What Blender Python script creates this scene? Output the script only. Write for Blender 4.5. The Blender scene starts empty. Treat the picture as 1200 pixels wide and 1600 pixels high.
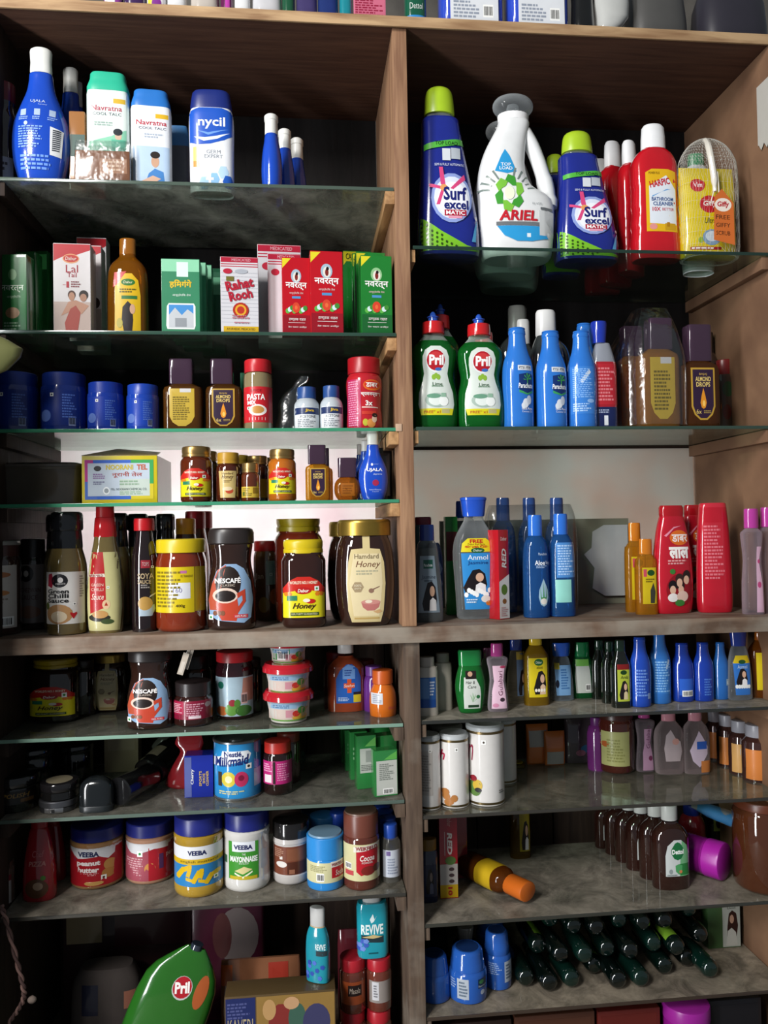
import bpy, bmesh, math, random
from mathutils import Vector, Matrix
from mathutils.geometry import tessellate_polygon
random.seed(7)
sc = bpy.context.scene
COL = sc.collection

# ---------------------------------------------------------------- camera, world, light
# lengths below are in "u": 1 u = 1.14 mm; origin under the camera axis on the front plane of the shelves, z = eye level
S, EYE, F, CD = .00114, 1.5, 1220., 1220.
YAW, PIT, ROL = math.radians(5.79), math.radians(1.17), math.radians(-.97)
_cy, _sy, _cp, _sp, _cr, _sr = math.cos(YAW), math.sin(YAW), math.cos(PIT), math.sin(PIT), math.cos(ROL), math.sin(ROL)
FWD = Vector((_sy*_cp, _cy*_cp, _sp)); _r = Vector((_cy, -_sy, 0)); _u = _r.cross(FWD)
RGT = _cr*_r + _sr*_u; UPV = -_sr*_r + _cr*_u
cam = bpy.data.cameras.new('camera'); camo = bpy.data.objects.new('camera', cam); COL.objects.link(camo)
cam.sensor_fit = 'HORIZONTAL'; cam.sensor_width = 36; cam.lens = F/1200*36; cam.clip_start = .01
M = Matrix((RGT, UPV, -FWD)).transposed().to_4x4(); M.translation = Vector((0, -CD*S, EYE)); camo.matrix_world = M
sc.camera = camo

w = bpy.data.worlds.new('room_air'); sc.world = w; w.use_nodes = True
w.node_tree.nodes['Background'].inputs[0].default_value = (.80, .90, 1, 1)
w.node_tree.nodes['Background'].inputs[1].default_value = .17

def area(name, loc, target, sx, sy, power, col):
    l = bpy.data.lights.new(name, 'AREA'); l.shape = 'RECTANGLE'; l.size = sx; l.size_y = sy; l.energy = power; l.color = col
    o = bpy.data.objects.new(name, l); COL.objects.link(o); o.location = loc
    o.rotation_euler = (Vector(target)-Vector(loc)).to_track_quat('-Z', 'Y').to_euler(); return o
def U(x, y, z): return Vector((x*S, y*S, z*S+EYE))
area('shop_lamp', U(-1500, -2350, 1650), U(160, 100, -40), .5, .9, 104, (1, .97, .93))
area('doorway_daylight', U(-2000, -1950, 60), U(160, 100, -40), .32, 2.9, 122, (.97, .98, 1))
area('rear_window_daylight', U(-160, 520, 20), U(-160, 270, 0), .62, .36, 6.2, (1, 1, 1))
area('rear_window_daylight_dim', U(470, 520, 20), U(470, 270, 0), .62, .36, 3.0, (1, .97, .92))

vs = sc.view_settings; vs.view_transform = 'Standard'; vs.look = 'None'; vs.gamma = 1; vs.use_curve_mapping = False; vs.exposure = -.08
sc.cycles.max_bounces = 8; sc.cycles.transparent_max_bounces = 32; sc.cycles.caustics_reflective = False; sc.cycles.caustics_refractive = False

# ---------------------------------------------------------------- pixel <-> place
def ray(px, py): return FWD + (px-600)/F*RGT - (py-800)/F*UPV
def at(px, py, Y):
    v = ray(px, py); k = (CD+Y)/v.y; return v.x*k, v.z*k
def on(px, py, Z):
    v = ray(px, py); k = Z/v.z; return v.x*k, v.y*k-CD
def proj(X, Y, Z):
    v = Vector((X, Y+CD, Z)); d = v.dot(FWD); return 600+F*v.dot(RGT)/d, 800-F*v.dot(UPV)/d

# ---------------------------------------------------------------- materials
def lin(h):
    h = h.lstrip('#'); h = ''.join(c*2 for c in h) if len(h) == 3 else h
    return tuple(((c/12.92) if c <= .04045 else ((c+.055)/1.055)**2.4) for c in (int(h[i:i+2], 16)/255 for i in (0, 2, 4)))+(1,)
MC = {}
def mat(c, k='pl'):
    """pl plastic, gl shiny plastic, pa paper, me metal, liq filled bottle (nearly opaque), oil see-through liquid, clr clear plastic, film thin wrap"""
    if (c, k) in MC: return MC[(c, k)]
    m = bpy.data.materials.new(k+c); m.use_nodes = True; nt = m.node_tree; n = nt.nodes; L = nt.links
    p = n['Principled BSDF']; out = n['Material Output']; base = lin(c)
    tex = n.new('ShaderNodeTexNoise'); tex.inputs['Scale'].default_value = 60; tex.inputs['Detail'].default_value = 2
    tc = n.new('ShaderNodeTexCoord'); L.new(tc.outputs['Object'], tex.inputs['Vector'])
    mx = n.new('ShaderNodeMix'); mx.data_type = 'RGBA'; mx.blend_type = 'MIX'
    v = .9 if k in ('pl', 'pa', 'gl') else .8
    mx.inputs[6].default_value = base; mx.inputs[7].default_value = tuple(x*v for x in base[:3])+(1,)
    L.new(tex.outputs['Fac'], mx.inputs[0]); L.new(mx.outputs[2], p.inputs['Base Color'])
    R = dict(pl=.33, gl=.14, pa=.34, me=.3, liq=.05, oil=.05, clr=.08, film=.12, cl=.85)[k]
    p.inputs['Roughness'].default_value = R; p.inputs['IOR'].default_value = 1.47
    if k in ('liq', 'gl', 'pa', 'oil'): p.inputs['Coat Weight'].default_value = {'pa': .22, 'gl': .6, 'liq': 1., 'oil': 1.}[k]; p.inputs['Coat Roughness'].default_value = .07 if k == 'pa' else .03
    if k == 'me': p.inputs['Metallic'].default_value = .85
    if k == 'pa': p.inputs['Specular IOR Level'].default_value = .35
    if k in ('oil', 'clr', 'film'):
        t = n.new('ShaderNodeBsdfTransparent'); mix = n.new('ShaderNodeMixShader')
        if k == 'oil':
            t.inputs[0].default_value = tuple(min(1, x**.6) for x in base[:3])+(1,); mix.inputs[0].default_value = .64
            L.new(p.outputs[0], mix.inputs[1]); L.new(t.outputs[0], mix.inputs[2])
        else:
            t.inputs[0].default_value = tuple(.55+.45*x for x in base[:3])+(1,)
            lw = n.new('ShaderNodeLayerWeight'); lw.inputs[0].default_value = .35 if k == 'clr' else .2
            ma = n.new('ShaderNodeMath'); ma.operation = 'MULTIPLY_ADD'; ma.inputs[1].default_value = .8 if k == 'clr' else .5; ma.inputs[2].default_value = .11 if k == 'clr' else .13
            L.new(lw.outputs['Facing'], ma.inputs[0]); L.new(ma.outputs[0], mix.inputs[0])
            L.new(t.outputs[0], mix.inputs[1]); L.new(p.outputs[0], mix.inputs[2])
            if k == 'film':
                gl = n.new('ShaderNodeBsdfGlossy'); gl.inputs['Roughness'].default_value = .2; L.new(gl.outputs[0], mix.inputs[2])
                tex.inputs['Scale'].default_value = 45; bp = n.new('ShaderNodeBump'); bp.inputs['Strength'].default_value = .5; bp.inputs['Distance'].default_value = .006
                L.new(tex.outputs['Fac'], bp.inputs['Height']); L.new(bp.outputs[0], gl.inputs['Normal'])
        L.new(mix.outputs[0], out.inputs[0])
    MC[(c, k)] = m; return m

def wood(name, c1, c2, stretch, dust=0., dcol='#8d8579'):
    m = bpy.data.materials.new(name); m.use_nodes = True; nt = m.node_tree; n = nt.nodes; L = nt.links; p = n['Principled BSDF']
    tc = n.new('ShaderNodeTexCoord'); mp = n.new('ShaderNodeMapping'); mp.inputs['Scale'].default_value = stretch; L.new(tc.outputs['Object'], mp.inputs[0])
    a = n.new('ShaderNodeTexNoise'); a.inputs['Scale'].default_value = 9; a.inputs['Detail'].default_value = 7; a.inputs['Distortion'].default_value = .35; L.new(mp.outputs[0], a.inputs['Vector'])
    cr = n.new('ShaderNodeValToRGB'); cr.color_ramp.elements[0].position = .33; cr.color_ramp.elements[0].color = lin(c1)
    cr.color_ramp.elements[1].position = .68; cr.color_ramp.elements[1].color = lin(c2); L.new(a.outputs['Fac'], cr.inputs[0])
    b = n.new('ShaderNodeTexNoise'); b.inputs['Scale'].default_value = 14; b.inputs['Detail'].default_value = 5; L.new(tc.outputs['Object'], b.inputs['Vector'])
    r2 = n.new('ShaderNodeValToRGB'); r2.color_ramp.elements[0].position = .62-.5*dust; r2.color_ramp.elements[1].position = .75-.2*dust
    r2.color_ramp.elements[1].color = (.85*min(1, dust*2),)*3+(1,); L.new(b.outputs['Fac'], r2.inputs[0])
    mx = n.new('ShaderNodeMix'); mx.data_type = 'RGBA'; mx.inputs[7].default_value = lin(dcol); L.new(r2.outputs[0], mx.inputs[0]); L.new(cr.outputs[0], mx.inputs[6])
    L.new(mx.outputs[2], p.inputs['Base Color']); p.inputs['Roughness'].default_value = .68; p.inputs['Specular IOR Level'].default_value = .25
    bp = n.new('ShaderNodeBump'); bp.inputs['Strength'].default_value = .25; bp.inputs['Distance'].default_value = .004; L.new(a.outputs['Fac'], bp.inputs['Height']); L.new(bp.outputs[0], p.inputs['Normal'])
    return m

def glass(name, dust, tint='#e2efe6', dcol='#9c9a90'):
    m = bpy.data.materials.new(name); m.use_nodes = True; nt = m.node_tree; n = nt.nodes; L = nt.links; n.remove(n['Principled BSDF']); out = n['Material Output']
    t = n.new('ShaderNodeBsdfTransparent'); t.inputs[0].default_value = lin(tint)
    g = n.new('ShaderNodeBsdfGlossy'); g.inputs['Roughness'].default_value = .06; g.inputs[0].default_value = (.9, .95, .92, 1)
    fr = n.new('ShaderNodeFresnel'); ge = n.new('ShaderNodeNewGeometry'); io = n.new('ShaderNodeMapRange'); io.inputs[3].default_value = 1.5; io.inputs[4].default_value = 1/1.5; L.new(ge.outputs['Backfacing'], io.inputs[0]); L.new(io.outputs[0], fr.inputs[0]); m1 = n.new('ShaderNodeMixShader')
    L.new(fr.outputs[0], m1.inputs[0]); L.new(t.outputs[0], m1.inputs[1]); L.new(g.outputs[0], m1.inputs[2])
    d = n.new('ShaderNodeBsdfDiffuse'); d.inputs[0].default_value = lin(dcol); tr = n.new('ShaderNodeBsdfTranslucent'); tr.inputs[0].default_value = lin(dcol)
    m2 = n.new('ShaderNodeMixShader'); m2.inputs[0].default_value = .45; L.new(d.outputs[0], m2.inputs[1]); L.new(tr.outputs[0], m2.inputs[2])
    tc = n.new('ShaderNodeTexCoord'); nz = n.new('ShaderNodeTexNoise'); nz.inputs['Scale'].default_value = 11; nz.inputs['Detail'].default_value = 6; nz.inputs['Roughness'].default_value = .65; L.new(tc.outputs['Object'], nz.inputs['Vector'])
    r = n.new('ShaderNodeMapRange'); r.inputs[1].default_value = .32; r.inputs[2].default_value = .66; r.inputs[3].default_value = dust*.55; r.inputs[4].default_value = min(.97, dust*1.25); L.new(nz.outputs['Fac'], r.inputs[0])
    n2 = n.new('ShaderNodeTexNoise'); n2.inputs['Scale'].default_value = 17; n2.inputs['Detail'].default_value = 8; n2.inputs['Roughness'].default_value = .7; n2.inputs['Distortion'].default_value = .8; L.new(tc.outputs['Object'], n2.inputs['Vector'])
    cr = n.new('ShaderNodeValToRGB'); cb = lin(dcol); cr.color_ramp.elements[0].position = .36; cr.color_ramp.elements[0].color = tuple(x*.42 for x in cb[:3])+(1,); cr.color_ramp.elements[1].position = .6; cr.color_ramp.elements[1].color = cb
    L.new(n2.outputs['Fac'], cr.inputs[0]); L.new(cr.outputs[0], d.inputs[0]); L.new(cr.outputs[0], tr.inputs[0])
    m3 = n.new('ShaderNodeMixShader'); L.new(r.outputs[0], m3.inputs[0]); L.new(m1.outputs[0], m3.inputs[1]); L.new(m2.outputs[0], m3.inputs[2])
    L.new(m3.outputs[0], out.inputs[0]); return m

def frosted(name, c1, c2):
    m = bpy.data.materials.new(name); m.use_nodes = True; nt = m.node_tree; n = nt.nodes; L = nt.links; p = n['Principled BSDF']; out = n['Material Output']
    tc = n.new('ShaderNodeTexCoord'); nz = n.new('ShaderNodeTexNoise'); nz.inputs['Scale'].default_value = 6; nz.inputs['Detail'].default_value = 3; L.new(tc.outputs['Object'], nz.inputs['Vector'])
    cr = n.new('ShaderNodeValToRGB'); e = cr.color_ramp.elements; e[0].position = .35; e[0].color = lin(c1); e[1].position = .7; e[1].color = lin(c2); L.new(nz.outputs['Fac'], cr.inputs[0])
    L.new(cr.outputs[0], p.inputs['Base Color']); p.inputs['Roughness'].default_value = .16
    tr = n.new('ShaderNodeBsdfTranslucent'); L.new(cr.outputs[0], tr.inputs[0]); mx = n.new('ShaderNodeMixShader'); mx.inputs[0].default_value = .55
    L.new(p.outputs[0], mx.inputs[1]); L.new(tr.outputs[0], mx.inputs[2]); L.new(mx.outputs[0], out.inputs[0]); return m

# ---------------------------------------------------------------- mesh helpers (geometry in metres)
def mesh(name, vs_, fs, m, parent=None, smooth=True, ang=35):
    me = bpy.data.meshes.new(name); me.from_pydata(vs_, [], fs); me.update()
    if smooth:
        me.shade_smooth(); me.set_sharp_from_angle(angle=math.radians(ang))
    me.materials.append(m); o = bpy.data.objects.new(name, me); COL.objects.link(o)
    if parent: o.parent = parent
    return o
def fixn(o):
    bm = bmesh.new(); bm.from_mesh(o.data); bmesh.ops.recalc_face_normals(bm, faces=bm.faces); bm.to_mesh(o.data); bm.free(); return o
def tag(o, label, cat, grp=None, kind=None):
    if label: o['label'] = label
    if cat: o['category'] = cat
    if grp: o['group'] = grp
    if kind: o['kind'] = kind
    return o
def empty(name, loc, rot=(0, 0, 0)):
    o = bpy.data.objects.new(name, None); o.empty_display_size = .02; COL.objects.link(o); o.location = loc; o.rotation_euler = rot; return o
def boxv(x0, x1, y0, y1, z0, z1, bev=0.):
    if not bev:
        return [(x, y, z) for z in (z0, z1) for x, y in ((x0, y0), (x1, y0), (x1, y1), (x0, y1))], [(0, 3, 2, 1), (4, 5, 6, 7), (0, 1, 5, 4), (1, 2, 6, 5), (2, 3, 7, 6), (3, 0, 4, 7)]
    bm = bmesh.new(); v, f = boxv(x0, x1, y0, y1, z0, z1); bv = [bm.verts.new(p) for p in v]
    for q in f: bm.faces.new([bv[i] for i in q])
    bmesh.ops.bevel(bm, geom=bm.edges[:], offset=bev, segments=2, affect='EDGES', profile=.6); bm.verts.index_update()
    r = [tuple(p.co) for p in bm.verts], [tuple(p.index for p in q.verts) for q in bm.faces]; bm.free(); return r
def ubox(name, x0, x1, y0, y1, z0, z1, m, parent=None, bev=0.):
    v, f = boxv(x0*S, x1*S, y0*S, y1*S, z0*S+EYE, z1*S+EYE, bev*S)
    return mesh(name, v, f, m, parent, smooth=bool(bev))
def catmull(pts, k):
    pts = [tuple(p) for p in pts]; out = []
    for i in range(len(pts)-1):
        p0, p1, p2, p3 = pts[max(0, i-1)], pts[i], pts[i+1], pts[min(len(pts)-1, i+2)]
        if p1 == p2: continue
        for j in range(k):
            t = j/k
            out.append(tuple(.5*(2*b+(c-a)*t+(2*a-5*b+4*c-d)*t*t+(3*b-a-3*c+d)*t**3) for a, b, c, d in zip(p0, p1, p2, p3)))
    out.append(pts[-1]); return out
def tube(name, pts, rad, m, parent=None, seg=8, k=4):
    P = [Vector(p) for p in catmull(pts, k)] if k else [Vector(p) for p in pts]; n = len(P); v = []; f = []
    ref = Vector((0, 0, 1)) if abs((P[-1]-P[0]).normalized().z) < .9 else Vector((0, 1, 0))
    for i, p in enumerate(P):
        t = (P[min(n-1, i+1)]-P[max(0, i-1)]).normalized(); a = t.cross(ref).normalized(); b = t.cross(a)
        r = rad if isinstance(rad, (int, float)) else rad[min(len(rad)-1, int(i/(n-1)*(len(rad)-1)+.5))]
        for j in range(seg):
            q = 2*math.pi*j/seg; v.append(tuple(p+r*(math.cos(q)*a+math.sin(q)*b)))
    for i in range(n-1):
        for j in range(seg): f.append((i*seg+j, i*seg+(j+1) % seg, (i+1)*seg+(j+1) % seg, (i+1)*seg+j))
    f.append(tuple(range(seg))[::-1]); f.append(tuple((n-1)*seg+j for j in range(seg)))
    return fixn(mesh(name, v, f, m, parent))

TC = {}
def textmesh(s, it=0., bold=0.):
    key = (s, it, bold)
    if key not in TC:
        cu = bpy.data.curves.new('t', 'FONT'); cu.body = s; cu.resolution_u = 2; cu.shear = it; cu.offset = bold
        o = bpy.data.objects.new('t', cu); me = o.to_mesh(); v = [tuple(p.co) for p in me.vertices]; f = [tuple(p.vertices) for p in me.polygons]
        o.to_mesh_clear(); bpy.data.objects.remove(o); bpy.data.curves.remove(cu)
        x0 = min(p[0] for p in v); x1 = max(p[0] for p in v); y0 = min(p[1] for p in v); y1 = max(p[1] for p in v)
        TC[key] = [((p[0]-x0)/(x1-x0)-.5, (p[1]-y0)/(y1-y0)-.5) for p in v], f
    return TC[key]

def split(polys, ax, cuts):
    for c in cuts:
        new = []
        for p in polys:
            lo = min(q[ax] for q in p); hi = max(q[ax] for q in p)
            if hi <= c+1e-6 or lo >= c-1e-6: new.append(p); continue
            A = []; B = []
            for i, q in enumerate(p):
                r = p[(i+1) % len(p)]
                if q[ax] <= c: A.append(q)
                if q[ax] >= c: B.append(q)
                if (q[ax]-c)*(r[ax]-c) < 0:
                    t = (c-q[ax])/(r[ax]-q[ax]); m_ = (q[0]+(r[0]-q[0])*t, q[1]+(r[1]-q[1])*t); A.append(m_); B.append(m_)
            new += [A, B]
        polys = [p for p in new if len(p) >= 3]
    return polys
SH = {}   # shelf name -> height (u)
class It:
    """one thing: x0,x1 pixel extent, yt pixel of its top; dep = distance (u) of its axis behind the shelf front, or yb = pixel of its front foot"""
    def __init__(s, name, label, cat, sh, x0, x1, yt, dep=None, yb=None, d=1., rot=0, grp=None, box=False, z=None):
        Z = SH[sh] if z is None else z; xc = (x0+x1)/2
        if yb is not None:
            _, yf = on(xc, yb, Z); w_ = at(x1, yb, yf)[0]-at(x0, yb, yf)[0]; dep = yf if box else yf+w_*d/2
        X, _ = at(xc, yt, dep); py = proj(X, dep, Z)[1]; ym = (yt+py)/2
        X = at(xc, ym, dep)[0]; s.W = (at(x1, ym, dep)[0]-at(x0, ym, dep)[0])*S; s.H = (at(xc, yt, dep)[1]-Z)*S
        s.D = s.W*d; yy = dep+(s.W*d/2/S if box else 0)
        s.e = empty(name, U(X, yy, Z+.15), (0, 0, math.radians(rot))); tag(s.e, label, cat, grp)
        s.cur = None; s.surf = None; s.flat = False
    @classmethod
    def raw(c, name, label, cat, loc, W, H, D, rot=(0, 0, 0), grp=None):
        s = c.__new__(c); s.W, s.H, s.D = W*S, H*S, D*S; s.e = empty(name, U(*loc), rot); tag(s.e, label, cat, grp); s.cur = None; s.surf = None; s.flat = False; return s
    def loft(s, name, m, prof, n=2., seg=28, sm=0, rib=0., surf=None, parent=None, ang=35, rot0=0.):
        pr = [(p[0], p[1], p[2] if len(p) > 2 else p[1], p[3] if len(p) > 3 else 0., p[4] if len(p) > 4 else 0.) for p in prof]
        if sm: pr = catmull(pr, sm)
        v = []; f = []; hw, hd = s.W/2, s.D/2
        for t, a, b, xo, yo in pr:
            for j in range(seg):
                q = 2*math.pi*(j+.5)/seg+rot0; c, d_ = math.cos(q), math.sin(q); r = 1-(rib if j % 2 else 0)
                x = math.copysign(abs(c)**(2/n), c); y = math.copysign(abs(d_)**(2/n), d_)
                v.append((hw*(a*x*r+xo), hd*(b*y*r+yo), t*s.H))
        k = len(pr)
        for i in range(k-1):
            for j in range(seg): f.append((i*seg+j, i*seg+(j+1) % seg, (i+1)*seg+(j+1) % seg, (i+1)*seg+j))
        f.append(tuple(range(seg))[::-1]); f.append(tuple((k-1)*seg+j for j in range(seg)))
        o = mesh(name, v, f, m, parent or s.e, ang=ang)
        if surf is None: surf = s.surf is None
        if surf: s.surf = (pr, n); s.flat = False
        return o
    def box(s, name, m, x0=-1, x1=1, y0=-1, y1=1, z0=0, z1=1, bev=.0008, surf=None, parent=None):
        hw, hd = s.W/2, s.D/2; v, f = boxv(x0*hw, x1*hw, y0*hd, y1*hd, z0*s.H, z1*s.H, bev)
        o = mesh(name, v, f, m, parent or s.e, smooth=bool(bev))
        if surf is None: surf = s.surf is None
        if surf: s.flat = True; s.surf = y0*hd
        return o
    def fy(s, x, z):
        if s.flat: return s.surf
        pr, n = s.surf; t = z/s.H; hw, hd = s.W/2, s.D/2
        q = pr[0]
        for i in range(len(pr)-1):
            if pr[i][0] <= t <= pr[i+1][0] and pr[i+1][0] > pr[i][0]:
                k = (t-pr[i][0])/(pr[i+1][0]-pr[i][0]); q = tuple(a+(b-a)*k for a, b in zip(pr[i], pr[i+1])); break
        else:
            if t > pr[-1][0]: q = pr[-1]
        a = max(1e-5, q[1]*hw); u = min(.995, abs(x-q[3]*hw)/a)
        return -q[2]*hd*(1-u**n)**(1/n)+q[4]*hd
    def cuts(s):
        pr, n = s.surf; hw = s.W/2; a = max(q[1] for q in pr)*hw; xo = pr[len(pr)//2][3]*hw
        cx = [xo+a*math.sin(math.radians(d_)) for d_ in range(-81, 82, 9)]; cz = []; last = -1
        for q in pr:
            if q[0]-last > .045: cz.append(q[0]*s.H); last = q[0]
        return cx, cz
    def decal(s, name, polys, m, eps, parent):
        if not s.flat:
            cx, cz = s.cuts(); polys = split(split(polys, 0, cx), 1, cz)
        idx = {}; v = []; f = []
        for p in polys:
            q = []
            for x, z in p:
                k = (round(x*1e6), round(z*1e6))
                if k not in idx: idx[k] = len(v); v.append((x, s.fy(x, z)-eps, z))
                if not q or q[-1] != idx[k]: q.append(idx[k])
            if len(set(q)) >= 3 and len(set(q)) == len(q): f.append(tuple(q))
        return mesh(name, v, f, m, parent, smooth=not s.flat, ang=80)
    def poly(s, pts, c, name='print', k='pa', eps=None, new=False):
        hw = s.W/2; P = [(x*hw, z*s.H) for x, z in pts]
        tri = [[P[i] for i in t] for t in tessellate_polygon([[Vector((x, z, 0)) for x, z in P]])]
        lab = new or s.cur is None or name == 'label'
        s.lay = .0003 if lab else getattr(s, 'lay', .0003)+.00006
        o = s.decal(name, tri, mat(c, k), eps or s.lay, s.e if lab else s.cur)
        fixf(o)
        if lab: s.cur = o
        return o
    def R(s, x0, z0, x1, z1, c, name='print', **k): return s.poly([(x0, z0), (x1, z0), (x1, z1), (x0, z1)], c, name, **k)
    def L(s, x0, z0, x1, z1, c='#f2f2ee', **k): return s.R(x0, z0, x1, z1, c, 'label', **k)
    def E(s, cx, cz, rx, rz, c, name='print', N=18, **k): return s.poly([(cx+rx*math.cos(2*math.pi*i/N), cz+rz*math.sin(2*math.pi*i/N)) for i in range(N)], c, name, **k)
    def T(s, txt, cx, cz, w_, h, c='#fff', it=0., bold=0., rot=0, name='lettering', k='pa'):
        v, f = textmesh(txt, it, bold); hw = s.W/2; out = []
        for a, b in v:
            if rot == 90: a, b = -b, a
            elif rot == -90: a, b = b, -a
            elif rot: q = math.radians(rot); a, b = a*math.cos(q)-b*h*s.H/(w_*hw*1.)*math.sin(q), b*math.cos(q)+a*w_*hw/(h*s.H)*math.sin(q)
            out.append(((cx+a*w_)*hw, (cz+b*h)*s.H))
        s.lay = getattr(s, 'lay', .0003)
        return s.decal(name, [[out[i] for i in q] for q in f], mat(c, k), s.lay+.0003, s.cur or s.e)
    def N(s, x0, z0, x1, z1, n, c, name='small_print'):
        """rows of print too small to read"""
        rnd = random.Random(n*17+int(x0*100)); hw = s.W/2; v = []; f = []
        h = (z1-z0)/n
        for i in range(n):
            z = z1-(i+.2)*h; x = x0; e_ = x1-(x1-x0)*rnd.random()*.4
            while x < e_:
                q = min(e_, x+(x1-x0)*rnd.uniform(.07, .2)); b = len(v)
                v += [(x*hw, (z-h*.55)*s.H), (q*hw, (z-h*.55)*s.H), (q*hw, z*s.H), (x*hw, z*s.H)]; f.append((b, b+1, b+2, b+3)); x = q+(x1-x0)*.035
        return s.decal(name, [[v[i] for i in q] for q in f], mat(c, 'pa'), getattr(s, 'lay', .0003)+.0003, s.cur or s.e)
    def bar(s, x0, z0, x1, z1, c='#f0f0ec', horiz=False):
        """barcode"""
        s.R(x0, z0, x1, z1, c, 'barcode_panel'); hw = s.W/2; v = []; f = []; rnd = random.Random(3); n = 11
        for i in range(n):
            q0 = .08+.84*i/n; q1 = q0+.84/n*rnd.uniform(.3, .75); b = len(v)
            if horiz: a0, a1, b0, b1 = x0+(x1-x0)*.15, x0+(x1-x0)*.85, z0+(z1-z0)*q0, z0+(z1-z0)*q1
            else: a0, a1, b0, b1 = x0+(x1-x0)*q0, x0+(x1-x0)*q1, z0+(z1-z0)*.15, z0+(z1-z0)*.85
            v += [(a0*hw, b0*s.H), (a1*hw, b0*s.H), (a1*hw, b1*s.H), (a0*hw, b1*s.H)]; f.append((b, b+1, b+2, b+3))
        s.decal('barcode', [[v[i] for i in q] for q in f], mat('#222222', 'pa'), s.lay+.0003, s.cur)
    def veg(s, x, z, r=.06, c='#1f8a3a'):
        k = s.W/2/s.H; s.R(x-r, z-r*k, x+r, z+r*k, '#eeeeea', 'veg_mark'); s.E(x, z, r*.5, r*.5*k, c, 'veg_dot', N=10)
def fixf(o):
    # label faces look towards the viewer (-y)
    me = o.data; f = me.polygons
    if len(f) and sum(p.normal.y*p.area for p in f) > 0:
        me.flip_normals()

# ---------------------------------------------------------------- the setting and the cabinet
XL, XR, YB = -460, 780, 284
DX0, DX1 = 149, 172
SH.update(T=808, L1=540, L2=308, L3=158, L4=45, L5=-155, L6=-306, L7=-425, L8=-569, L9=-872, R1=448, R2=159, R3=-155, R4=-304, R5=-452, R6=-620, R7=-764, R8=-872)
W_BR = wood('wood_brown', '#7b5943', '#9f7b5d', (13, 13, .8))
W_EDGE = wood('wood_raw_edge', '#8a6a4c', '#b99a74', (1, 6, 8))
W_TOP = wood('wood_top_board', '#4a3228', '#5c4032', (.7, 9, 9))
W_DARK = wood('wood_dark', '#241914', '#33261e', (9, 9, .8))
W_BLACK = wood('wood_black_ply', '#0d0b0b', '#161212', (6, 6, 1))
W_MID = wood('wood_dusty_board', '#5e4b3e', '#806a59', (1, 5, 8), .45, '#928a7d')
W_CLEAT = wood('wood_cleat', '#8f6a46', '#c09668', (8, 1, 8))
W_SIDE = wood('wood_side_panel', '#6b4f3c', '#82634b', (7, 1, 1))
W_LOW = wood('wood_lower_post', '#45382f', '#625143', (9, 9, .8), .2)

tag(ubox('floor', -1400, 1500, -1800, 700, -1330, -1316, wood('floor_cement', '#5c5a56', '#7c7973', (1, 1, 1))), None, None, kind='structure')
tag(ubox('wall_back', -1400, 1500, 700, 715, -1316, 1500, wood('wall_plaster', '#4d4a46', '#64605a', (1, 1, 1))), None, None, kind='structure')

cab = tag(empty('display_cabinet', U(160, 140, -1316)), 'brown wooden wall cabinet with two bays, thick boards and a middle divider', 'cabinet')
def cpart(name, x0, x1, y0, y1, z0, z1, m, bev=.8):
    o = ubox(name, x0, x1, y0, y1, z0, z1, m, None, bev); o.parent = cab; o.matrix_parent_inverse = Matrix.Translation(-Vector(cab.location)); return o
cpart('top_board', XL-14, XR+14, -8, YB, 795, 808, W_TOP, 1.2)
cpart('top_board_edging', XL-14, XR+14, -12, -8.1, 792, 809, W_EDGE, 1)
cpart('middle_board', XL-14, XR+14, -10, YB+12, -180, -155.1, W_MID, 1.5)
cpart('divider', DX0, DX1, -4, YB-2, -154.9, 794.5, W_BR, 1.2)
cpart('lower_divider', DX0+1, DX1+4, -2, YB-2, -872, -180.2, W_LOW, 1.2)
cpart('side_panel', XR, XR+14, -6, YB+12, -872, 794.5, W_SIDE, 1)
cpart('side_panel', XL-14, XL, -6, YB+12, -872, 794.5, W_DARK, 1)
cpart('bottom_board', XL-14, XR+14, -6, YB+12, -900, -872.2, W_LOW, 1)
cpart('plinth', XL-14, XR+14, 12, 30, -1315, -900.2, W_DARK, 1)
cpart('shade_stile', XL-30, XL-15, -120, -6, -872, 300, W_DARK, 1)  # unseen; added to shade the left end of the shelves
# back: plywood above, window strip in the middle, boards below
for x0, x1 in ((XL, DX0), (DX1, XR)):
    cpart('back_panel', x0+.3, x1-.3, YB-1, YB+8, 169, 796, W_BLACK, 0)
    n = 4
    for i in range(n):
        a = x0+(x1-x0)*i/n; b = x0+(x1-x0)*(i+1)/n
        cpart('back_plank', a+1, b-1, YB+random.uniform(0, 3), YB+12, -872, -180.3, W_DARK, .6)
cpart('leak_stop_board', XL, XR, YB+12.2, YB+15, -872, -170, W_DARK, 0)  # unseen; added to stop lamp light leaking between the planks
# cleats that carry the glass shelves
for k in ('L1', 'L2', 'L3', 'L4', 'L6', 'L7', 'L8'):
    z = SH[k]-6
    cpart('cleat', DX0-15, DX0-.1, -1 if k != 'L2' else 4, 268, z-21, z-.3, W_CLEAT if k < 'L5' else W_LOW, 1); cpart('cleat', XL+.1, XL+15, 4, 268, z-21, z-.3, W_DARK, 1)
for k in ('R1', 'R2', 'R4', 'R5', 'R6', 'R7'):
    z = SH[k]-6; e = 4 if k >= 'R4' else 0
    cpart('cleat', DX1+e+.1, DX1+e+9, 2, 268, z-20, z-.3, W_CLEAT if k < 'R3' else W_LOW, 1); cpart('cleat', XR-15, XR-.1, 4, 268, z-21, z-.3, W_SIDE, 1)

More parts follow.
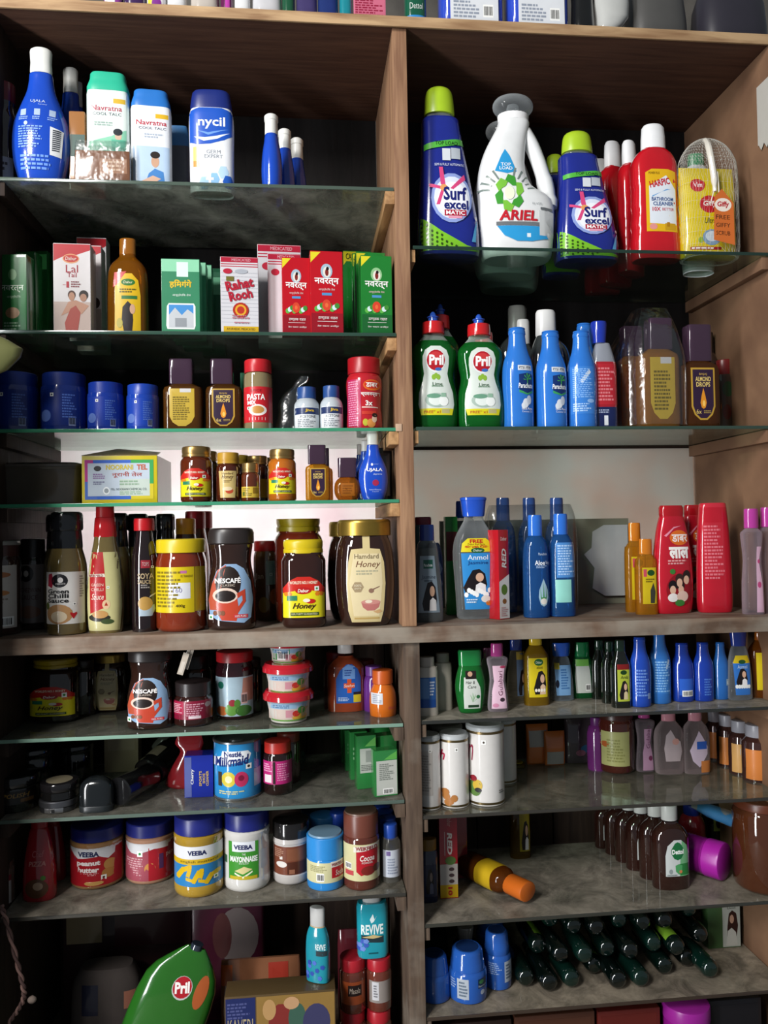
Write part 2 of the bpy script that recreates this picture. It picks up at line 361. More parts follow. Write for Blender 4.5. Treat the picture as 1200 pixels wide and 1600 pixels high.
v, f = boxv(-5*S, 5*S, -1*S, 1*S, -6*S, 6*S, 1*S); nh = mesh('nail_patch', v, f, mat('#c2a48a', 'pa'), cab); nh.matrix_parent_inverse = Matrix.Translation(-Vector(cab.location)); nh.location = U(at(623, 668, -4)[0], -4.6, at(623, 668, -4)[1])
GW = {}
def shelf(k, dust, label, tint='#dcebe2', dcol='#9c9a90', y1=270, edge='#3f8f6c'):
    left = k[0] == 'L'; x0, x1 = (XL+2, DX0-1) if left else (DX1+5, XR-2); z = SH[k]
    t = tag(empty('glass_shelf', U((x0+x1)/2, 135, z-5.5)), label, 'shelf')
    kk = (dust, tint, dcol)
    if kk not in GW: GW[kk] = glass('shelf_glass_%d' % len(GW), dust, tint, dcol)
    inv = Matrix.Translation(-Vector(t.location))
    o = ubox('pane', x0, x1, 1.2, y1, z-5.5, z-.1, GW[kk]); o.parent = t; o.matrix_parent_inverse = inv
    o = ubox('front_edge', x0, x1, 0, 1.1, z-5.5, z-.1, mat(edge, 'gl'), None, .4); o.parent = t; o.matrix_parent_inverse = inv
shelf('L1', .6, 'dusty glass shelf below the talc bottles at the top of the left bay', dcol='#b4b3a8', edge='#4c5a50')
shelf('L2', .16, 'glass shelf carrying the row of red and green oil cartons', edge='#2f4a3e')
shelf('L3', .14, 'glass shelf carrying the dark blue jars and the seasoning shaker')
shelf('L4', .12, 'glass shelf with the small honey jars, lowest above the thick middle board')
shelf('R1', .05, 'dark glass shelf under the laundry liquid bottles in the right bay', edge='#1f352c')
shelf('R2', .10, 'glass shelf carrying the green dish soap bottles', edge='#33463c')
shelf('L6', .45, 'dusty glass shelf directly below the middle board in the left bay', dcol='#9b998c', edge='#7fa08f')
shelf('L7', .55, 'dusty glass shelf with the condensed milk can and shoe polish', dcol='#aaa498', edge='#55645b')
shelf('L8', .80, 'grey dusty shelf with the peanut butter and mayonnaise jars', dcol='#b8afa0', edge='#3a3833')
shelf('R4', .80, 'dusty shelf crowded with hair oil bottles below the middle board', dcol='#cbc3b4', edge='#2b2c29')
shelf('R5', .34, 'dusty glass shelf carrying three white tins', dcol='#bdb3a2', edge='#34312c')
shelf('R6', .86, 'grimy grey shelf with a bottle lying on its side', dcol='#c0b6a6', edge='#33332d')
shelf('R7', .90, 'lowest dusty shelf in the right bay with the heap of green bottles', dcol='#c6b8a4', edge='#3a2f27')

# daylight panes at the back of the middle tier
tag(ubox('window_1', XL+.5, DX0-.5, YB-6, YB-3, -154.8, 160, frosted('pane_left', '#f4f4f2', '#efe2e4')), None, None, kind='structure')
tag(ubox('window_2', DX1+.5, 778, YB-6, YB-3, -154.8, 150, frosted('pane_right', '#c9cbc6', '#cfc0b6')), None, None, kind='structure')
cpart('window_rail', XL+.5, DX0-.5, YB-2.5, YB+8, 159.5, 169.5, W_DARK, 0); cpart('window_rail', DX1+.5, XR-.5, YB-2.5, YB+8, 149.5, 169.5, W_DARK, 0)

# ---------------------------------------------------------------- shapes that come back
def cap(b, z0, w0, c, z1=1., w1=None, k='pl', rib=0., seg=28, n=2., name='cap', dd=None, top=.02):
    w1 = w1 or w0; q = (dd or 1.)
    return b.loft(name, mat(c, k), [(z0, w0*.985, w0*.985*q), (z0+.004, w0, w0*q), (z1-top, w1, w1*q), (z1-top*.3, w1*.97, w1*.97*q), (z1, w1*.88, w1*.88*q)], n=n, rib=rib, seg=seg, surf=False)
def flask(b, c='#1c49b8', capc='#e9e9e4', zc=.82, cw=.36, k='gl'):
    """round-bellied bottle with a long neck and a flip cap"""
    b.loft('body', mat(c, k), [(0, .66), (.012, .72), (.06, .8), (.18, .95), (.31, 1.), (.45, .93), (.57, .72), (.68, .5), (.76, .42), (.81, .4), (.815, .36)], sm=3, n=2.2)
    b.loft('cap', mat(capc), [(zc, cw*1.02), (.84, cw*1.05), (.9, cw), (.93, cw*1.03), (.975, cw*1.06), (.99, cw), (1, cw*.8)], surf=False)
def jarbody(b, m, top=.86, n=2., shoulder=.07, neck=.82, base=.93, seg=30, name='body'):
    return b.loft(name, m, [(0, base*.93), (.012, base), (.045, 1), (top-shoulder, 1), (top-shoulder*.45, .985-.3*(1-neck)), (top, neck), (top+.02, neck)], n=n, seg=seg)
def carton(b, c, c2=None, k='pa', flap=None):
    b.box('carton', mat(c, k), bev=.0006)
    b.box('top_flap', mat(flap or c, k), -.985, .985, -.97, .97, .9985, 1.004, bev=0, surf=False)
def tapered(b, c, k, prof=None, n=2.6, sm=2):
    b.loft('body', mat(c, k), prof or [(0, .9), (.015, .97), (.06, 1), (.4, 1), (.6, .93), (.72, .72), (.8, .48), (.82, .45)], n=n, sm=sm)

# ---------------------------------------------------------------- top board, goods cut off by the picture's upper edge
def topbox(name, label, cat, x0, x1, c, dep=8, h=150, d=.6, k='pa'):
    b = It(name, label, cat, 'T', x0, x1, 20, dep=dep, d=d, box=True); b.H = h*S; return b
b = topbox('detergent_packet', 'purple and white packet on the top board, leftmost', 'packet', 160, 190, 0, d=.9); b.loft('pouch', mat('#8a3d8f', 'film' if 0 else 'gl'), [(0, .9, .9), (.05, 1, 1), (.8, .95, .7), (1, .95, .08)], n=3); b.L(-.8, .02, .3, .5, '#e8e4ea')
b = topbox('detergent_packet', 'dark purple packet on the top board beside a purple and white one', 'packet', 192, 226, 0, d=.9); b.loft('pouch', mat('#3b2550', 'gl'), [(0, .9, .9), (.05, 1, 1), (.8, .95, .7), (1, .95, .08)], n=3)
b = topbox('detergent_packet', 'packet with yellow and white swirls on the top board', 'packet', 228, 258, 0, d=.9); b.loft('pouch', mat('#e6e2e4', 'gl'), [(0, .9, .9), (.05, 1, 1), (.8, .95, .7), (1, .95, .08)], n=3); b.L(-.8, .02, -.1, .5, '#d9cf2b'); b.E(.1, .1, .5, .07, '#7a2f86')
for i, (x0, x1, c, lb) in enumerate(((260, 291, '#d8d8d8', 'plain white packet on the top board right of the swirly one'), (296, 342, '#b9b0a6', 'pale beige soft bag on the top board above the talc bottles'), (366, 391, '#dcdcdc', 'narrow white packet between a magenta bottle and a grey bag on the top board'), (393, 441, '#c3c2c4', 'light grey plastic bag on the top board beside a green bottle'))):
    b = topbox('soft_packet', lb, 'packet', x0, x1, 0, d=.7); b.loft('pouch', mat(c, 'gl'), [(0, .85, .8), (.06, 1, 1), (.5, .92, .9), (.85, .97, .6), (1, .9, .06)], n=2.6, sm=2)
b = topbox('bottle', 'dark magenta bottle between pale packets on the top board', 'bottle', 344, 364, 0, h=170, d=1); b.loft('body', mat('#5b1648', 'gl'), [(0, .9), (.04, 1), (.7, 1), (.82, .5)], n=2.3); cap(b, .82, .5, '#2c0c22'); b.L(-.2, .03, .5, .6, '#b53fa0')
b = topbox('bottle', 'slim dark green bottle beside a grey bag on the top board', 'bottle', 441, 461, 0, h=170, d=1); b.loft('body', mat('#1c4f35', 'gl'), [(0, .9), (.04, 1), (.7, 1), (.82, .5)], n=2.3); cap(b, .82, .5, '#12331f')
b = topbox('cleaner_bottle', 'violet translucent cleaner bottle on the top board', 'bottle', 463, 496, 0, h=180, d=.8); b.loft('body', mat('#6a5f9c', 'oil'), [(0, .9), (.04, 1), (.7, .95), (.82, .4)], n=2.6); cap(b, .82, .42, '#2f3c9a')
b = topbox('cleaner_bottle', 'blue translucent cleaner bottle on the top board beside the violet one', 'bottle', 497, 529, 0, h=180, d=.8); b.loft('body', mat('#3d55a4', 'oil'), [(0, .9), (.04, 1), (.7, .95), (.82, .4)], n=2.6); cap(b, .82, .42, '#22307a')
b = topbox('cleaner_bottle', 'teal cleaner bottle on the top board beside a pink printed carton', 'bottle', 531, 551, 0, h=180, d=.9); b.loft('body', mat('#1d7f8b', 'gl'), [(0, .9), (.04, 1), (.7, .95), (.82, .4)], n=2.6); cap(b, .82, .42, '#145662')
b = topbox('carton', 'pink carton covered in red small print on the top board', 'carton', 553, 603, 0, d=.5); carton(b, '#c9728a'); b.L(-.95, .01, .95, .95, '#c4667e'); b.N(-.9, .02, .9, .9, 34, '#8e1f3c')
b = topbox('bottle', 'green bottle with a blue foot on the top board above the divider', 'bottle', 634, 668, 0, h=170, d=.8); b.loft('body', mat('#17543d', 'gl'), [(0, .9), (.04, 1), (.7, 1), (.82, .5)], n=2.6); cap(b, .82, .5, '#0e3424'); b.L(-.9, .01, .9, .1, '#2f86c9'); b.T('Dettol', 0, .19, 1.2, .06, '#cfd8d2')
for i, (x0, x1, lb) in enumerate(((690, 790, 'blue tissue multipack with white back label, left of two'), (797, 893, 'blue tissue multipack with white back label, right of two'))):
    b = topbox('tissue_pack', lb, 'packet', x0, x1, 0, d=.5)
    for q in (-1, 1): b.loft('roll_pouch', mat('#2d49b8', 'gl'), [(0, .44, .9, q*.5), (.03, .49, 1, q*.5), (.9, .49, 1, q*.5), (1, .44, .8, q*.5)], n=3.2, surf=q < 0)
    b.surf = (([(0, 1, 1.03, 0, 0), (1, 1, 1.03, 0, 0)]), 9); b.L(-.72, .08, .78, .6, '#d7dade'); b.N(-.62, .1, .2, .3, 5, '#8f97a5'); b.bar(.3, .12, .62, .26)
b = topbox('bag', 'black plastic bag on the top board right of the blue packs', 'bag', 897, 934, 0, d=.8); b.loft('bag', mat('#141414', 'gl'), [(0, .8), (.05, 1), (.4, .9), (.7, 1), (1, .6)], sm=2)
b = topbox('bag', 'torn white plastic bag hanging over the top board', 'bag', 932, 988, 0, d=.6); b.loft('bag', mat('#b9bab6', 'gl'), [(0, .22, .5, -.4), (.08, .5, .8, -.3), (.25, .9, 1, .1), (.6, 1, .9), (1, .7, .5)], sm=2, n=2.3)
b = topbox('bag', 'dull grey bulging bag at the right end of the top board', 'bag', 992, 1086, 0, d=.7, dep=20); b.loft('bag', mat('#4c4b49', 'pl'), [(0, .95, .9), (.08, 1, 1), (.6, .9, .9), (1, .5, .4)], n=2.6, sm=2)
b = topbox('sack', 'dark sack at the right end of the top board', 'sack', 1105, 1215, 0, d=.7, dep=20); b.loft('sack', mat('#2d2b33', 'pl'), [(0, .95, .9), (.08, 1, 1), (.6, .95, .9), (1, .6, .5)], n=2.6, sm=2)

# ---------------------------------------------------------------- L1 : talc and fabric whitener
b = It('syrup_bottle', 'dark bottle with maroon cap at the far left, top glass shelf', 'bottle', 'L1', -18, 31, 133, dep=60); b.loft('body', mat('#2a2024', 'liq'), [(0, .9), (.02, 1), (.4, 1), (.5, .9), (.6, .97), (.68, .9), (.76, .72), (.82, .72)], sm=2); cap(b, .82, .72, '#6a1420', rib=.03, seg=44); b.L(-.7, .02, .8, .28, '#a9abb2'); b.N(-.5, .05, .6, .24, 4, '#3b3640')
def ujala(label, x0, x1, yt, dep, sh='L1', back=False, **k):
    b = It('whitener_bottle', label, 'bottle', sh, x0, x1, yt, dep=dep, d=.62, **k); flask(b); return b
b = ujala('large blue whitener bottle showing its back print and barcode', 20, 110, 78, 42, rot=4)
b.cur = b.e; b.lay = .0003
b.T('UJALA', -.02, .585, .5, .026, '#c9d8f2'); b.T('Supreme', .14, .562, .3, .014, '#a9c2ee', it=.3)
for q in (-.5, -.02, .48): b.R(q-.1, .475, q+.1, .525, '#a9bcd8', 'icon'); b.N(q-.15, .44, q+.17, .468, 2, '#8fb0ee')
b.E(-.4, .415, .065, .015, '#b9d0f5', 'seal'); b.N(-.66, .24, .22, .4, 9, '#7ba3ee'); b.N(-.6, .09, .45, .2, 4, '#6f9aea')
b.poly([(.4, .2), (.76, .19), (.84, .38), (.42, .4)], '#e3e5e6', 'barcode_panel')
v = [(.47, .23+.014*i) for i in range(11)]
for i, (x, z) in enumerate(v): b.R(x+.004*i, z, x+.24+.006*i, z+.008, '#2a2f3a', 'bar')
ujala('blue whitener bottle in the shade right behind the large one', 80, 142, 108, 108)
ujala('blue whitener bottle second behind the large one, deep in shade', 94, 146, 128, 190)
# twin pack
b = It('talc_bottle', 'pale green talc bottle with teal cap and a brown soap banded to it', 'talc', 'L1', 138, 203, 120, dep=45, d=.55, rot=4)
b.loft('body', mat('#dfeee6'), [(0, .95), (.01, 1), (.8, 1), (.835, .96)], n=5); b.loft('cap', mat('#2fb592'), [(.835, 1), (.87, 1.0), (.9, .94), (.94, .86), (.985, .84), (1, .78)], n=4, surf=False)
b.L(-.9, .3, .9, .8, '#e4efe9'); b.poly([(-.9, .3), (.9, .3), (.9, .5), (.2, .44), (-.9, .38)], '#8fcfb0'); b.T('Navratna', -.02, .675, 1.45, .045, '#b8435a', bold=.01); b.T('COOL TALC', 0, .625, 1.35, .025, '#3a4a55'); b.R(.3, .72, .86, .76, '#d9b23c', 'price_flash'); b.E(.52, .44, .16, .035, '#d6b6a0', 'face'); b.E(.5, .475, .22, .03, '#30343a', 'hair'); b.R(.2, .31, .85, .41, '#5fb99a', 'shirt'); b.N(-.6, .52, .6, .56, 2, '#9bb3a8')
c = It('soap_pack', 'brown wrapped soap carton strapped to the pale green talc bottle', 'soap', 'L1', 117, 203, 235, dep=13, d=.12, box=True); c.box('carton', mat('#8a5a3c', 'gl'), bev=.002); c.L(-.1, .3, .9, .75, '#a4714d'); c.N(0, .35, .8, .7, 3, '#d9b79a')
c.loft('wrap_film', mat('#f2f2f2', 'film'), [(0, 1.02, 1.3), (.5, 1.03, 1.5), (1, 1.02, 1.3), (1.3, .98, .9)], n=8, surf=False)
c = It('lotion_bottle', 'copper and dark green bottle banded beside the pale green talc', 'bottle', 'L1', 112, 137, 181, dep=55, d=1.2); c.box('body', mat('#9b6a3f', 'gl'), bev=.003); c.L(-.98, .42, .98, .7, '#24483f'); 
b = It('talc_bottle', 'white talc bottle with blue flip cap and a man in blue shirt', 'talc', 'L1', 206, 268, 147, dep=45, d=.55, rot=5)
b.loft('body', mat('#e6e9ee'), [(0, .95), (.01, 1), (.8, 1), (.825, .97)], n=5); b.loft('cap', mat('#2b74c4'), [(.825, .98), (.86, .98), (.9, .93), (.94, .86), (.985, .84), (1, .78)], n=4, surf=False)
b.L(-.88, .03, .92, .8, '#e9ecf1'); b.R(-.88, .03, .92, .42, '#b9d0ea'); b.T('Navratna', .05, .655, 1.5, .05, '#c02c3c', bold=.01); b.T('COOL TALC', .1, .6, 1.35, .025, '#26304a'); b.R(.25, .7, .88, .745, '#e0b32c', 'price_flash'); b.N(-.3, .5, .7, .55, 2, '#a8b4c4')
b.poly([(-.3, .04), (.7, .04), (.62, .17), (.2, .2), (-.1, .15)], '#4a84c4', 'shirt'); b.E(.22, .27, .2, .06, '#caa084', 'face'); b.E(.22, .335, .24, .035, '#2b2420', 'hair'); b.poly([(-.55, .06), (.1, .05), (.5, .1), (.1, .13)], '#d8b098', 'arm')
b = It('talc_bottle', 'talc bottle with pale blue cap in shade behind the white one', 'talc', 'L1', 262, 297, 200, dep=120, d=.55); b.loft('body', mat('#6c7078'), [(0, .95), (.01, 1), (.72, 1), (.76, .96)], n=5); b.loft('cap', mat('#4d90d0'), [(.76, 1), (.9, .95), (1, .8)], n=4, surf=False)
b = It('talc_bottle', 'prickly heat powder bottle with navy cap, blue top half and hexagons', 'talc', 'L1', 296, 366, 147, dep=42, d=.5)
b.loft('body', mat('#e9ebee'), [(0, .92), (.012, .97), (.4, .98), (.62, 1), (.75, .98), (.8, .93), (.815, .9)], n=3.2, sm=2); b.loft('cap', mat('#1a2a72'), [(.815, .92), (.85, .93), (.93, .88), (.98, .84), (1, .76)], n=3, surf=False)
b.poly([(-.94, .47), (-.6, .44), (0, .45), (.6, .49), (.95, .54), (.96, .78), (.5, .81), (-.5, .81), (-.95, .78)], '#1f55bb', 'label'); b.T('nycil', .05, .655, 1.2, .12, '#eef2fa', bold=.02)
b.poly([(-.75, .52), (-.3, .475), (.3, .5), (.85, .565), (.3, .53), (-.25, .51)], '#e6edf8', 'swoosh'); b.poly([(-.6, .58), (-.1, .535), (.8, .6), (-.1, .56)], '#6f9de0', 'swoosh'); b.L(-.9, .03, .94, .43, '#eceef1'); b.R(-.78, .22, -.5, .42, '#d8cf6a', 'badge'); b.R(-.78, .22, -.5, .28, '#d78b2a', 'badge')
b.T('GERM', .12, .37, .62, .035, '#8b9199'); b.T('EXPERT', .12, .325, .8, .035, '#8b9199')
for x, z, c in ((.15, .1, '#8fbfe6'), (.55, .17, '#b9d8ee'), (.75, .08, '#2c63c4'), (-.3, .06, '#a8cdea')): b.E(x, z, .24, .07, c, 'hexagon', N=6)
b.R(-.22, .09, .12, .115, '#fafafa', 'cross'); b.R(-.1, .06, 0, .145, '#fafafa', 'cross')
for i, (x0, x1, yt, dp) in enumerate(((408, 441, 182, 40), (430, 461, 205, 95), (449, 480, 219, 150))):
    b = It('whitener_bottle', ('small blue whitener bottle with white cap seen edge on, foremost of three', 'small blue whitener bottle, second of the three in line', 'small blue whitener bottle, rearmost of the three in line')[i], 'bottle', 'L1', x0, x1, yt, dep=dp, d=1.1)
    b.loft('body', mat('#1c49b8', 'gl'), [(0, .8), (.02, .88), (.15, .96), (.3, 1), (.5, .9), (.65, .72), (.74, .64), (.75, .6)], sm=2); b.loft('cap', mat('#e4e4de'), [(.745, .58), (.76, .62), (.92, .6), (.93, .66), (.985, .66), (1, .55)], surf=False)

# ---------------------------------------------------------------- R1 : laundry liquids and cleaners
def surf(label, x0, x1, yt, dep, full=True):
    b = It('laundry_liquid_bottle', label, 'bottle', 'R1', x0, x1, yt, dep=dep, d=.55)
    b.loft('body', mat('#1d2a86', 'gl'), [(0, .93, .95, 0), (.012, .98, 1, 0), (.08, 1, 1, 0), (.2, .97, .98, -.01), (.4, .84, .9, -.06), (.6, .7, .8, -.13), (.74, .62, .72, -.18), (.8, .6, .68, -.2), (.815, .5, .6, -.2), (.82, .44, .5, -.2)], n=3, sm=2)
    b.loft('neck', mat('#c8cfda', 'clr'), [(.82, .43, .5, -.2), (.845, .43, .5, -.2)], surf=False)
    b.loft('cap', mat('#a5c52a'), [(.838, .47, .62, -.21), (.85, .49, .64, -.21), (.93, .46, .6, -.21), (.975, .41, .53, -.21), (.995, .3, .4, -.21), (1, .15, .2, -.21)], sm=2, surf=False)
    b.poly([(-.98, .02), (-.97, .22), (-.3, .13), (.5, .05), (.96, .035), (.96, .02)], '#7cbf2c', 'label')
    if full:
        rr = random.Random(2)
        for i in range(8):
            for j in range(7):
                x = -.9+.15*i; z = .03+.025*j+.012*(i % 2)
                if z < .2-(x+.97)*.14: b.E(x, z, .035, .008, '#2c4a10', 'dot', N=6)
        b.cur = b.e
        b.poly([(-.78, .605), (.5, .64), (.46, .675), (-.78, .64)], '#4fae3c', 'band'); b.T('TOP LOAD', -.08, .642, .72, .022, '#16301a', bold=.01, rot=0)
        b.R(-.22, .54, .04, .61, '#d5dae0', 'machine_icon'); b.R(.06, .55, .36, .615, '#b8c0c8', 'machine_icon'); b.T('SEMI & FULLY AUTOMATIC', .0, .515, .95, .014, '#dfe4f2')
        b.E(.05, .32, .66, .145, '#8ea0d8', 'halo'); b.E(.06, .32, .58, .125, '#dfe6f6', 'halo'); b.E(.08, .31, .5, .105, '#f3f5fb', 'halo')
        for p in ([(-.3, .4), (-.12, .36), (-.22, .5), (-.34, .5)], [(.0, .375), (.1, .37), (.5, .43), (.46, .46)], [(-.66, .385), (-.66, .405), (-.25, .385), (-.3, .37)], [(-.45, .28), (-.34, .28), (-.2, .36), (-.28, .37)]): b.poly(p, '#d8497e', 'splash')
        b.E(-.2, .378, .12, .02, '#e6a060', 'splash'); b.T('Surf', .15, .345, .74, .08, '#1a2270', bold=.03); b.T('excel', .18, .28, .78, .055, '#1a2270', bold=.03); b.R(-.2, .215, .5, .25, '#b01e38', 'banner'); b.T('MATIC', .15, .2325, .6, .024, '#ffffff', bold=.02); b.R(-.08, .2, .36, .213, '#e99ab4', 'banner')
        b.poly([(.66, .07), (.8, .07), (.86, .2), (.78, .16)], '#58a7d4', 'figure'); b.E(.83, .21, .045, .012, '#e8e2e0', 'figure')
    return b
surf('tallest blue laundry liquid bottle with lime cap beside the divider', 650, 746, 140, 62)
surf('smaller blue laundry liquid bottle with lime cap beside the red cleaners', 865, 961, 209, 72)
surf('lime capped blue laundry liquid bottle half hidden behind the white jug', 846, 903, 243, 146, False)
def ariel(label, x0, x1, yt, dep, full=True):
    b = It('detergent_jug', label, 'jug', 'R1', x0, x1, yt, dep=dep, d=.5)
    b.loft('body', mat('#e6e8e8', 'pl'), [(0, .84, .9), (.015, .9, .97), (.06, .95, 1), (.2, 1, 1), (.36, .98, .95), (.44, .72, .9, -.27), (.55, .6, .84, -.33), (.66, .53, .76, -.25), (.75, .46, .68, -.12), (.81, .42, .62, -.02), (.835, .41, .6), (.85, .38, .56)], n=2.6, sm=3)
    b.loft('collar', mat('#f0f0f0'), [(.845, .4, .6), (.885, .41, .61), (.89, .36, .5)], rib=.025, seg=48, surf=False)
    h = s_ = b.W/2; z = b.H
    tube('handle', [(.28*h, 0, .79*z), (.5*h, 0, .7*z), (.72*h, 0, .56*z), (.86*h, 0, .43*z), (.86*h, 0, .33*z)], [.014, .014, .014, .016, .02], mat('#e6e8e8', 'pl'), b.e, seg=12)
    b.loft('dosing_cap', mat('#b9bfc2', 'clr'), [(.89, .34, .5), (.895, .42, .62), (.92, .52, .74), (.955, .53, .75), (.985, .44, .62), (1, .3, .42)], sm=2, surf=False)
    b.loft('spout', mat('#cfd4d6', 'clr'), [(.89, .2, .3), (.94, .16, .24), (.95, .14, .2)], surf=False)
    if full:
        b.cur = b.e; b.lay = .0003
        b.poly([(-.62, .505), (-.3, .49), (-.05, .505), (-.22, .6), (-.34, .64), (-.44, .6)], '#2f9bd6', 'badge'); b.T('TOP', -.33, .545, .26, .02, '#fff', bold=.01); b.T('LOAD', -.33, .522, .34, .02, '#fff', bold=.01)
        for i in range(11):
            q = math.radians(15+15*i); cx, cz = -.26, .37
            if 5 <= i <= 6: continue
            b.poly([(cx+.5*math.cos(q), cz+.075*math.sin(q)*1.3), (cx+.5*math.cos(q+.09), cz+.0975*math.sin(q+.09)), (cx+.78*math.cos(q+.07), cz+.16*math.sin(q+.07)), (cx+.78*math.cos(q), cz+.16*math.sin(q))], '#7c8a84', 'ray')
        for i in range(6):
            q = math.radians(60*i+20); cx, cz = -.26, .37; a, c_ = math.cos(q), math.sin(q)
            b.poly([(cx+.34*math.cos(q+t)*r_, cz+.1*math.sin(q+t)*r_) for t, r_ in ((-.7, .7), (-.25, 1.1), (.25, 1.15), (.6, .8), (.2, .62), (-.3, .5))], ('#7cc142', '#3f9a34')[i % 2], 'petal')
        b.E(-.26, .37, .13, .04, '#eef6d8', 'star'); b.T('ARIEL', -.05, .235, 1.0, .062, '#c4202e', bold=.03, it=.12)
        b.R(-.62, .175, .5, .197, '#6f7478', 'band'); b.poly([(-.6, .172), (.52, .172), (.75, .105), (.3, .082), (-.1, .082), (-.42, .115)], '#2f9bd6', 'band'); b.R(.16, .105, .26, .128, '#e6f0f4', 'mark'); b.R(.5, .12, .93, .27, '#d0d3d3', 'machine_icon'); b.R(.54, .275, .88, .29, '#6a6f72', 'machine_icon'); b.T('1L+50', .45, .31, .26, .014, '#9aa0a2')
    return b
ariel('white detergent jug with handle and clear dosing cap', 745, 862, 153, 66)
ariel('second white detergent jug hidden behind the front one', 738, 838, 193, 150, False)
ariel('third white detergent jug at the back behind the two others', 745, 840, 232, 232, False)
def harpic(label, x0, x1, yt, dep, full=True, rot=0):
    b = It('cleaner_bottle', label, 'bottle', 'R1', x0, x1, yt, dep=dep, d=.5, rot=rot)
    b.loft('body', mat('#c01622', 'gl'), [(0, .9, .95), (.015, .97, 1), (.12, 1, 1), (.22, .93, .97), (.26, .96, .97), (.36, .9, .95), (.4, .93, .95), (.52, .9, .93), (.56, .93, .93), (.66, .92, .9), (.72, .9, .88), (.78, .72, .8), (.81, .5, .7), (.82, .45, .62)], n=3, sm=2)
    b.loft('cap', mat('#e8e9ea'), [(.815, .5, .72), (.9, .49, .7), (.975, .46, .64), (.995, .38, .52), (1, .2, .3)], surf=False)
    if full:
        b.poly([(-.55, .19), (.75, .19), (.72, .63), (.4, .645), (-.3, .645), (-.55, .62)], '#e2b21c', 'label'); b.poly([(-.42, .25), (.72, .24), (.7, .5), (.3, .6), (-.42, .52)], '#dfe6ee', 'panel'); b.T('HARPIC', .02, .545, .85, .05, '#c01a2a', bold=.03, rot=12); b.poly([(-.3, .44), (.3, .5), (.5, .5), (.1, .48), (-.3, .45)], '#6aa3d8', 'swoosh'); b.T('BATHROOM', .12, .425, .9, .028, '#2c4f8c', bold=.02); b.T('CLEANER', .15, .392, .85, .028, '#2c4f8c', bold=.02); b.T('10X', -.14, .352, .34, .03, '#c4203a', bold=.02); b.T('BETTER', .35, .352, .5, .02, '#c4203a'); b.T('POWER PLUS', -.2, .615, .45, .018, '#6a4a10'); b.E(-.28, .225, .16, .022, '#e0938c', 'badge'); b.R(.2, .2, .65, .25, '#c89a1a', 'badge'); b.R(.28, .225, .4, .258, '#b07b10', 'duck')
    return b
harpic('red bathroom cleaner bottle with white cap, foremost of the row', 985, 1059, 197, 55)
b = harpic('red bathroom cleaner bottle turned sideways, second in the row', 957, 1012, 222, 125, False, 40); b.L(-.3, .2, .5, .6, '#c8c0d8')
harpic('red bathroom cleaner bottle at the back of the row', 930, 988, 223, 190, False, 25)
harpic('red bathroom cleaner bottle against the rear panel', 912, 966, 250, 245, False)
# scrub offer in a net
b = It('dishwash_refill_pouch', 'yellow dishwash pouch inside the white net bag', 'pouch', 'R1', 1062, 1146, 264, dep=40, d=.42)
b.loft('pouch', mat('#d3bd1c', 'gl'), [(0, .98, .5), (.02, 1, .8), (.2, .99, 1), (.8, .98, .9), (.96, 1, .15), (1, 1, .05)], n=3.4)
b.cur = b.e; b.lay = .0003; b.E(-.5, .77, .26, .075, '#b8202c', 'badge'); b.T('Vim', -.5, .77, .3, .05, '#fff'); b.E(-.1, .56, .36, .095, '#b8202c', 'badge'); b.T('Giffy', -.08, .56, .5, .07, '#f4f0ea', it=.2, bold=.02); b.T('Ultra', -.1, .38, .4, .06, '#3a4a20', it=.2); b.E(-.05, .2, .34, .085, '#7a99b4', 'bowl'); b.E(-.05, .21, .24, .055, '#c4d4de', 'bowl'); b.E(-.45, .17, .09, .03, '#8aa82c', 'lime'); b.R(-.8, .07, .3, .1, '#a02428', 'strip'); b.N(-.75, .07, .25, .1, 1, '#f2e6e0')
c = It('dishwash_bottle', 'white dishwash bottle with green cap behind the yellow pouch', 'bottle', 'R1', 1066, 1112, 243, dep=95, d=.7); c.loft('body', mat('#d8dcdc'), [(0, .9), (.02, 1), (.7, 1), (.85, .8), (.9, .5)], n=2.4, sm=2); cap(c, .88, .55, '#2f7d52')
n_ = It('net_bag', 'white plastic net bag knotted at the top around a yellow pouch', 'net', 'R1', 1063, 1148, 219, dep=40, d=.6)
o = n_.loft('net', mat('#d8d6ce', 'pl'), [(0, .85, .9), (.02, 1, 1), (.3, 1.03, 1), (.72, 1.02, .9), (.84, .92, .75), (.93, .7, .55), (.98, .42, .35), (1, .2, .2)], n=3, sm=3, seg=46)
bm = bmesh.new(); bm.from_mesh(o.data); bmesh.ops.delete(bm, geom=[f for f in bm.faces if len(f.verts) > 4], context='FACES_ONLY'); bmesh.ops.triangulate(bm, faces=bm.faces); bm.to_mesh(o.data); bm.free()
md = o.modifiers.new('wire', 'WIREFRAME'); md.thickness = .0005; md.use_even_offset = False
hw, hh = n_.W/2, n_.H
tube('tie_string', [(-.1*hw, -.002, hh*.99), (-.15*hw, -.5*n_.D/2, hh*.95), (-.22*hw, -n_.D/2-.002, hh*.82), (-.12*hw, -n_.D/2-.004, hh*.62), (-.1*hw, -n_.D/2-.004, hh*.5)], [.004, .005, .006, .006, .004], mat('#d9d4c8', 'pa'), n_.e, seg=10)
for q in (-.3, .1): tube('tie_strand', [(0, -n_.D/2-.005, hh*.66), (q*.3*hw, -n_.D/2-.005, hh*.55), (q*.8*hw-.02*hw, -n_.D/2-.003, hh*.4)], .0012, mat('#d9d4c8', 'pa'), n_.e, seg=5)
n_.flat = True; n_.surf = -n_.D/2-.008
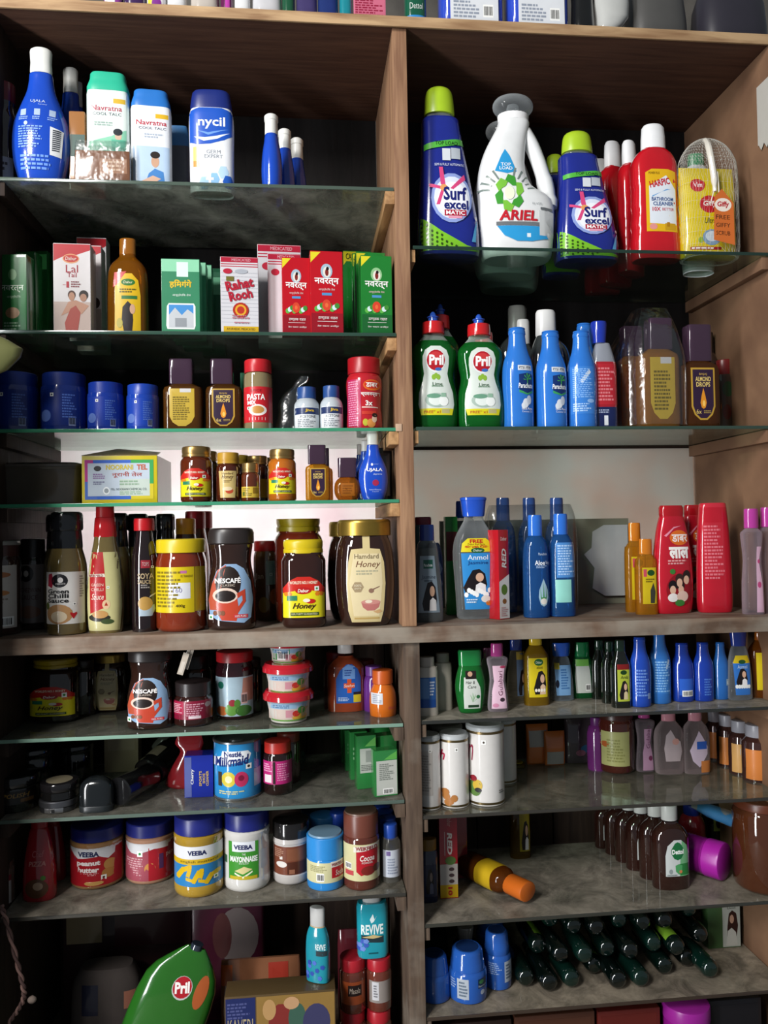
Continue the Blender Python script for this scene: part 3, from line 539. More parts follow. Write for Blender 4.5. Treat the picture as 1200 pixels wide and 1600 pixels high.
n_.poly([(-.22, .1), (.53, .06), (.52, .4), (.11, .515), (-.16, .45)], '#c9692e', 'tag', new=True); n_.E(.14, .385, .3, .055, '#e9ddd0', 'badge'); n_.T('Giffy', .14, .385, .42, .055, '#b8202c', bold=.03, it=.1)
for i, q in enumerate(('FREE', 'GIFFY', 'SCRUB')): n_.T(q, .12, .285-.065*i, .5, .034, '#4a2a18', rot=-2)
b = It('oil_bottle', 'dark brown hair oil bottle between the net bag and side panel', 'bottle', 'R1', 1146, 1178, 262, dep=110, d=.8); b.loft('body', mat('#2a1a14', 'liq'), [(0, .95), (.02, 1), (.6, 1), (.75, .75), (.83, .5)], n=3, sm=2); cap(b, .82, .52, '#16110f'); b.L(-.6, .05, .7, .55, '#6f5a48'); b.E(.1, .2, .35, .1, '#1c1412'); b.E(.1, .22, .14, .05, '#a08068'); b.R(-.6, .55, .7, .62, '#8a2a20')
# torn paper strip on the side panel
b = It.raw('paper_strip', 'torn white paper strip stuck on the right side panel near the top', 'paper', (779, 6, 640), 40, 100, 3, (0, 0, math.radians(-90))); b.box('sheet', mat('#bdbab2', 'pa'), bev=0); b.poly([(-.9, 0), (-.5, -.12), (-.1, -.03), (.3, -.15), (.8, -.02), (.9, .05)], '#bdbab2', 'torn_edge')

# ---------------------------------------------------------------- L2 : oil cartons
def navratna(label, c, x0, x1, yt, dep, d=.62, full=True, rot=4):
    b = It('oil_carton', label, 'carton', 'L2', x0, x1, yt, dep=dep, d=d, box=True, rot=rot); carton(b, c, k='gl')
    g = c == '#1f7a2e'; b.L(-.97, .01, .97, .99, c, k='gl'); b.R(-.97, .01, .97, .25, '#8e1220' if not g else '#1a5e2c', 'band')
    b.poly([(-.97, .99), (-.97, .86), (-.35, .99)], '#dccf2a', 'corner_flash')
    if full:
        b.E(.0, .76, .36, .09, '#9fb8c8' if not g else '#8fc08a', 'halo'); b.E(.02, .75, .24, .065, '#e3ddd2', 'halo'); b.E(.02, .745, .11, .045, '#7c2a24', 'figure'); b.E(.06, .79, .09, .022, '#1c1412', 'figure')
        b.T('नवरत्न', 0, .625, 1.5, .1, '#f4f2ee', bold=.02); b.T('आयुर्वेदिक तेल', 0, .535, 1.0, .035, '#e6c8c4'); b.R(-.3, .465, .3, .495, '#4f8fc4', 'pill')
        for i in range(9): b.E(-.62+.155*i, .30+.02*(i % 3), .16, .035, ('#5fae4a', '#cfe2e6', '#3f8a34')[i % 3], 'leaf', N=8)
        b.E(-.02, .345, .27, .07, '#d1432c', 'flower'); b.E(-.02, .345, .1, .028, '#e06a3c', 'flower'); b.T('ठण्डक राहत', .05, .185, 1.2, .04, '#f1e9e6'); b.R(-.6, .145, .6, .15, '#f1e9e6', 'rule'); b.T('तेल थकान अनिद्रा', .05, .09, 1.3, .028, '#f1e9e6')
    return b
RED, GRN = '#b7121f', '#1f7a2e'
navratna('small red herbal oil carton with flower picture, left of the taller red one', RED, 440, 484, 403, 14)
navratna('taller red herbal oil carton with flower picture beside the green cartons', RED, 484, 535, 393, 10)
navratna('green herbal oil carton with flower picture, foremost beside the divider', GRN, 563, 612, 400, 10)
navratna('green oil carton directly behind the foremost green one', GRN, 556, 602, 395, 55, full=False)
navratna('green oil carton third in its line, yellow flash showing', GRN, 551, 594, 397, 100, full=False)
b = navratna('green oil carton with yellow cash back flap behind the tall red one', GRN, 536, 580, 393, 150, full=False); b.R(-.98, .9, .98, .995, '#d8c926', 'flap'); b.T('CASH BACK', .0, .947, 1.6, .06, '#2a3a10', bold=.02)
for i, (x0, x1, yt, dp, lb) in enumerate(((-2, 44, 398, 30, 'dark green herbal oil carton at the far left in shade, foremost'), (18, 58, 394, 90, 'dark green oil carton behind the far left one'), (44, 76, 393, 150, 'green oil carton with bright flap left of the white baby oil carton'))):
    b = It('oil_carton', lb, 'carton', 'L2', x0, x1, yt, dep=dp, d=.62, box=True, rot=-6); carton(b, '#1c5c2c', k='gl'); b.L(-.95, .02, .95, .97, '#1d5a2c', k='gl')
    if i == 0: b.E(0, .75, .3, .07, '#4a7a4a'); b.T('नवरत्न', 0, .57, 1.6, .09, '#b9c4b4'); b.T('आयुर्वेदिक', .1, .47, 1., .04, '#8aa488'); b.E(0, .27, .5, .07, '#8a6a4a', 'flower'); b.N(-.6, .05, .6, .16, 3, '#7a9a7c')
    if i == 2: b.R(-.2, .82, .95, .97, '#57c46a', 'flap')
def lal(label, x0, x1, yt, dep, full=True):
    b = It('oil_carton', label, 'carton', 'L2', x0, x1, yt, dep=dep, d=.65, box=True, rot=2); carton(b, '#d9d4d4')
    b.L(-.98, .01, .98, .995, '#ddd8d8'); b.poly([(-.98, .995), (-.98, .8), (-.3, .87), (.2, .87), (.98, .93), (.98, .995)], '#b81826', 'band')
    if full:
        b.E(-.05, .83, .45, .055, '#e0a070', 'badge'); b.E(-.05, .832, .4, .042, '#c02a20', 'badge'); b.T('Dabur', -.05, .832, .6, .04, '#f4e8e0', it=.2); b.T('Lal', .0, .715, .65, .085, '#a81c34'); b.T('Tail', .0, .645, .5, .05, '#a81c34'); b.T('1', -.23, .535, .14, .07, '#b01c30', bold=.03); b.N(-.05, .5, .6, .58, 3, '#8a4a50'); b.R(-.5, .53, -.34, .535, '#b01c30', 'rule')
        b.R(-.98, .01, .98, .34, '#c4b0a6', 'photo'); b.E(-.02, .42, .21, .05, '#4a2c20', 'hair'); b.E(-.02, .4, .16, .05, '#b98a70', 'face'); b.E(.62, .42, .25, .055, '#241a18', 'hair'); b.E(.6, .39, .18, .045, '#b0846c', 'face'); b.poly([(-.6, .18), (-.2, .34), (.2, .36), (.9, .3), (.5, .2), (0, .24)], '#c09078', 'arm'); b.poly([(-.35, .02), (.3, .02), (.45, .22), (.2, .3), (-.1, .26), (-.4, .1)], '#a84a40', 'dress')
    else: b.R(-.98, .01, .98, .34, '#b8a49c', 'photo'); b.E(.6, .4, .3, .06, '#3a2620', 'hair')
lal('white and red baby oil carton with mother and child', 83, 141, 381, 12); lal('white and red baby oil carton behind the front one', 108, 158, 384, 70, False); lal('white and red baby oil carton, rearmost of three', 120, 166, 372, 140, False)
def amber(b, c='#b5741a', capc='#8a5a1c', cw=.42, k='oil'):
    b.loft('body', mat(c, k), [(0, .88), (.015, .95), (.08, 1), (.55, .98), (.7, .88), (.77, .62), (.81, .42), (.84, .4)], n=2.5, sm=2); cap(b, .83, cw, capc, k='gl')
b = It('oil_bottle', 'amber hair oil bottle with yellow label between two cartons', 'bottle', 'L2', 168, 232, 374, dep=45, d=.55); amber(b, '#a8660f', '#8a5414', .4)
b.poly([(-.55, .03), (.7, .03), (.7, .4), (.6, .55), (.3, .62), (-.3, .62), (-.52, .5)], '#cfa81c', 'label'); b.poly([(-.62, .48), (-.55, .63), (.05, .64), (-.45, .5)], '#b8262a', 'flash'); b.E(.12, .53, .34, .035, '#2a6a2c', 'badge'); b.T('Dabur', .12, .53, .45, .025, '#e8e4c0', it=.2); b.N(-.3, .42, .6, .47, 2, '#5a5210'); b.R(-.2, .36, .55, .395, '#2f6a34', 'strip'); b.poly([(-.1, .04), (.3, .04), (.35, .15), (.3, .3), (.1, .34), (-.15, .28), (-.2, .15)], '#231a1c', 'hair'); b.E(.32, .26, .13, .05, '#c49a7c', 'face'); b.E(-.3, .12, .15, .05, '#a89a2c', 'herb')
def him(label, x0, x1, yt, dep, full=True):
    b = It('oil_carton', label, 'carton', 'L2', x0, x1, yt, dep=dep, d=.62, box=True, rot=1); carton(b, '#2f7a55'); b.L(-.98, .01, .98, .995, '#2f7d58'); b.R(-.98, .83, .98, .995, '#86c8a2', 'band')
    if full:
        b.R(-.2, .76, .4, .96, '#cfe6dc', 'flash'); b.T('हिमगंगे', 0, .66, 1.15, .12, '#d8b42a', bold=.03); b.T('आयुर्वेदिक तेल', .05, .51, .95, .04, '#dfeee4'); b.poly([(-.7, .05), (.7, .05), (.76, .1), (.76, .36), (.68, .4), (-.62, .4), (-.72, .36), (-.76, .1)], '#e2e6e2', 'frame'); b.R(-.62, .07, .66, .38, '#3f86c4', 'photo'); b.poly([(-.62, .07), (.66, .07), (.66, .26), (.35, .32), (.05, .24), (-.3, .34), (-.62, .24)], '#b8bcc0', 'mountain'); b.R(-.3, .08, .3, .2, '#8a8f94', 'rock')
    return b
him('green hair oil carton with a framed mountain picture', 252, 312, 405, 12); him('green oil carton behind the mountain one, second in line', 270, 322, 410, 62, False); him('green oil carton third in the mountain line', 285, 331, 414, 112, False)
b = It('oil_carton', 'dark green oil carton at the back beside the red and white carton', 'carton', 'L2', 316, 352, 420, dep=170, d=.62, box=True); carton(b, '#1f5e40'); b.L(-.9, .03, .9, .96, '#276a4a'); b.R(-.5, .7, .6, .9, '#6ab48c')
def rahat(label, x0, x1, yt, dep, full=True):
    b = It('oil_carton', label, 'carton', 'L2', x0, x1, yt, dep=dep, d=.6, box=True, rot=3); carton(b, '#cfccd0', flap='#a81a34'); b.L(-.98, .01, .98, .995, '#c9c8cc'); b.R(-.98, .93, .98, .995, '#a81a34', 'band'); b.T('MEDICATED', .1, .962, 1., .035, '#d8a8b0')
    for q in (.87, .9): b.R(-.98, q, .98, q+.012, '#b02038', 'stripe')
    if full:
        for i in range(14): b.R(-.98, .14+.05*i, .98, .143+.05*i, '#a9aab2', 'line')
        b.E(-.62, .81, .24, .035, '#b02038', 'badge'); b.E(.1, .81, .34, .03, '#a4a8b0', 'badge'); b.R(-.7, .68, -.3, .74, '#6a6428', 'badge'); b.T('Rahat', .0, .64, 1.5, .13, '#a81a30', bold=.04, rot=12); b.T('Rooh', .05, .5, 1.25, .13, '#a81a30', bold=.04, rot=12); b.E(.05, .3, .42, .1, '#a8281c', 'seal'); b.E(.05, .3, .3, .075, '#d8a02c', 'seal'); b.E(.05, .3, .2, .05, '#b03020', 'seal'); b.N(-.4, .18, .7, .24, 2, '#b0707c'); b.N(-.3, .12, .6, .15, 1, '#b0707c'); b.R(-.86, .01, .98, .085, '#c9a21e', 'strip'); b.T('AYURVEDIC MEDICATED', .05, .05, 1.5, .03, '#4a3a10')
    else: b.E(-.55, .78, .25, .04, '#b02038', 'badge')
rahat('red and white medicated oil carton with slanted red lettering', 344, 403, 402, 10); rahat('taller red and white medicated oil carton behind the front one', 402, 470, 383, 75, False); rahat('taller red and white medicated carton left of the small red carton', 418, 470, 397, 40, False)

# ---------------------------------------------------------------- L3
def bluejar(label, x0, x1, yt, dep, c='#122a76', full=True, d=1.):  # navy of their own, deepened to paint in the shade here
    b = It('cream_jar', label, 'jar', 'L3', x0, x1, yt, dep=dep, d=d); b.loft('body', mat(c, 'gl'), [(0, .93), (.02, .99), (.05, 1), (.7, 1), (.75, .95), (.77, .86)], sm=2); cap(b, .755, .93, c, rib=.015, seg=44, name='lid')
    if full: b.L(-.8, .08, .9, .68, c); b.veg(-.25, .6, .08, '#20304a'); b.N(.2, .2, .75, .62, 9, '#4a68b8'); b.E(-.55, .25, .25, .1, '#5a74b8', 'picture'); b.bar(.45, .08, .7, .24, '#8c9ac4')
bluejar('dark blue cream jar at the far left, in shade', -12, 60, 585, 50); bluejar('dark blue jar second from the left on the glass shelf', 65, 136, 586, 50); bluejar('smaller blue jar third from the left on the glass shelf', 137, 194, 600, 45, '#173698'); bluejar('smallest blue jar beside the brown capped oil bottle', 198, 249, 603, 42, '#1b40a4')
def almond(label, x0, x1, yt, dep, sh, z=.66, capw=.62, cz=.66, full=True, c='#a8661a', rot=0, back=False, capx=0.):
    b = It('almond_oil_bottle', label, 'bottle', sh, x0, x1, yt, dep=dep, d=.62, rot=rot)
    b.loft('body', mat(c, 'oil'), [(0, .88, .9), (.015, .96, .97), (.05, 1, 1), (z-.1, 1, 1), (z-.05, .93, .93), (z-.02, .7, .72), (z, .55, .6)], n=4.5, seg=32)
    b.loft('cap', mat('#3b2838', 'gl'), [(z-.005, capw*.97, capw*1.05, capx), (z+.005, capw, capw*1.1, capx), (.985, capw, capw*1.1, capx), (1, capw*.95, capw*1.04, capx)], n=7, surf=False)
    if full:
        x = .62; arch = [(-x, .2*z/.66), (-x*.75, .12*z/.66), (-x*.3, .07*z/.66), (x*.3, .07*z/.66), (x*.75, .12*z/.66), (x, .2*z/.66), (x, z*.88), (-x, z*.88)]
        if back: b.poly(arch, '#b99c34', 'label'); b.N(-.45, .15, .45, z*.72, 11, '#6a5a18'); b.R(-.1, z*.8, .45, z*.88, '#c4c2c0', 'barcode_panel')
        else:
            b.poly(arch, '#b08c34', 'label'); q = .86; b.poly([(a*q, (h-z*.48)*.93+z*.48) for a, h in arch], '#2e1c34', 'panel')
            b.T('BAJAJ', 0, z*.78, .4, .025, '#c4a050'); b.T('ALMOND', 0, z*.71, .8, .045, '#dcc070', bold=.02); b.T('DROPS', 0, z*.63, .72, .045, '#dcc070', bold=.02); b.poly([(0, z*.58), (.1, z*.46), (.16, z*.36), (.1, z*.29), (0, z*.27), (-.1, z*.29), (-.16, z*.36), (-.1, z*.46)], '#d88a24', 'drop'); b.E(.02, z*.35, .07, .03, '#f0c060', 'drop'); b.T('6x', -.25, z*.23, .26, .045, '#dcc070'); b.N(0, z*.2, .45, z*.25, 2, '#a08848')
    return b
almond('almond oil bottle showing its yellow back label beside the blue jars', 256, 318, 563, 55, 'L3', capw=.6, c='#7a4c1c', back=True, capx=-.08)
almond('almond oil bottle in shade beside the red capped seasoning shaker', 322, 379, 563, 55, 'L3', capw=.62, c='#6a4016', capx=-.1)
b = It('oil_carton', 'thin green and yellow carton peeking out behind the seasoning shaker', 'carton', 'L3', 376, 398, 583, dep=110, d=.6, box=True); carton(b, '#2a8a62'); b.L(-.9, .05, .9, .3, '#c9a024')
b = It('seasoning_shaker', 'pasta seasoning shaker with red cap and red label', 'shaker', 'L3', 381, 426, 564, dep=38); b.loft('body', mat('#8a7a58', 'liq'), [(0, .9), (.02, .98), (.05, 1), (.72, 1), (.78, .93), (.81, .86)], sm=2); cap(b, .815, .94, '#b92028', rib=.02, seg=44)
b.L(-.98, .1, .98, .6, '#c0202a'); b.T('SPICE', -.1, .545, .8, .03, '#7a1018'); b.T('PASTA', -.1, .455, 1.25, .085, '#f6eeea', bold=.03); b.T('MIX', -.4, .375, .6, .055, '#f6eeea', bold=.03); b.E(0, .27, .62, .08, '#eee8e2', 'plate'); b.E(0, .275, .45, .055, '#c08a44', 'pasta'); b.veg(-.62, .3, .1)
for i in range(6): b.R(-.6+.22*i, .13, -.57+.22*i, .17, '#f0e0dc', 'mark')
b = It('polythene_bag', 'crumpled empty clear plastic bag beside the acetone bottles', 'bag', 'L3', 430, 474, 588, dep=60, d=.7); b.loft('bag', mat('#e8ecec', 'film'), [(0, .9, .8), (.1, 1, 1), (.35, .8, .9), (.5, .9, .8, .1), (.68, .6, .5, .2), (.8, .3, .3, .5), (.9, .45, .25, .9), (1, .3, .1, 1.1)], sm=3, n=2.2, seg=18)
for i, (x0, x1, yt, dp, lb) in enumerate(((459, 500, 606, 52, 'acetone bottle with blue cap, left of the pair'), (500, 536, 604, 42, 'acetone bottle with blue cap, right of the pair'))):
    b = It('chemical_bottle', lb, 'bottle', 'L3', x0, x1, yt, dep=dp); b.loft('body', mat('#b8c0c6', 'gl'), [(0, .93), (.02, 1), (.5, 1), (.64, .92), (.72, .7), (.74, .66)], sm=2); cap(b, .735, .72, '#274a86', rib=.03, seg=40)
    b.L(-.9, .04, .9, .52, '#dfe3e6'); b.R(-.9, .36, .9, .51, '#23335e', 'band'); b.T('Jiva', .2, .44, .7, .08, '#d8b43a', bold=.03); b.T('ACETONE', .05, .31, 1.2, .06, '#3a4048'); b.N(-.7, .07, .7, .26, 5, '#8a8f96')
b = It('tonic_jar', 'red plastic tonic jar with Hindi lettering beside the divider', 'jar', 'L3', 541, 597, 561, dep=42, d=.9)
b.loft('body', mat('#b5202a', 'gl'), [(0, .88), (.015, .95), (.06, 1), (.2, .98), (.35, .93), (.5, .98), (.64, 1), (.72, .95), (.76, .86), (.78, .82)], sm=3); cap(b, .775, .9, '#a0141e', rib=.012, seg=44, name='lid')
b.L(-.95, .02, -.25, .68, '#b02454'); b.N(-.9, .04, -.3, .66, 20, '#d88aa8'); b.cur = b.e; b.E(.38, .6, .5, .075, '#d86a24', 'badge'); b.E(.36, .605, .42, .055, '#c8301c', 'badge'); b.T('डाबर', .36, .6, .65, .065, '#f4ece6', bold=.02); b.T('च्यवनप्राश', .3, .47, 1.1, .06, '#f4ece6', bold=.02); b.T('3x', .2, .355, .4, .07, '#f6f0ea', bold=.03); b.R(-.2, .29, .7, .305, '#e6d2c8', 'rule'); b.R(-.2, .2, .6, .245, '#c43a2c', 'photo'); b.E(-.02, .09, .15, .05, '#b8b43a', 'fruit'); b.E(.3, .08, .24, .06, '#d89048', 'fruit'); b.E(.48, .14, .14, .05, '#e0c0a8', 'face'); b.E(.5, .19, .15, .03, '#2a1c18', 'hair')

# ---------------------------------------------------------------- L4
b = It('plastic_tub', 'dull grey translucent plastic box in shade left of the rainbow carton', 'box', 'L4', -30, 126, 722, dep=40, d=.8, box=True); b.loft('tub', mat('#4c463f', 'gl'), [(0, .9), (.03, .93), (.84, .99), (.85, 1), (.9, 1.01)], n=8, seg=36); b.loft('lid', mat('#57504a', 'gl'), [(.9, 1.02), (.95, 1.02), (.97, .98), (1, .9)], n=8, seg=36, surf=False)
b = It('oil_carton', 'open carton with rainbow bordered label and Hindi lettering', 'carton', 'L4', 128, 246, 711, dep=22, d=1.1, box=True)
b.box('carton', mat('#c3b21e', 'pa'), z1=.985, bev=.001); b.box('side_panel', mat('#c9c3b4', 'pa'), 1.0, 1.012, -.98, .98, .01, .98, bev=0, surf=False)
hw, hd, hh = b.W/2, b.D/2, b.H
mesh('lid_flap', [(-hw, -hd, hh*.985), (hw, -hd, hh*.985), (hw*.9, 0, hh*1.12), (-hw*.3, 0, hh*1.2), (-hw, -hd, hh*.999), (hw, -hd, hh*.999), (hw*.9, 0, hh*1.135), (-hw*.3, 0, hh*1.215)], [(0, 1, 2, 3), (7, 6, 5, 4), (0, 4, 5, 1), (1, 5, 6, 2), (2, 6, 7, 3), (3, 7, 4, 0)], mat('#7a6a3a', 'pa'), b.e, smooth=False)
b.L(-.92, .08, .9, .9, '#3a62b8'); b.R(-.92, .08, -.6, .5, '#4a6ab8', 'border'); b.R(-.92, .45, -.7, .9, '#b03a86', 'border'); b.R(.3, .4, .9, .9, '#3a9a54', 'border'); b.R(.3, .08, .9, .4, '#c8b82a', 'border'); b.R(-.84, .15, .8, .83, '#b4c0cc', 'panel'); b.R(0, .15, .8, .5, '#b8c4ba', 'panel'); b.E(-.58, .72, .1, .055, '#3a3a3c', 'badge'); b.T('NOORANI', .0, .745, .72, .11, '#c4b03a', bold=.03); b.T('TEL', .6, .745, .28, .11, '#b85a34', bold=.03); b.T('नूरानी तेल', .2, .59, .8, .13, '#a0443c', bold=.01); b.T('M/s. NOORANI CHEMICAL CO.', .25, .29, .95, .05, '#4a5a5e'); b.N(-.7, .5, -.35, .62, 3, '#8a6a9a'); b.N(-.7, .38, -.35, .46, 2, '#6a6a8a'); b.N(0, .36, .6, .48, 2, '#8aa48c'); b.N(0, .17, .7, .25, 2, '#8aa48c'); b.E(-.35, .26, .09, .08, '#dfe4e6', 'seal'); b.E(-.35, .26, .06, .05, '#8f989e', 'seal')
def honeylab(b, z0, z1, x=.93):
    h = z1-z0; b.poly([(-x, z0), (x, z0), (x, z0+.72*h), (x*.7, z0+.9*h), (x*.3, z1), (-x*.3, z1), (-x*.7, z0+.9*h), (-x, z0+.72*h)], '#d9cf1e', 'label')
    b.poly([(-x, z0+.6*h), (0, z0+.7*h), (x, z0+.6*h), (x, z0+.72*h), (x*.7, z0+.9*h), (x*.3, z1), (-x*.3, z1), (-x*.7, z0+.9*h), (-x, z0+.72*h)], '#c0271d', 'arch'); b.T("WORLD'S NO.1 HONEY", 0, z0+.86*h, 1.25, .075*h, '#f2e2c8', bold=.02)
    for q in (-.78, -.62, .6, .78): b.E(q, z0+.58*h, .11, .055*h, '#d87a1c', 'honeycomb', N=6)
    b.E(-.02, z0+.66*h, .36, .085*h, '#b0181c', 'badge'); b.T('Dabur', -.02, z0+.66*h, .5, .08*h, '#f6ece0', it=.2, bold=.02); b.veg(.58, z0+.71*h, .1); b.E(.3, z0+.4*h, .22, .06*h, '#b82018', 'dipper'); b.E(.12, z0+.42*h, .16, .045*h, '#e8e0d0', 'flower'); b.R(-.75, z0+.42*h, -.3, z0+.54*h, '#2a7a58', 'flash'); b.T('Honey', .02, z0+.27*h, 1.05, .18*h, '#3a1a10', it=.35, bold=.015); b.R(-.6, z0+.05*h, .65, z0+.13*h, '#2a4a1c', 'strip'); b.T('100% PURITY GUARANTEED', .02, z0+.09*h, 1.15, .045*h, '#e6e0b0')
def honey(label, sh, x0, x1, yt, dep=None, yb=None, c='#5a2410', lid='#b3925a', lk='me', lab=True, zl=.8, n=2., k='liq', d=1., lz=(.14, .62)):
    b = It('honey_jar', label, 'jar', sh, x0, x1, yt, dep=dep, yb=yb, d=d); jarbody(b, mat(c, k), top=zl, neck=.84, n=n); 
    b.loft('lid', mat(lid, lk), [(zl+.01, .86), (zl+.015, .9), (zl+.06, .9), (zl+.065, .86), (zl+.1, .9), (zl+.14, .9), (.985, .88), (1, .82)], surf=False, rib=.01, seg=44)
    if lab: honeylab(b, *lz)
    return b
honey('dark honey jar with gold lid beside the rainbow carton', 'L4', 282, 332, 699, 40, lz=(.1, .6))
honey('honey jar behind the dark one with gold lid', 'L4', 302, 342, 706, 100, lab=False)
b = honey('slim honey jar with ochre lid and narrow cream label', 'L4', 338, 376, 708, 36, lid='#b58a2c', lk='pl', lab=False, zl=.76, c='#4a1c0e'); b.poly([(-.6, .08), (.6, .08), (.72, .62), (-.72, .62)], '#c9b070', 'label'); b.T('Hamdard', 0, .57, .9, .05, '#5a3a1a'); b.T('Honey', 0, .49, .95, .1, '#4a2412', it=.3); b.N(-.3, .38, .4, .44, 2, '#8a7040'); b.E(.15, .22, .32, .06, '#b8482c', 'bowl'); b.E(0, .26, .4, .04, '#dcc8a0', 'bowl')
honey('honey jar with ochre lid behind the slim one', 'L4', 358, 391, 712, 95, lid='#b58a2c', lk='pl', lab=False)
b = honey('smallest honey bottle with gold cap and yellow side label', 'L4', 377, 406, 724, 32, lab=False, zl=.74, c='#5a2812'); b.L(-.95, .1, .95, .38, '#c8aa3c'); b.N(-.8, .13, .2, .35, 5, '#6a5a1c'); b.R(.3, .2, .9, .36, '#8a6a1c'); b.E(-.7, .2, .12, .05, '#3a6a2c')
b = honey('honey jar with gold lid behind the smallest bottle', 'L4', 385, 420, 713, 78, lab=False, c='#341610'); b.L(.1, .1, .98, .5, '#a89430')
honey('honey jar with gold lid at the back of the cluster', 'L4', 402, 432, 716, 140, lab=False, c='#341610')
honey('amber honey jar with gold lid, right of the honey cluster', 'L4', 419, 463, 703, 40, c='#b8661a', lz=(.14, .63))
almond('almond oil bottle with tall dark cap on the honey shelf', 477, 516, 696, 38, 'L4', capw=.72, c='#c88a1e', capx=-.06)
almond('almond oil bottle hidden behind the tall capped one', 484, 520, 701, 90, 'L4', capw=.7, full=False, c='#b87a1e')
b = It('almond_oil_bottle', 'squat round almond oil bottle beside the blue whitener', 'bottle', 'L4', 522, 563, 716, dep=40, d=.7); b.loft('body', mat('#a8641a', 'oil'), [(0, .6), (.02, .72), (.12, .92), (.25, 1), (.4, .95), (.5, .75), (.55, .5)], n=3.4, sm=2); b.loft('cap', mat('#3b2838', 'gl'), [(.54, .66), (.55, .7), (.98, .72), (1, .68)], n=6, surf=False); b.L(-.5, .1, .5, .4, '#9a5a18'); b.N(-.4, .14, .4, .36, 4, '#7a4412')
b = ujala('blue whitener bottle with white cap beside the divider cleat', 560, 606, 676, 36, 'L4'); b.cur = b.e; b.lay = .0003; b.E(-.12, .52, .07, .02, '#e6ecf6', 'mark'); b.T('JYOTHY', .15, .52, .35, .018, '#a9c0ee'); b.T('UJALA', .05, .435, 1.05, .06, '#eef2fa', bold=.02); b.T('Supreme', .25, .375, .6, .03, '#cfdcf6', it=.35); b.E(.1, .25, .22, .045, '#a0284a', 'badge'); b.T('Instant Whiteness', .08, .15, .8, .02, '#b9ccf2'); b.T('Liquid', .08, .12, .4, .018, '#b9ccf2')
ujala('blue whitener bottle second in line behind the one by the cleat', 552, 594, 688, 86, 'L4'); ujala('blue whitener bottle third in line by the cleat', 546, 585, 694, 136, 'L4')
b = It('carton', 'black narrow carton wedged between blue whitener and divider', 'carton', 'L4', 592, 611, 700, dep=95, d=2.5, box=True); carton(b, '#121214', k='gl'); b.L(-.8, .1, .8, .9, '#17171a', k='gl')

# ---------------------------------------------------------------- R2 : dish soap, coconut oil, almond oil
def pril(label, x0, x1, yt, dep, full=True):
    b = It('dish_soap_bottle', label, 'bottle', 'R2', x0, x1, yt, dep=dep, d=.6)
    b.loft('body', mat('#1d8a34', 'oil'), [(0, .84), (.015, .93), (.06, .98), (.16, 1), (.28, .96), (.4, .84), (.46, .82), (.54, .9), (.62, .97), (.68, .93), (.73, .74), (.745, .66)], n=2.5, sm=3)
    b.loft('neck', mat('#cfe0d4', 'clr'), [(.742, .66), (.77, .54), (.79, .46), (.815, .44)], n=2.3, sm=2, surf=False)
    b.loft('cap', mat('#c22024', 'gl'), [(.805, .46, .75), (.81, .49, .8), (.87, .49, .8), (.905, .47, .77), (.91, .42, .7), (.912, .24, .38)], surf=False, rib=.012, seg=40)
    b.loft('spout', mat('#2a56b8', 'gl'), [(.91, .22, .36), (.945, .21, .34), (.95, .26, .42), (.957, .26, .42), (.962, .15, .24), (.985, .12, .19), (1, .06, .1)], surf=False)
    b.poly([(-.66, .11), (.66, .11), (.76, .2), (.72, .3), (.56, .4), (.5, .46), (.56, .54), (.56, .6), (.46, .655), (.2, .69), (-.2, .69), (-.46, .655), (-.56, .6), (-.56, .54), (-.5, .46), (-.56, .4), (-.72, .3), (-.76, .2)], '#d3dcd4', 'label')
    if full:
        b.poly([(-.66, .11), (.66, .11), (.73, .165), (-.73, .165)], '#d8d024', 'strip'); b.T("FREE* x1", -.2, .137, .7, .024, '#b8582a', bold=.02); b.R(.2, .125, .55, .16, '#b8b07a', 'pack_picture')
        b.E(0, .565, .42, .095, '#e8ecec', 'badge'); b.E(0, .57, .39, .086, '#b01c28', 'badge'); b.E(0, .59, .3, .05, '#c8383c', 'badge'); b.T('Pril', .02, .572, .62, .085, '#f6f4f2', bold=.04); b.E(.1, .495, .14, .014, '#3a6ab8', 'swoosh')
        for q in (-.1, 0, .1): b.E(q, .43+.012*(q == 0), .09, .024, '#8ab43c', 'lime_slice', N=9)
        b.T('Lime', .05, .372, .42, .03, '#2c5a34'); b.N(-.2, .345, .35, .36, 1, '#7a9a80')
        b.E(0, .235, .5, .06, '#a8bcb0', 'dish'); b.E(-.05, .235, .3, .045, '#dfe8e2', 'dish'); b.E(.3, .225, .2, .04, '#eef2ee', 'dish'); b.E(-.12, .27, .3, .02, '#6a9a80', 'leaf'); b.R(.2, .26, .4, .295, '#8fb49c', 'sponge')
    return b
pril('green dish soap bottle with red collar beside the divider', 642, 714, 488, 42); pril('green dish soap bottle with red collar next to the blue oil bottles', 713, 786, 492, 42)
pril('dish soap bottle with red collar behind the one at the divider', 660, 719, 476, 118, False); pril('dish soap bottle barely visible behind the second front one', 728, 786, 505, 115, False)
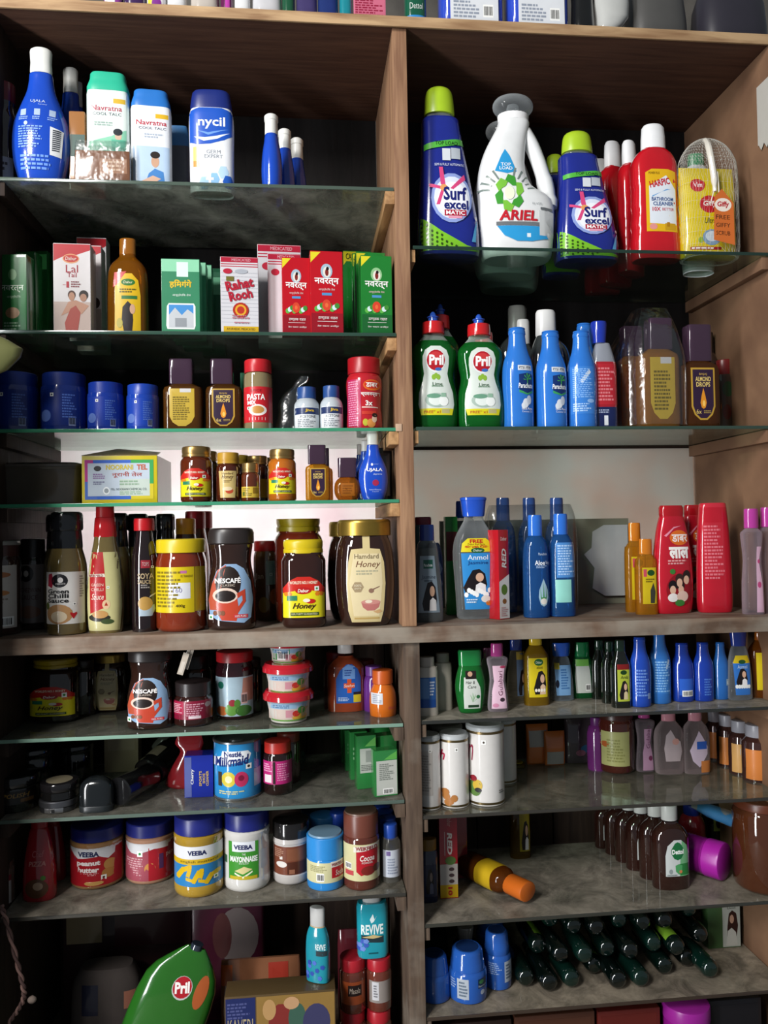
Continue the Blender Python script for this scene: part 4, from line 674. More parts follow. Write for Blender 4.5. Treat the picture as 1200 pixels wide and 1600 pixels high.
def coco(label, x0, x1, yt, dep, sh='R2', back=False, c='#2c72c8', yb=None, full=True, rot=0):
    b = It('coconut_oil_bottle', label, 'bottle', sh, x0, x1, yt, dep=dep, yb=yb, d=.8, rot=rot)
    b.loft('body', mat(c, 'gl'), [(0, .9), (.012, .96), (.05, .98), (.2, .98), (.35, 1), (.5, 1), (.62, .96), (.7, .82), (.78, .65), (.86, .56), (.93, .53)], sm=2)
    b.loft('cap', mat(c, 'gl'), [(.93, .54), (.935, .56), (.97, .55), (.98, .5), (.985, .54), (.995, .52), (1, .44)], surf=False)
    if full and not back:
        b.cur = b.e; b.lay = .0003; b.R(-.2, .56, .72, .61, '#d8dde4', 'price_sticker'); b.T('₹73/- ₹70', .26, .585, .78, .03, '#2a3038'); b.poly([(-.14, .37), (.4, .335), (.78, .36), (.8, .52), (.4, .535), (-.14, .52)], '#16306a', 'label'); b.poly([(-.14, .345), (.4, .32), (.8, .345), (.78, .365), (.4, .335), (-.14, .37)], '#3a9a5c')
        for q in range(5): b.poly([(.42, .47), (.42+.3*math.cos(q*.785), .47+.06*math.sin(q*.785)+.005), (.42+.24*math.cos(q*.785+.3), .47+.05*math.sin(q*.785+.3)+.01)], '#4ab04a', 'palm')
        b.R(.39, .4, .44, .48, '#4ab04a', 'palm'); b.T('Parachute', .3, .41, .98, .05, '#eef2f8', bold=.025, it=.15); b.E(.28, .24, .2, .045, '#e6ebf2', 'coconut'); b.E(.5, .27, .16, .045, '#d2dae6', 'coconut'); b.E(.12, .215, .14, .03, '#dfe6ee', 'coconut'); b.T('100% Pure', .36, .185, .7, .024, '#eef2f8', bold=.02); b.T('Coconut Oil', .36, .158, .68, .02, '#dfe6f2')
    elif full: b.L(-.9, .14, .6, .62, '#3b7ecf', k='gl'); b.N(-.8, .3, .5, .6, 15, '#7fb0ea'); b.E(.3, .27, .25, .02, '#8fb8ea'); b.N(-.8, .16, .4, .25, 4, '#a9cbf2'); b.poly([(-.4, .47), (-.25, .44), (.35, .56), (.2, .59)], '#cfd8e4', 'sticker')
    return b
coco('blue coconut oil bottle with price sticker next to the dish soap', 785, 833, 513, 35); coco('blue coconut oil bottle with price sticker, middle of three', 837, 885, 518, 35); coco('blue coconut oil bottle showing its back print, right of three', 886, 932, 518, 38, back=True)
b = coco('blue coconut oil bottle with navy cap behind the back print one', 894, 934, 506, 100, full=False)
for i, (x0, x1, yt, dp, cx, lb) in enumerate(((776, 838, 479, 190, .1, 'dark bottle with grey cap at the back of the coconut oil row'), (798, 840, 500, 135, 0, 'dark bottle with white cap behind two coconut oil bottles, lower one'), (826, 892, 486, 95, -.15, 'broad dark bottle with white cap behind the middle coconut oil bottle'))):
    b = It('cleaner_bottle', lb, 'bottle', 'R2', x0, x1, yt, dep=dp, d=.55); b.loft('body', mat('#3a3f40', 'liq'), [(0, .92), (.02, 1), (.4, 1), (.58, .97), (.7, .8), (.77, .5, .6, cx), (.79, .44, .56, cx)], sm=3, n=2.5); b.loft('cap', mat('#8d8c86' if i == 0 else '#dcdcda'), [(.785, .46, .6, cx), (.8, .48, .62, cx), (.98, .46, .6, cx), (1, .4, .5, cx)], surf=False, rib=.02, seg=40)
b = It('insect_spray_bottle', 'red and navy bottle with upturned blue cap beside the filmed oil pack', 'bottle', 'R2', 922, 962, 504, dep=45, d=.6); b.loft('body', mat('#a31c28', 'gl'), [(0, .92), (.015, 1), (.55, 1), (.62, .95)], n=3); b.loft('shoulder', mat('#8b8f98', 'gl'), [(.62, .95), (.7, .8), (.78, .6), (.8, .54)], n=2.4, sm=2, surf=False); b.loft('cap', mat('#1e35a0', 'gl'), [(.8, .5, .75, -.25), (.98, .62, .9, -.25), (1, .58, .85, -.25)], surf=False)
b.L(-.95, .02, .95, .2, '#1a2450'); b.N(-.6, .14, .5, .18, 2, '#a0aac4'); b.R(-.2, .03, .1, .12, '#e0e4ea'); b.L(-.9, .22, .95, .6, '#b02430'); b.N(-.6, .25, .8, .57, 10, '#d87a80')
# filmed twin pack of almond oil
almond('large amber almond oil bottle in a clear film bag, right of the pair', 996, 1057, 500, 42, 'R2', z=.72, capw=.6, c='#c08434', back=True, capx=.1)
almond('large amber almond oil bottle in a clear film bag, left of the pair', 962, 1012, 512, 95, 'R2', z=.72, capw=.6, c='#b8762a', full=False)
b = It('film_bag', 'clear crinkled film bag around two large amber oil bottles', 'wrapper', 'R2', 957, 1057, 486, dep=70, d=1.2); b.loft('film', mat('#f4f6f6', 'film'), [(.02, .98, .95), (.3, 1, 1), (.55, .98, .97), (.7, .9, .85), (.85, .72, .6, .1), (1, .5, .3, .18)], n=3.4, sm=3, seg=44, rib=.03)
b = almond('dark almond oil bottle with purple label, front right of the shelf', 1059, 1118, 510, 40, 'R2', z=.65, capw=.62, c='#6a3c18', capx=.05)
b = It('shampoo_bottle', 'grey bottle with dull red cap at the back by the side panel', 'bottle', 'R2', 1116, 1156, 563, dep=150, d=.7); b.loft('body', mat('#75807e', 'gl'), [(0, .95), (.02, 1), (.7, 1), (.8, .75)], n=3); cap(b, .8, .75, '#7a2020'); b.L(-.9, .1, .2, .8, '#4a3a30'); b.E(-.3, .6, .4, .1, '#2a4a2c'); b.E(-.4, .3, .3, .1, '#5a2018')
b = It('oil_bottle', 'dark bottle in shade behind the purple label oil', 'bottle', 'R2', 1088, 1122, 520, dep=180, d=.8); b.loft('body', mat('#2a1c16', 'liq'), [(0, .95), (.02, 1), (.7, 1), (.8, .6)], n=3); cap(b, .8, .6, '#151010')

# ---------------------------------------------------------------- R3 : middle board, right bay
def clearb(name, label, sh, x0, x1, yt, dep=None, yb=None, c='#c9d0d4', capc='#1f4fb8', prof=None, zc=.8, cw=.5, d=.55, k='clr', cprof=None, n=2.8, fill=None, grp=None, rot=0):
    b = It(name, label, 'bottle', sh, x0, x1, yt, dep=dep, yb=yb, d=d, grp=grp, rot=rot)
    b.loft('body', mat(c, k), prof or [(0, .9), (.015, .97), (.05, 1), (.3, .96), (.55, .84), (zc-.08, .68), (zc-.02, .55), (zc, .42)], n=n, sm=2)
    if fill: pr = prof or [(0, .9), (.05, 1), (.3, .96), (.55, .84), (zc-.08, .68)]; b.loft('liquid', mat(fill, 'oil'), [(max(.01, q[0]), q[1]*.94) for q in pr if q[0] < zc-.06], n=n, sm=2, surf=False)
    b.loft('cap', mat(capc, 'gl'), cprof or [(zc-.005, cw*.97), (zc, cw), (.985, cw*.97), (1, cw*.9)], surf=False)
    return b
def lady(b, x, z, w_, h, hair='#1b1518', top='#e2e0e0', skin='#cfa78c'):
    b.poly([(x-w_*.5, z), (x+w_*.3, z), (x+w_*.45, z+h*.35), (x+w_*.36, z+h*.8), (x+w_*.1, z+h), (x-w_*.2, z+h*.95), (x-w_*.42, z+h*.6), (x-w_*.6, z+h*.25)], hair, 'hair'); b.poly([(x-w_*.1, z), (x+w_*.4, z), (x+w_*.38, z+h*.35), (x+w_*.15, z+h*.45), (x-w_*.05, z+h*.35)], top, 'dress'); b.E(x+w_*.12, z+h*.66, w_*.18, h*.18, skin, 'face')
b = clearb('jasmine_oil_bottle', 'clear jasmine oil bottle with navy cap beside the divider', 'R3', 645, 691, 820, yb=973, capc='#1f3f8e', zc=.84, cw=.5, c='#aeb4b6', fill='#8f9898')
b.poly([(-.75, .1), (.72, .1), (.42, .68), (-.55, .68)], '#8797a4', 'label'); b.R(-.34, .55, .3, .64, '#1d5a4a', 'badge'); b.T('Parachute', -.02, .585, .55, .03, '#dfe6e6', bold=.02); b.T('Jasmine', -.02, .46, .95, .05, '#2a3a4c', it=.2); b.N(-.3, .41, .3, .44, 1, '#4a5a68'); lady(b, .1, .12, .95, .3)
b = clearb('jasmine_oil_bottle', 'clear jasmine oil bottle with blue cap and free offer label', 'R3', 708, 774, 777, yb=968, capc='#2454c4', zc=.845, cw=.56, c='#c4cacc', cprof=[(.84, .5, .62), (.85, .52, .64), (.97, .6, .74), (.975, .63, .78), (.995, .63, .78), (1, .58, .7)], prof=[(0, .8), (.015, .86), (.06, .87), (.2, .9), (.4, .97), (.55, 1), (.66, .9), (.74, .68), (.8, .48), (.84, .44)])
b.poly([(-.56, .08), (.62, .08), (.78, .54), (-.72, .54)], '#2f86c8', 'label'); b.poly([(-.72, .55), (.78, .55), (.72, .62), (.45, .66), (-.4, .66), (-.66, .62)], '#dccb1e', 'flash'); b.T('FREE', .0, .637, .62, .03, '#b8241c', bold=.04); b.T('Dabur Red Paste', 0, .612, .8, .016, '#7a2a10'); b.T('40g with ₹20/-', 0, .59, 1.1, .026, '#b8241c', bold=.03); b.E(.05, .562, .32, .022, '#1f5a2c', 'badge'); b.T('Dabur', .05, .562, .42, .017, '#e8f0e0', it=.2); b.T('Anmol', .05, .505, .95, .04, '#f0f4f8'); b.T('Jasmine', .05, .458, .95, .036, '#123a78', bold=.01); lady(b, .0, .21, 1.05, .2)
for i in range(10): b.E(-.5+.12*i, .2+.012*((i*7) % 4), .1, .022, '#eef0ee', 'blossom', N=7)
b.E(.4, .165, .22, .03, '#dcd8d0', 'coconut'); b.E(.55, .13, .15, .02, '#c8742c', 'almond'); b.N(-.5, .13, .1, .17, 2, '#cfe4f4')
clearb('jasmine_oil_bottle', 'clear oil bottle with blue cap directly behind the free offer one', 'R3', 702, 752, 783, yb=955, capc='#2350bc', zc=.85, cw=.55, c='#b4babc', d=.5)
b = It('shampoo_bottle', 'bottle with maroon and teal top in shade behind the navy capped oil', 'bottle', 'R3', 648, 676, 808, dep=150, d=.8); b.loft('body', mat('#2f5a62', 'gl'), [(0, .95), (.02, 1), (.9, 1), (.92, .9)], n=3.5); cap(b, .92, .9, '#7a1430', n=3.5)
b = It('lotion_bottle', 'dark blue diamond patterned bottle behind the navy capped oil', 'bottle', 'R3', 664, 693, 848, dep=110, d=.7); b.loft('body', mat('#27406e', 'gl'), [(0, .8), (.03, .9), (.5, 1), (.8, .95), (.95, .7), (1, .5)], n=2.5, sm=2)
for i in range(3): b.poly([(.2, .25+.2*i), (.5, .15+.2*i), (.8, .25+.2*i), (.5, .35+.2*i)], '#7f93b4', 'diamond', new=i == 0)
b = It('oil_carton', 'tall green carton behind the free offer jasmine oil', 'carton', 'R3', 697, 716, 808, dep=140, d=.8, box=True); carton(b, '#2f8f3a'); b.L(-.9, .55, .9, .85, '#6a2a2a')
b = It('toothpaste_carton', 'red toothpaste carton standing upright on the middle board', 'carton', 'R3', 771, 793, 828, dep=52, d=1.0, box=True, rot=32)
b.box('carton', mat('#b01c26', 'gl'), bev=.0006); b.L(-.98, .01, .98, .4, '#dedbd8'); b.poly([(-.98, .4), (.98, .4), (.98, .5), (-.98, .42)], '#dedbd8'); b.E(0, .33, .6, .06, '#5a7a2c', 'herb'); b.E(0, .2, .4, .03, '#8a5a2c', 'herb'); b.N(-.7, .03, .7, .14, 5, '#c49a9a'); b.T('Dabur', 0, .9, 1.2, .04, '#f0e0d8'); b.T('RED', 0, .68, .9, .22, '#e6dcd8', it=.2, bold=.03, rot=90)
def aloe(label, x0, x1, yt, dep=None, yb=None, c='#2f6fb8', full=True, lb=0, capc='#2f6fd0'):
    b = clearb('aloe_oil_bottle', label, 'R3', x0, x1, yt, dep=dep, yb=yb, c=c, k='oil', capc=capc, zc=.8, cw=.55, d=.8, n=2.3, prof=[(0, .9), (.015, .97), (.05, 1), (.5, 1), (.68, .93), (.76, .74), (.8, .52)])
    if full and lb == 0: b.cur = b.e; b.lay = .0003; b.T('Parachute', .35, .62, .7, .025, '#cfdcee'); b.T('Aloe', .1, .535, .8, .045, '#f0f4f8', bold=.02); b.T('Vera', .75, .535, .4, .035, '#f0f4f8'); b.N(-.2, .48, .7, .51, 2, '#a8c0e0'); b.poly([(.35, .38), (.7, .27), (.75, .2), (.6, .13), (.35, .11), (.1, .13), (-.05, .2), (0, .27)], '#9fc0d0', 'drop'); b.poly([(.1, .2), (.3, .2), (.35, .34), (.4, .2), (.6, .2), (.62, .3), (.5, .17), (.2, .17), (.08, .3)], '#3a8a44', 'leaf'); b.E(.35, .16, .25, .03, '#e6e2da', 'coconut')
    if lb == 1: b.L(-.7, .14, .5, .36, '#8fd0c4'); b.L(-.6, .38, .9, .72, '#4a86c8', k='gl'); b.N(-.5, .4, .8, .7, 12, '#a8c8ec')
aloe('blue aloe oil bottle with bright cap and leaf drop label', 817, 857, 805, dep=72); aloe('blue aloe oil bottle with bright cap turned to its mint back label', 857, 897, 803, dep=78, lb=1)
for i, (x0, x1) in enumerate(((768, 806), (810, 846), (852, 890))): aloe(('blue aloe oil bottle in shrink wrap behind the red carton', 'blue aloe oil bottle in shrink wrap, middle of the wrapped three', 'blue aloe oil bottle in shrink wrap, right of the wrapped three')[i], x0, x1, 778, dep=168, c='#2a5f9a', full=False, capc='#2c4a86')
b = It('shrink_wrap', 'clear shrink wrap around the three rear blue oil bottles', 'wrapper', 'R3', 760, 898, 782, dep=168, d=.36); b.loft('film', mat('#dfe6ea', 'film'), [(.01, .99, 1), (.5, 1, 1), (.75, .99, .97), (.88, .96, .8), (.96, .9, .5)], n=6, sm=2, seg=40)
# goods behind glass: flattened carton and torn paper
b = It('carton', 'flattened grey green carton leaning on the rear pane', 'carton', 'R3', 690, 985, 812, dep=258, d=.02, box=True); b.box('board', mat('#8b8d78', 'pa'), bev=0, y0=-1, y1=1); b.L(-.9, .05, .3, .9, '#93957f'); b.R(-.88, .1, -.6, .8, '#7f8270', 'panel'); b.N(-.8, .3, -.6, .6, 5, '#6a6d60')
b = It('paper_sheet', 'torn white paper hanging in front of the grey green carton', 'paper', 'R3', 905, 984, 818, dep=250, d=.02, box=True); b.box('sheet', mat('#c2c8c6', 'pa'), .0, .95, -1, 1, .1, .98, bev=0); b.poly([(0, .1), (0, .98), (-.45, .9), (-.5, .7), (-.8, .62), (-.4, .45), (-.5, .2)], '#c2c8c6', 'torn_edge', new=True)
for i, (x0, x1, yt, dp, lb) in enumerate(((977, 1008, 817, 110, 'taller amber oil bottle with orange cap, behind the small one'), (993, 1026, 842, 70, 'small amber oil bottle with orange cap and yellow label'))):
    b = clearb('almond_oil_bottle', lb, 'R3', x0, x1, yt, dep=dp, c='#c98a22', k='oil', capc='#c9761c', zc=.8, cw=.6, d=.6, n=3, prof=[(0, .92), (.015, 1), (.66, 1), (.73, .85), (.78, .6), (.8, .55)]); b.poly([(-.6, .14), (.7, .14), (.7, .62), (-.6, .62)], '#c8b01c', 'label'); b.E(.2, .55, .35, .04, '#1f4a20', 'badge'); b.R(-.5, .5, -.2, .6, '#c04a5a'); b.poly([(.1, .15), (.5, .15), (.6, .3), (.4, .42), (.1, .32)], '#3a3a30', 'hair'); b.N(-.3, .42, .6, .48, 2, '#6a5a10')
def laal(label, x0, x1, yt, dep, rot=0, back=False):
    b = It('shampoo_bottle', label, 'bottle', 'R3', x0, x1, yt, dep=dep, d=.5, rot=rot)
    if back: b.loft('body', mat('#b5182a', 'gl'), [(0, .88), (.015, .95), (.1, 1), (.4, .98), (.75, .88), (.9, .8), (.96, .77)], n=2.8, sm=2); b.loft('cap', mat('#c22a3a', 'gl'), [(.96, .76), (.99, .74), (1, .68)], n=2.8, surf=False)
    else: b.loft('body', mat('#b5182a', 'gl'), [(0, .8), (.015, .88), (.1, .96), (.3, 1), (.5, .95), (.75, .78), (.88, .62), (.9, .58)], n=2.8, sm=2); b.loft('cap', mat('#a8141e', 'gl'), [(.895, .58), (.92, .6), (.98, .6), (1, .54)], n=2.8, surf=False)
    return b
def laalface(b):
    b.cur = b.e; b.lay = .0003; b.poly([(-.6, .72), (-.1, .8), (.3, .81), (-.1, .785), (-.5, .71)], '#e08aa0', 'swoosh'); b.E(.15, .7, .5, .07, '#d86a24', 'badge'); b.T('डाबर', .18, .695, .85, .07, '#f4ece6', bold=.02); b.T('लाल', .1, .56, 1.05, .11, '#f6f0ec', bold=.05); b.N(-.5, .45, .6, .5, 2, '#e0a0a0'); b.E(.1, .22, .72, .15, '#8a141e', 'disc')
    for x, z, c in ((-.3, .24, '#1c1416'), (.05, .3, '#3a2420'), (.45, .33, '#2a1c1a'), (.1, .24, '#2a1a18')): b.E(x, z+.02, .22, .05, c, 'hair')
    for x, z in ((-.3, .22), (.05, .285), (.42, .31), (.12, .22)): b.E(x, z, .15, .04, '#d8ae94', 'face')
    b.E(-.3, .15, .26, .04, '#e6e0dc', 'dress'); b.E(.2, .16, .3, .05, '#d8b8a8', 'dress'); b.E(-.3, .39, .14, .025, '#3a7a34', 'leaf'); b.E(.05, .1, .25, .03, '#3a7a34', 'leaf')
b = laal('red shampoo bottle with family picture, front left of three', 1019, 1081, 790, 75, 6); laalface(b); b = laal('red shampoo bottle with family picture, half hidden in the middle', 1060, 1112, 789, 125, 6); laalface(b)
b = laal('red shampoo bottle showing plain back print beside the side panel', 1089, 1141, 786, 70, -4, True); b.L(-.75, .35, .4, .82, '#ba2434', k='gl'); b.N(-.7, .3, .4, .8, 16, '#d8707c')
for i, (x0, x1, lb) in enumerate(((1160, 1190, 'clear rose water bottle with magenta cap near the picture edge, left one'), (1186, 1216, 'clear rose water bottle with magenta cap cut by the picture edge'))):
    b = clearb('rose_water_bottle', lb, 'R3', x0, x1, 795-i*2, dep=30+i*8, c='#b9aab4', capc='#b03a94', zc=.82, cw=.7, d=.8, prof=[(0, .95), (.02, 1), (.3, .97), (.5, .82), (.65, .92), (.76, 1), (.79, .8), (.82, .5)]); b.poly([(-.1, .02), (.7, .02), (.6, .3), (.3, .5), (.6, .64), (.1, .64), (.0, .4)], '#cfa8be', 'label'); b.E(.25, .28, .2, .03, '#b8487a', 'rose'); b.E(.3, .5, .14, .02, '#b8487a', 'rose')

# ---------------------------------------------------------------- L5 : middle board, left bay
b = It('jar', 'white labelled jar with dark lid cut by the left picture edge', 'jar', 'L5', -48, 32, 845, dep=55); jarbody(b, mat('#3a2420', 'liq'), top=.84, neck=.9); cap(b, .83, .92, '#4a2a26', rib=.02, seg=40, name='lid', z1=.97); cap(b, .95, .96, '#8a8680', name='lid_ring'); b.L(-.2, .08, .96, .74, '#bdb6ae'); b.E(.55, .64, .28, .03, '#a8683c', 'picture'); b.E(.5, .45, .3, .03, '#b8783c', 'picture'); b.N(0, .2, .8, .4, 6, '#8a7a70'); b.bar(.4, .1, .9, .2)
b = It('sauce_bottle', 'dark bottle with grey label in shade behind the green chilli sauce', 'bottle', 'L5', 30, 76, 842, dep=110); jarbody(b, mat('#241c1c', 'liq'), top=.8, neck=.8); cap(b, .79, .82, '#1c1818'); b.L(-.9, .08, .9, .72, '#6f6664'); b.E(-.2, .62, .5, .09, '#1e1a1a', 'emblem'); b.E(-.2, .62, .18, .035, '#a8a09a', 'emblem'); b.T('SCHEZWAN', 0, .44, 1.4, .05, '#4a2a28'); b.T('SAUCE', 0, .36, 1.1, .05, '#4a2a28'); b.E(0, .2, .7, .07, '#7a5a4a', 'picture')
def chings(label, x0, x1, yt, dep, full=True):
    b = It('sauce_bottle', label, 'bottle', 'L5', x0, x1, yt, dep=dep); b.loft('body', mat('#6a5a34', 'liq'), [(0, .92), (.015, .98), (.05, 1), (.48, 1), (.6, .93), (.68, .8), (.72, .75)], sm=2); b.loft('neck_seal', mat('#16181c', 'gl'), [(.7, .79), (.72, .79), (.8, .76), (.85, .72)], surf=False); b.loft('cap', mat('#16181c', 'gl'), [(.845, .78), (.86, .82), (.97, .81), (.99, .76), (1, .66)], surf=False, rib=.015, seg=40)
    if full: b.L(-.96, .09, .96, .51, '#dcd9d4'); b.poly([(-.75, .4), (-.5, .38), (-.4, .44), (-.5, .5), (-.7, .49)], '#a8243c', 'emblem'); b.E(-.1, .44, .42, .055, '#1a1a1e', 'emblem'); b.E(-.05, .445, .14, .022, '#e0dcd8', 'emblem'); b.T("CHING'S", -.05, .415, .5, .014, '#e0dcd8'); b.T('Green', -.2, .355, 1.1, .036, '#1e1c1c', bold=.03); b.T('Chilli', -.2, .317, 1.1, .036, '#1e1c1c', bold=.03); b.T('Sauce', -.2, .28, 1.1, .036, '#1e1c1c', bold=.03); b.E(-.15, .17, .68, .08, '#b88a5a', 'bowl'); b.E(-.15, .15, .42, .045, '#dcc8a8', 'bowl'); b.E(-.78, .235, .12, .03, '#5a6a2a', 'pepper'); b.poly([(.55, .13), (.7, .17), (.68, .185), (.55, .175), (.42, .185), (.4, .17)], '#b81c24', 'heart'); b.veg(.6, .25, .07, '#2a2a2c'); b.N(.8, .3, .95, .48, 9, '#8a8680')
    return b
chings('green chilli sauce bottle with black cap and white label, front left', 74, 136, 800, 42)
for i, (x0, x1, yt, dp, lb) in enumerate(((68, 120, 804, 110, 'black capped sauce bottle behind the green chilli sauce'), (160, 205, 802, 130, 'black capped sauce bottle behind the red capped green sauce'), (196, 236, 803, 150, 'black capped bottle behind the soya sauce'), (222, 256, 806, 200, 'black capped bottle at the back right of the soya sauce'), (240, 278, 803, 175, 'black capped bottle behind the yellow lidded jar'))): chings(lb, x0, x1, yt, dp, False)
b = It('sauce_bottle', 'tall green chilli sauce bottle with red cap and cream label', 'bottle', 'L5', 137, 193, 786, dep=42, d=.75)
b.loft('body', mat('#6f6038', 'liq'), [(0, .88), (.012, .93), (.2, 1), (.4, .96), (.55, .84), (.68, .66), (.74, .6)], sm=2, n=2.4); b.loft('neck_seal', mat('#b01a20', 'gl'), [(.735, .63), (.745, .65), (.86, .59), (.885, .56), (.89, .5)], surf=False); cap(b, .888, .52, '#b5181e', w1=.5, rib=.02, seg=36)
b.poly([(-.86, .02), (.86, .02), (.97, .2), (.93, .4), (.8, .56), (.7, .62), (-.7, .62), (-.84, .5), (-.95, .3), (-.96, .15)], '#c3bd86', 'label'); b.poly([(-.72, .15), (.2, .2), (.15, .42), (.0, .62), (-.6, .62), (-.75, .42)], '#b01c20', 'panel'); b.poly([(-.9, .43), (.15, .43), (.1, .455), (-.88, .45)], '#dcd4c4', 'ribbon'); b.T('WEIKFIELD', -.4, .44, .85, .02, '#8a2028', bold=.02); b.T('GREEN', -.3, .37, .7, .022, '#e6c8b8'); b.T('CHILLI', -.3, .335, .7, .022, '#e6c8b8'); b.T('Sauce', -.28, .28, .7, .045, '#f0e0d0', it=.3); b.veg(.3, .35, .07); b.E(.2, .22, .22, .035, '#d8b890', 'badge'); b.poly([(.1, .21), (.3, .21), (.2, .24)], '#a02a1c', 'badge'); b.E(-.2, .12, .62, .03, '#2c2a20', 'dish'); b.E(-.15, .145, .45, .03, '#b88a50', 'food'); b.E(.25, .09, .35, .02, '#3a4a28', 'dish')
b = It('sauce_bottle', 'dark soya sauce bottle with red cap', 'bottle', 'L5', 206, 246, 810, dep=42); b.loft('body', mat('#1e1416', 'liq'), [(0, .92), (.015, .98), (.05, 1), (.55, 1), (.7, .9), (.8, .72), (.885, .62), (.89, .6)], sm=2); cap(b, .89, .8, '#b0161e', rib=.02, seg=36); b.cur = b.e; b.lay = .0003; b.R(-.1, .56, .62, .63, '#8e2430', 'badge'); b.T('TOPS', .26, .595, .5, .035, '#c8a8a8'); b.T('SOYA', .25, .49, 1.2, .05, '#b09a78', bold=.02); b.T('SAUCE', .15, .44, 1., .035, '#b09a78', bold=.02); b.N(-.1, .38, .6, .42, 2, '#8a8480'); b.poly([(-.3, .14), (.7, .14), (.9, .2), (.85, .24), (-.3, .2)], '#9fb0bc', 'bowl'); b.E(.2, .25, .55, .06, '#b08a48', 'noodles'); b.poly([(.5, .3), (.95, .33), (.95, .345), (.6, .32)], '#bcb8b0', 'chopsticks'); b.veg(.75, .57, .09)
b = It('pickle_jar', 'red paste jar with yellow lid and yellow back label', 'jar', 'L5', 244, 323, 842, dep=44); jarbody(b, mat('#7c2c14', 'liq'), top=.84, neck=.9, shoulder=.1); cap(b, .85, .97, '#cfb518', rib=.012, seg=60, name='lid'); b.L(-.96, .21, .62, .7, '#cdb614'); b.L(.64, .22, .97, .7, '#bda418'); b.N(-.85, .26, .2, .66, 10, '#7a6a10'); b.R(-.35, .36, .48, .53, '#d8dade', 'price_sticker'); b.T('160', 0, .45, .35, .05, '#8a86a8'); b.T('400g', .1, .28, .35, .04, '#4a3c0c', bold=.02); b.T('0% TRANSFAT', .35, .6, .45, .025, '#5a4a10'); b.R(.1, .63, .35, .66, '#b86a9a', 'mark')
b = It('sauce_bottle', 'bottle with orange cap behind the yellow lidded red jar', 'bottle', 'L5', 268, 314, 810, dep=110); chb = b.loft('body', mat('#3c1c14', 'liq'), [(0, .95), (.02, 1), (.6, 1), (.75, .8), (.85, .66)], sm=2); cap(b, .85, .68, '#b87a1c', rib=.02, seg=36)
for i, (x0, x1, dp, lb) in enumerate(((284, 328, 165, 'bottle with dark red cap behind the orange capped one'), (300, 338, 220, 'bottle with dark red cap at the back beside the coffee jar'))):
    b = It('ketchup_bottle', lb, 'bottle', 'L5', x0, x1, 799, dep=dp); b.loft('body', mat('#7a3420', 'liq'), [(0, .95), (.02, 1), (.55, 1), (.75, .8), (.84, .68)], sm=2); cap(b, .84, .72, '#9a1420', rib=.02, seg=36)
def nescafe(label, sh, x0, x1, yt, dep=None, yb=None):
    b = It('coffee_jar', label, 'jar', sh, x0, x1, yt, dep=dep, yb=yb, d=.82)
    b.loft('body', mat('#2c1a14', 'liq'), [(0, .9), (.015, .97), (.06, 1), (.35, .98), (.52, .9), (.66, .8), (.76, .84), (.83, .88), (.845, .84)], sm=3, n=2.4); b.loft('lid', mat('#2a2423'), [(.84, .9), (.85, .94), (.95, .94), (.985, .88), (1, .75)], n=2.3, surf=False)
    b.poly([(-.5, .1), (.55, .07), (.82, .12), (.9, .3), (.8, .48), (.55, .6), (.25, .645), (-.2, .645), (-.55, .58), (-.75, .45), (-.9, .3), (-.85, .15)], '#86a4c4', 'label'); b.poly([(-.85, .2), (-.5, .2), (-.3, .5), (-.15, .64), (-.5, .59), (-.75, .45), (-.9, .3)], '#b05038', 'swirl'); b.E(-.08, .46, .52, .165, '#231814', 'disc'); b.T('NESCAFÉ', -.1, .49, 1.05, .06, '#f2eeea', bold=.03); b.T('CLASSIC', -.1, .44, .6, .022, '#c8b8a8'); b.poly([(-.6, .32), (.25, .38), (.35, .2), (.25, .09), (-.35, .1), (-.55, .18)], '#b8402a', 'mug'); b.E(-.2, .34, .52, .075, '#d8c0b0', 'mug_rim'); b.E(-.19, .335, .42, .055, '#1c1210', 'coffee'); b.poly([(.28, .36), (.6, .4), (.62, .28), (.32, .17), (.3, .22), (.5, .29), (.48, .34), (.3, .31)], '#b8402a', 'mug_handle'); b.R(.15, .12, .7, .155, '#c4303c', 'strip'); b.T('100% PURE', .42, .137, .45, .02, '#f0e4e0'); b.veg(-.8, .13, .1)
    for q in (-.62, -.45, -.3): b.E(q, .17, .09, .025, '#7a4a30', 'bean', N=8)
    return b
nescafe('coffee jar with brown lid and red mug label on the middle board', 'L5', 324, 400, 825, 42)
b = It('pickle_jar', 'mixed pickle jar with red lid behind the coffee and honey jars', 'jar', 'L5', 396, 438, 845, dep=150); jarbody(b, mat('#5c3a1e', 'liq'), top=.86, neck=.9); cap(b, .87, .93, '#a81c1c', name='lid'); b.L(.0, .45, .95, .75, '#8fa89a'); b.veg(.35, .58, .1); b.E(.6, .3, .35, .1, '#b8622c', 'picture'); b.E(-.2, .2, .4, .1, '#8a7434', 'picture'); b.T('Jan', -.5, .55, .6, .09, '#b09c84', bold=.02)
b = honey('large square honey jar with yellow lid and yellow label, front', 'L5', 440, 509, 843, 42, c='#2e1510', lid='#cdb51a', lk='pl', zl=.83, n=3.2, d=.85, lz=(.12, .58))
b = honey('honey jar with dull yellow lid behind the large square one', 'L5', 429, 505, 811, 120, c='#6a2414', lid='#9a8614', lk='pl', zl=.86, lab=False, n=3.)
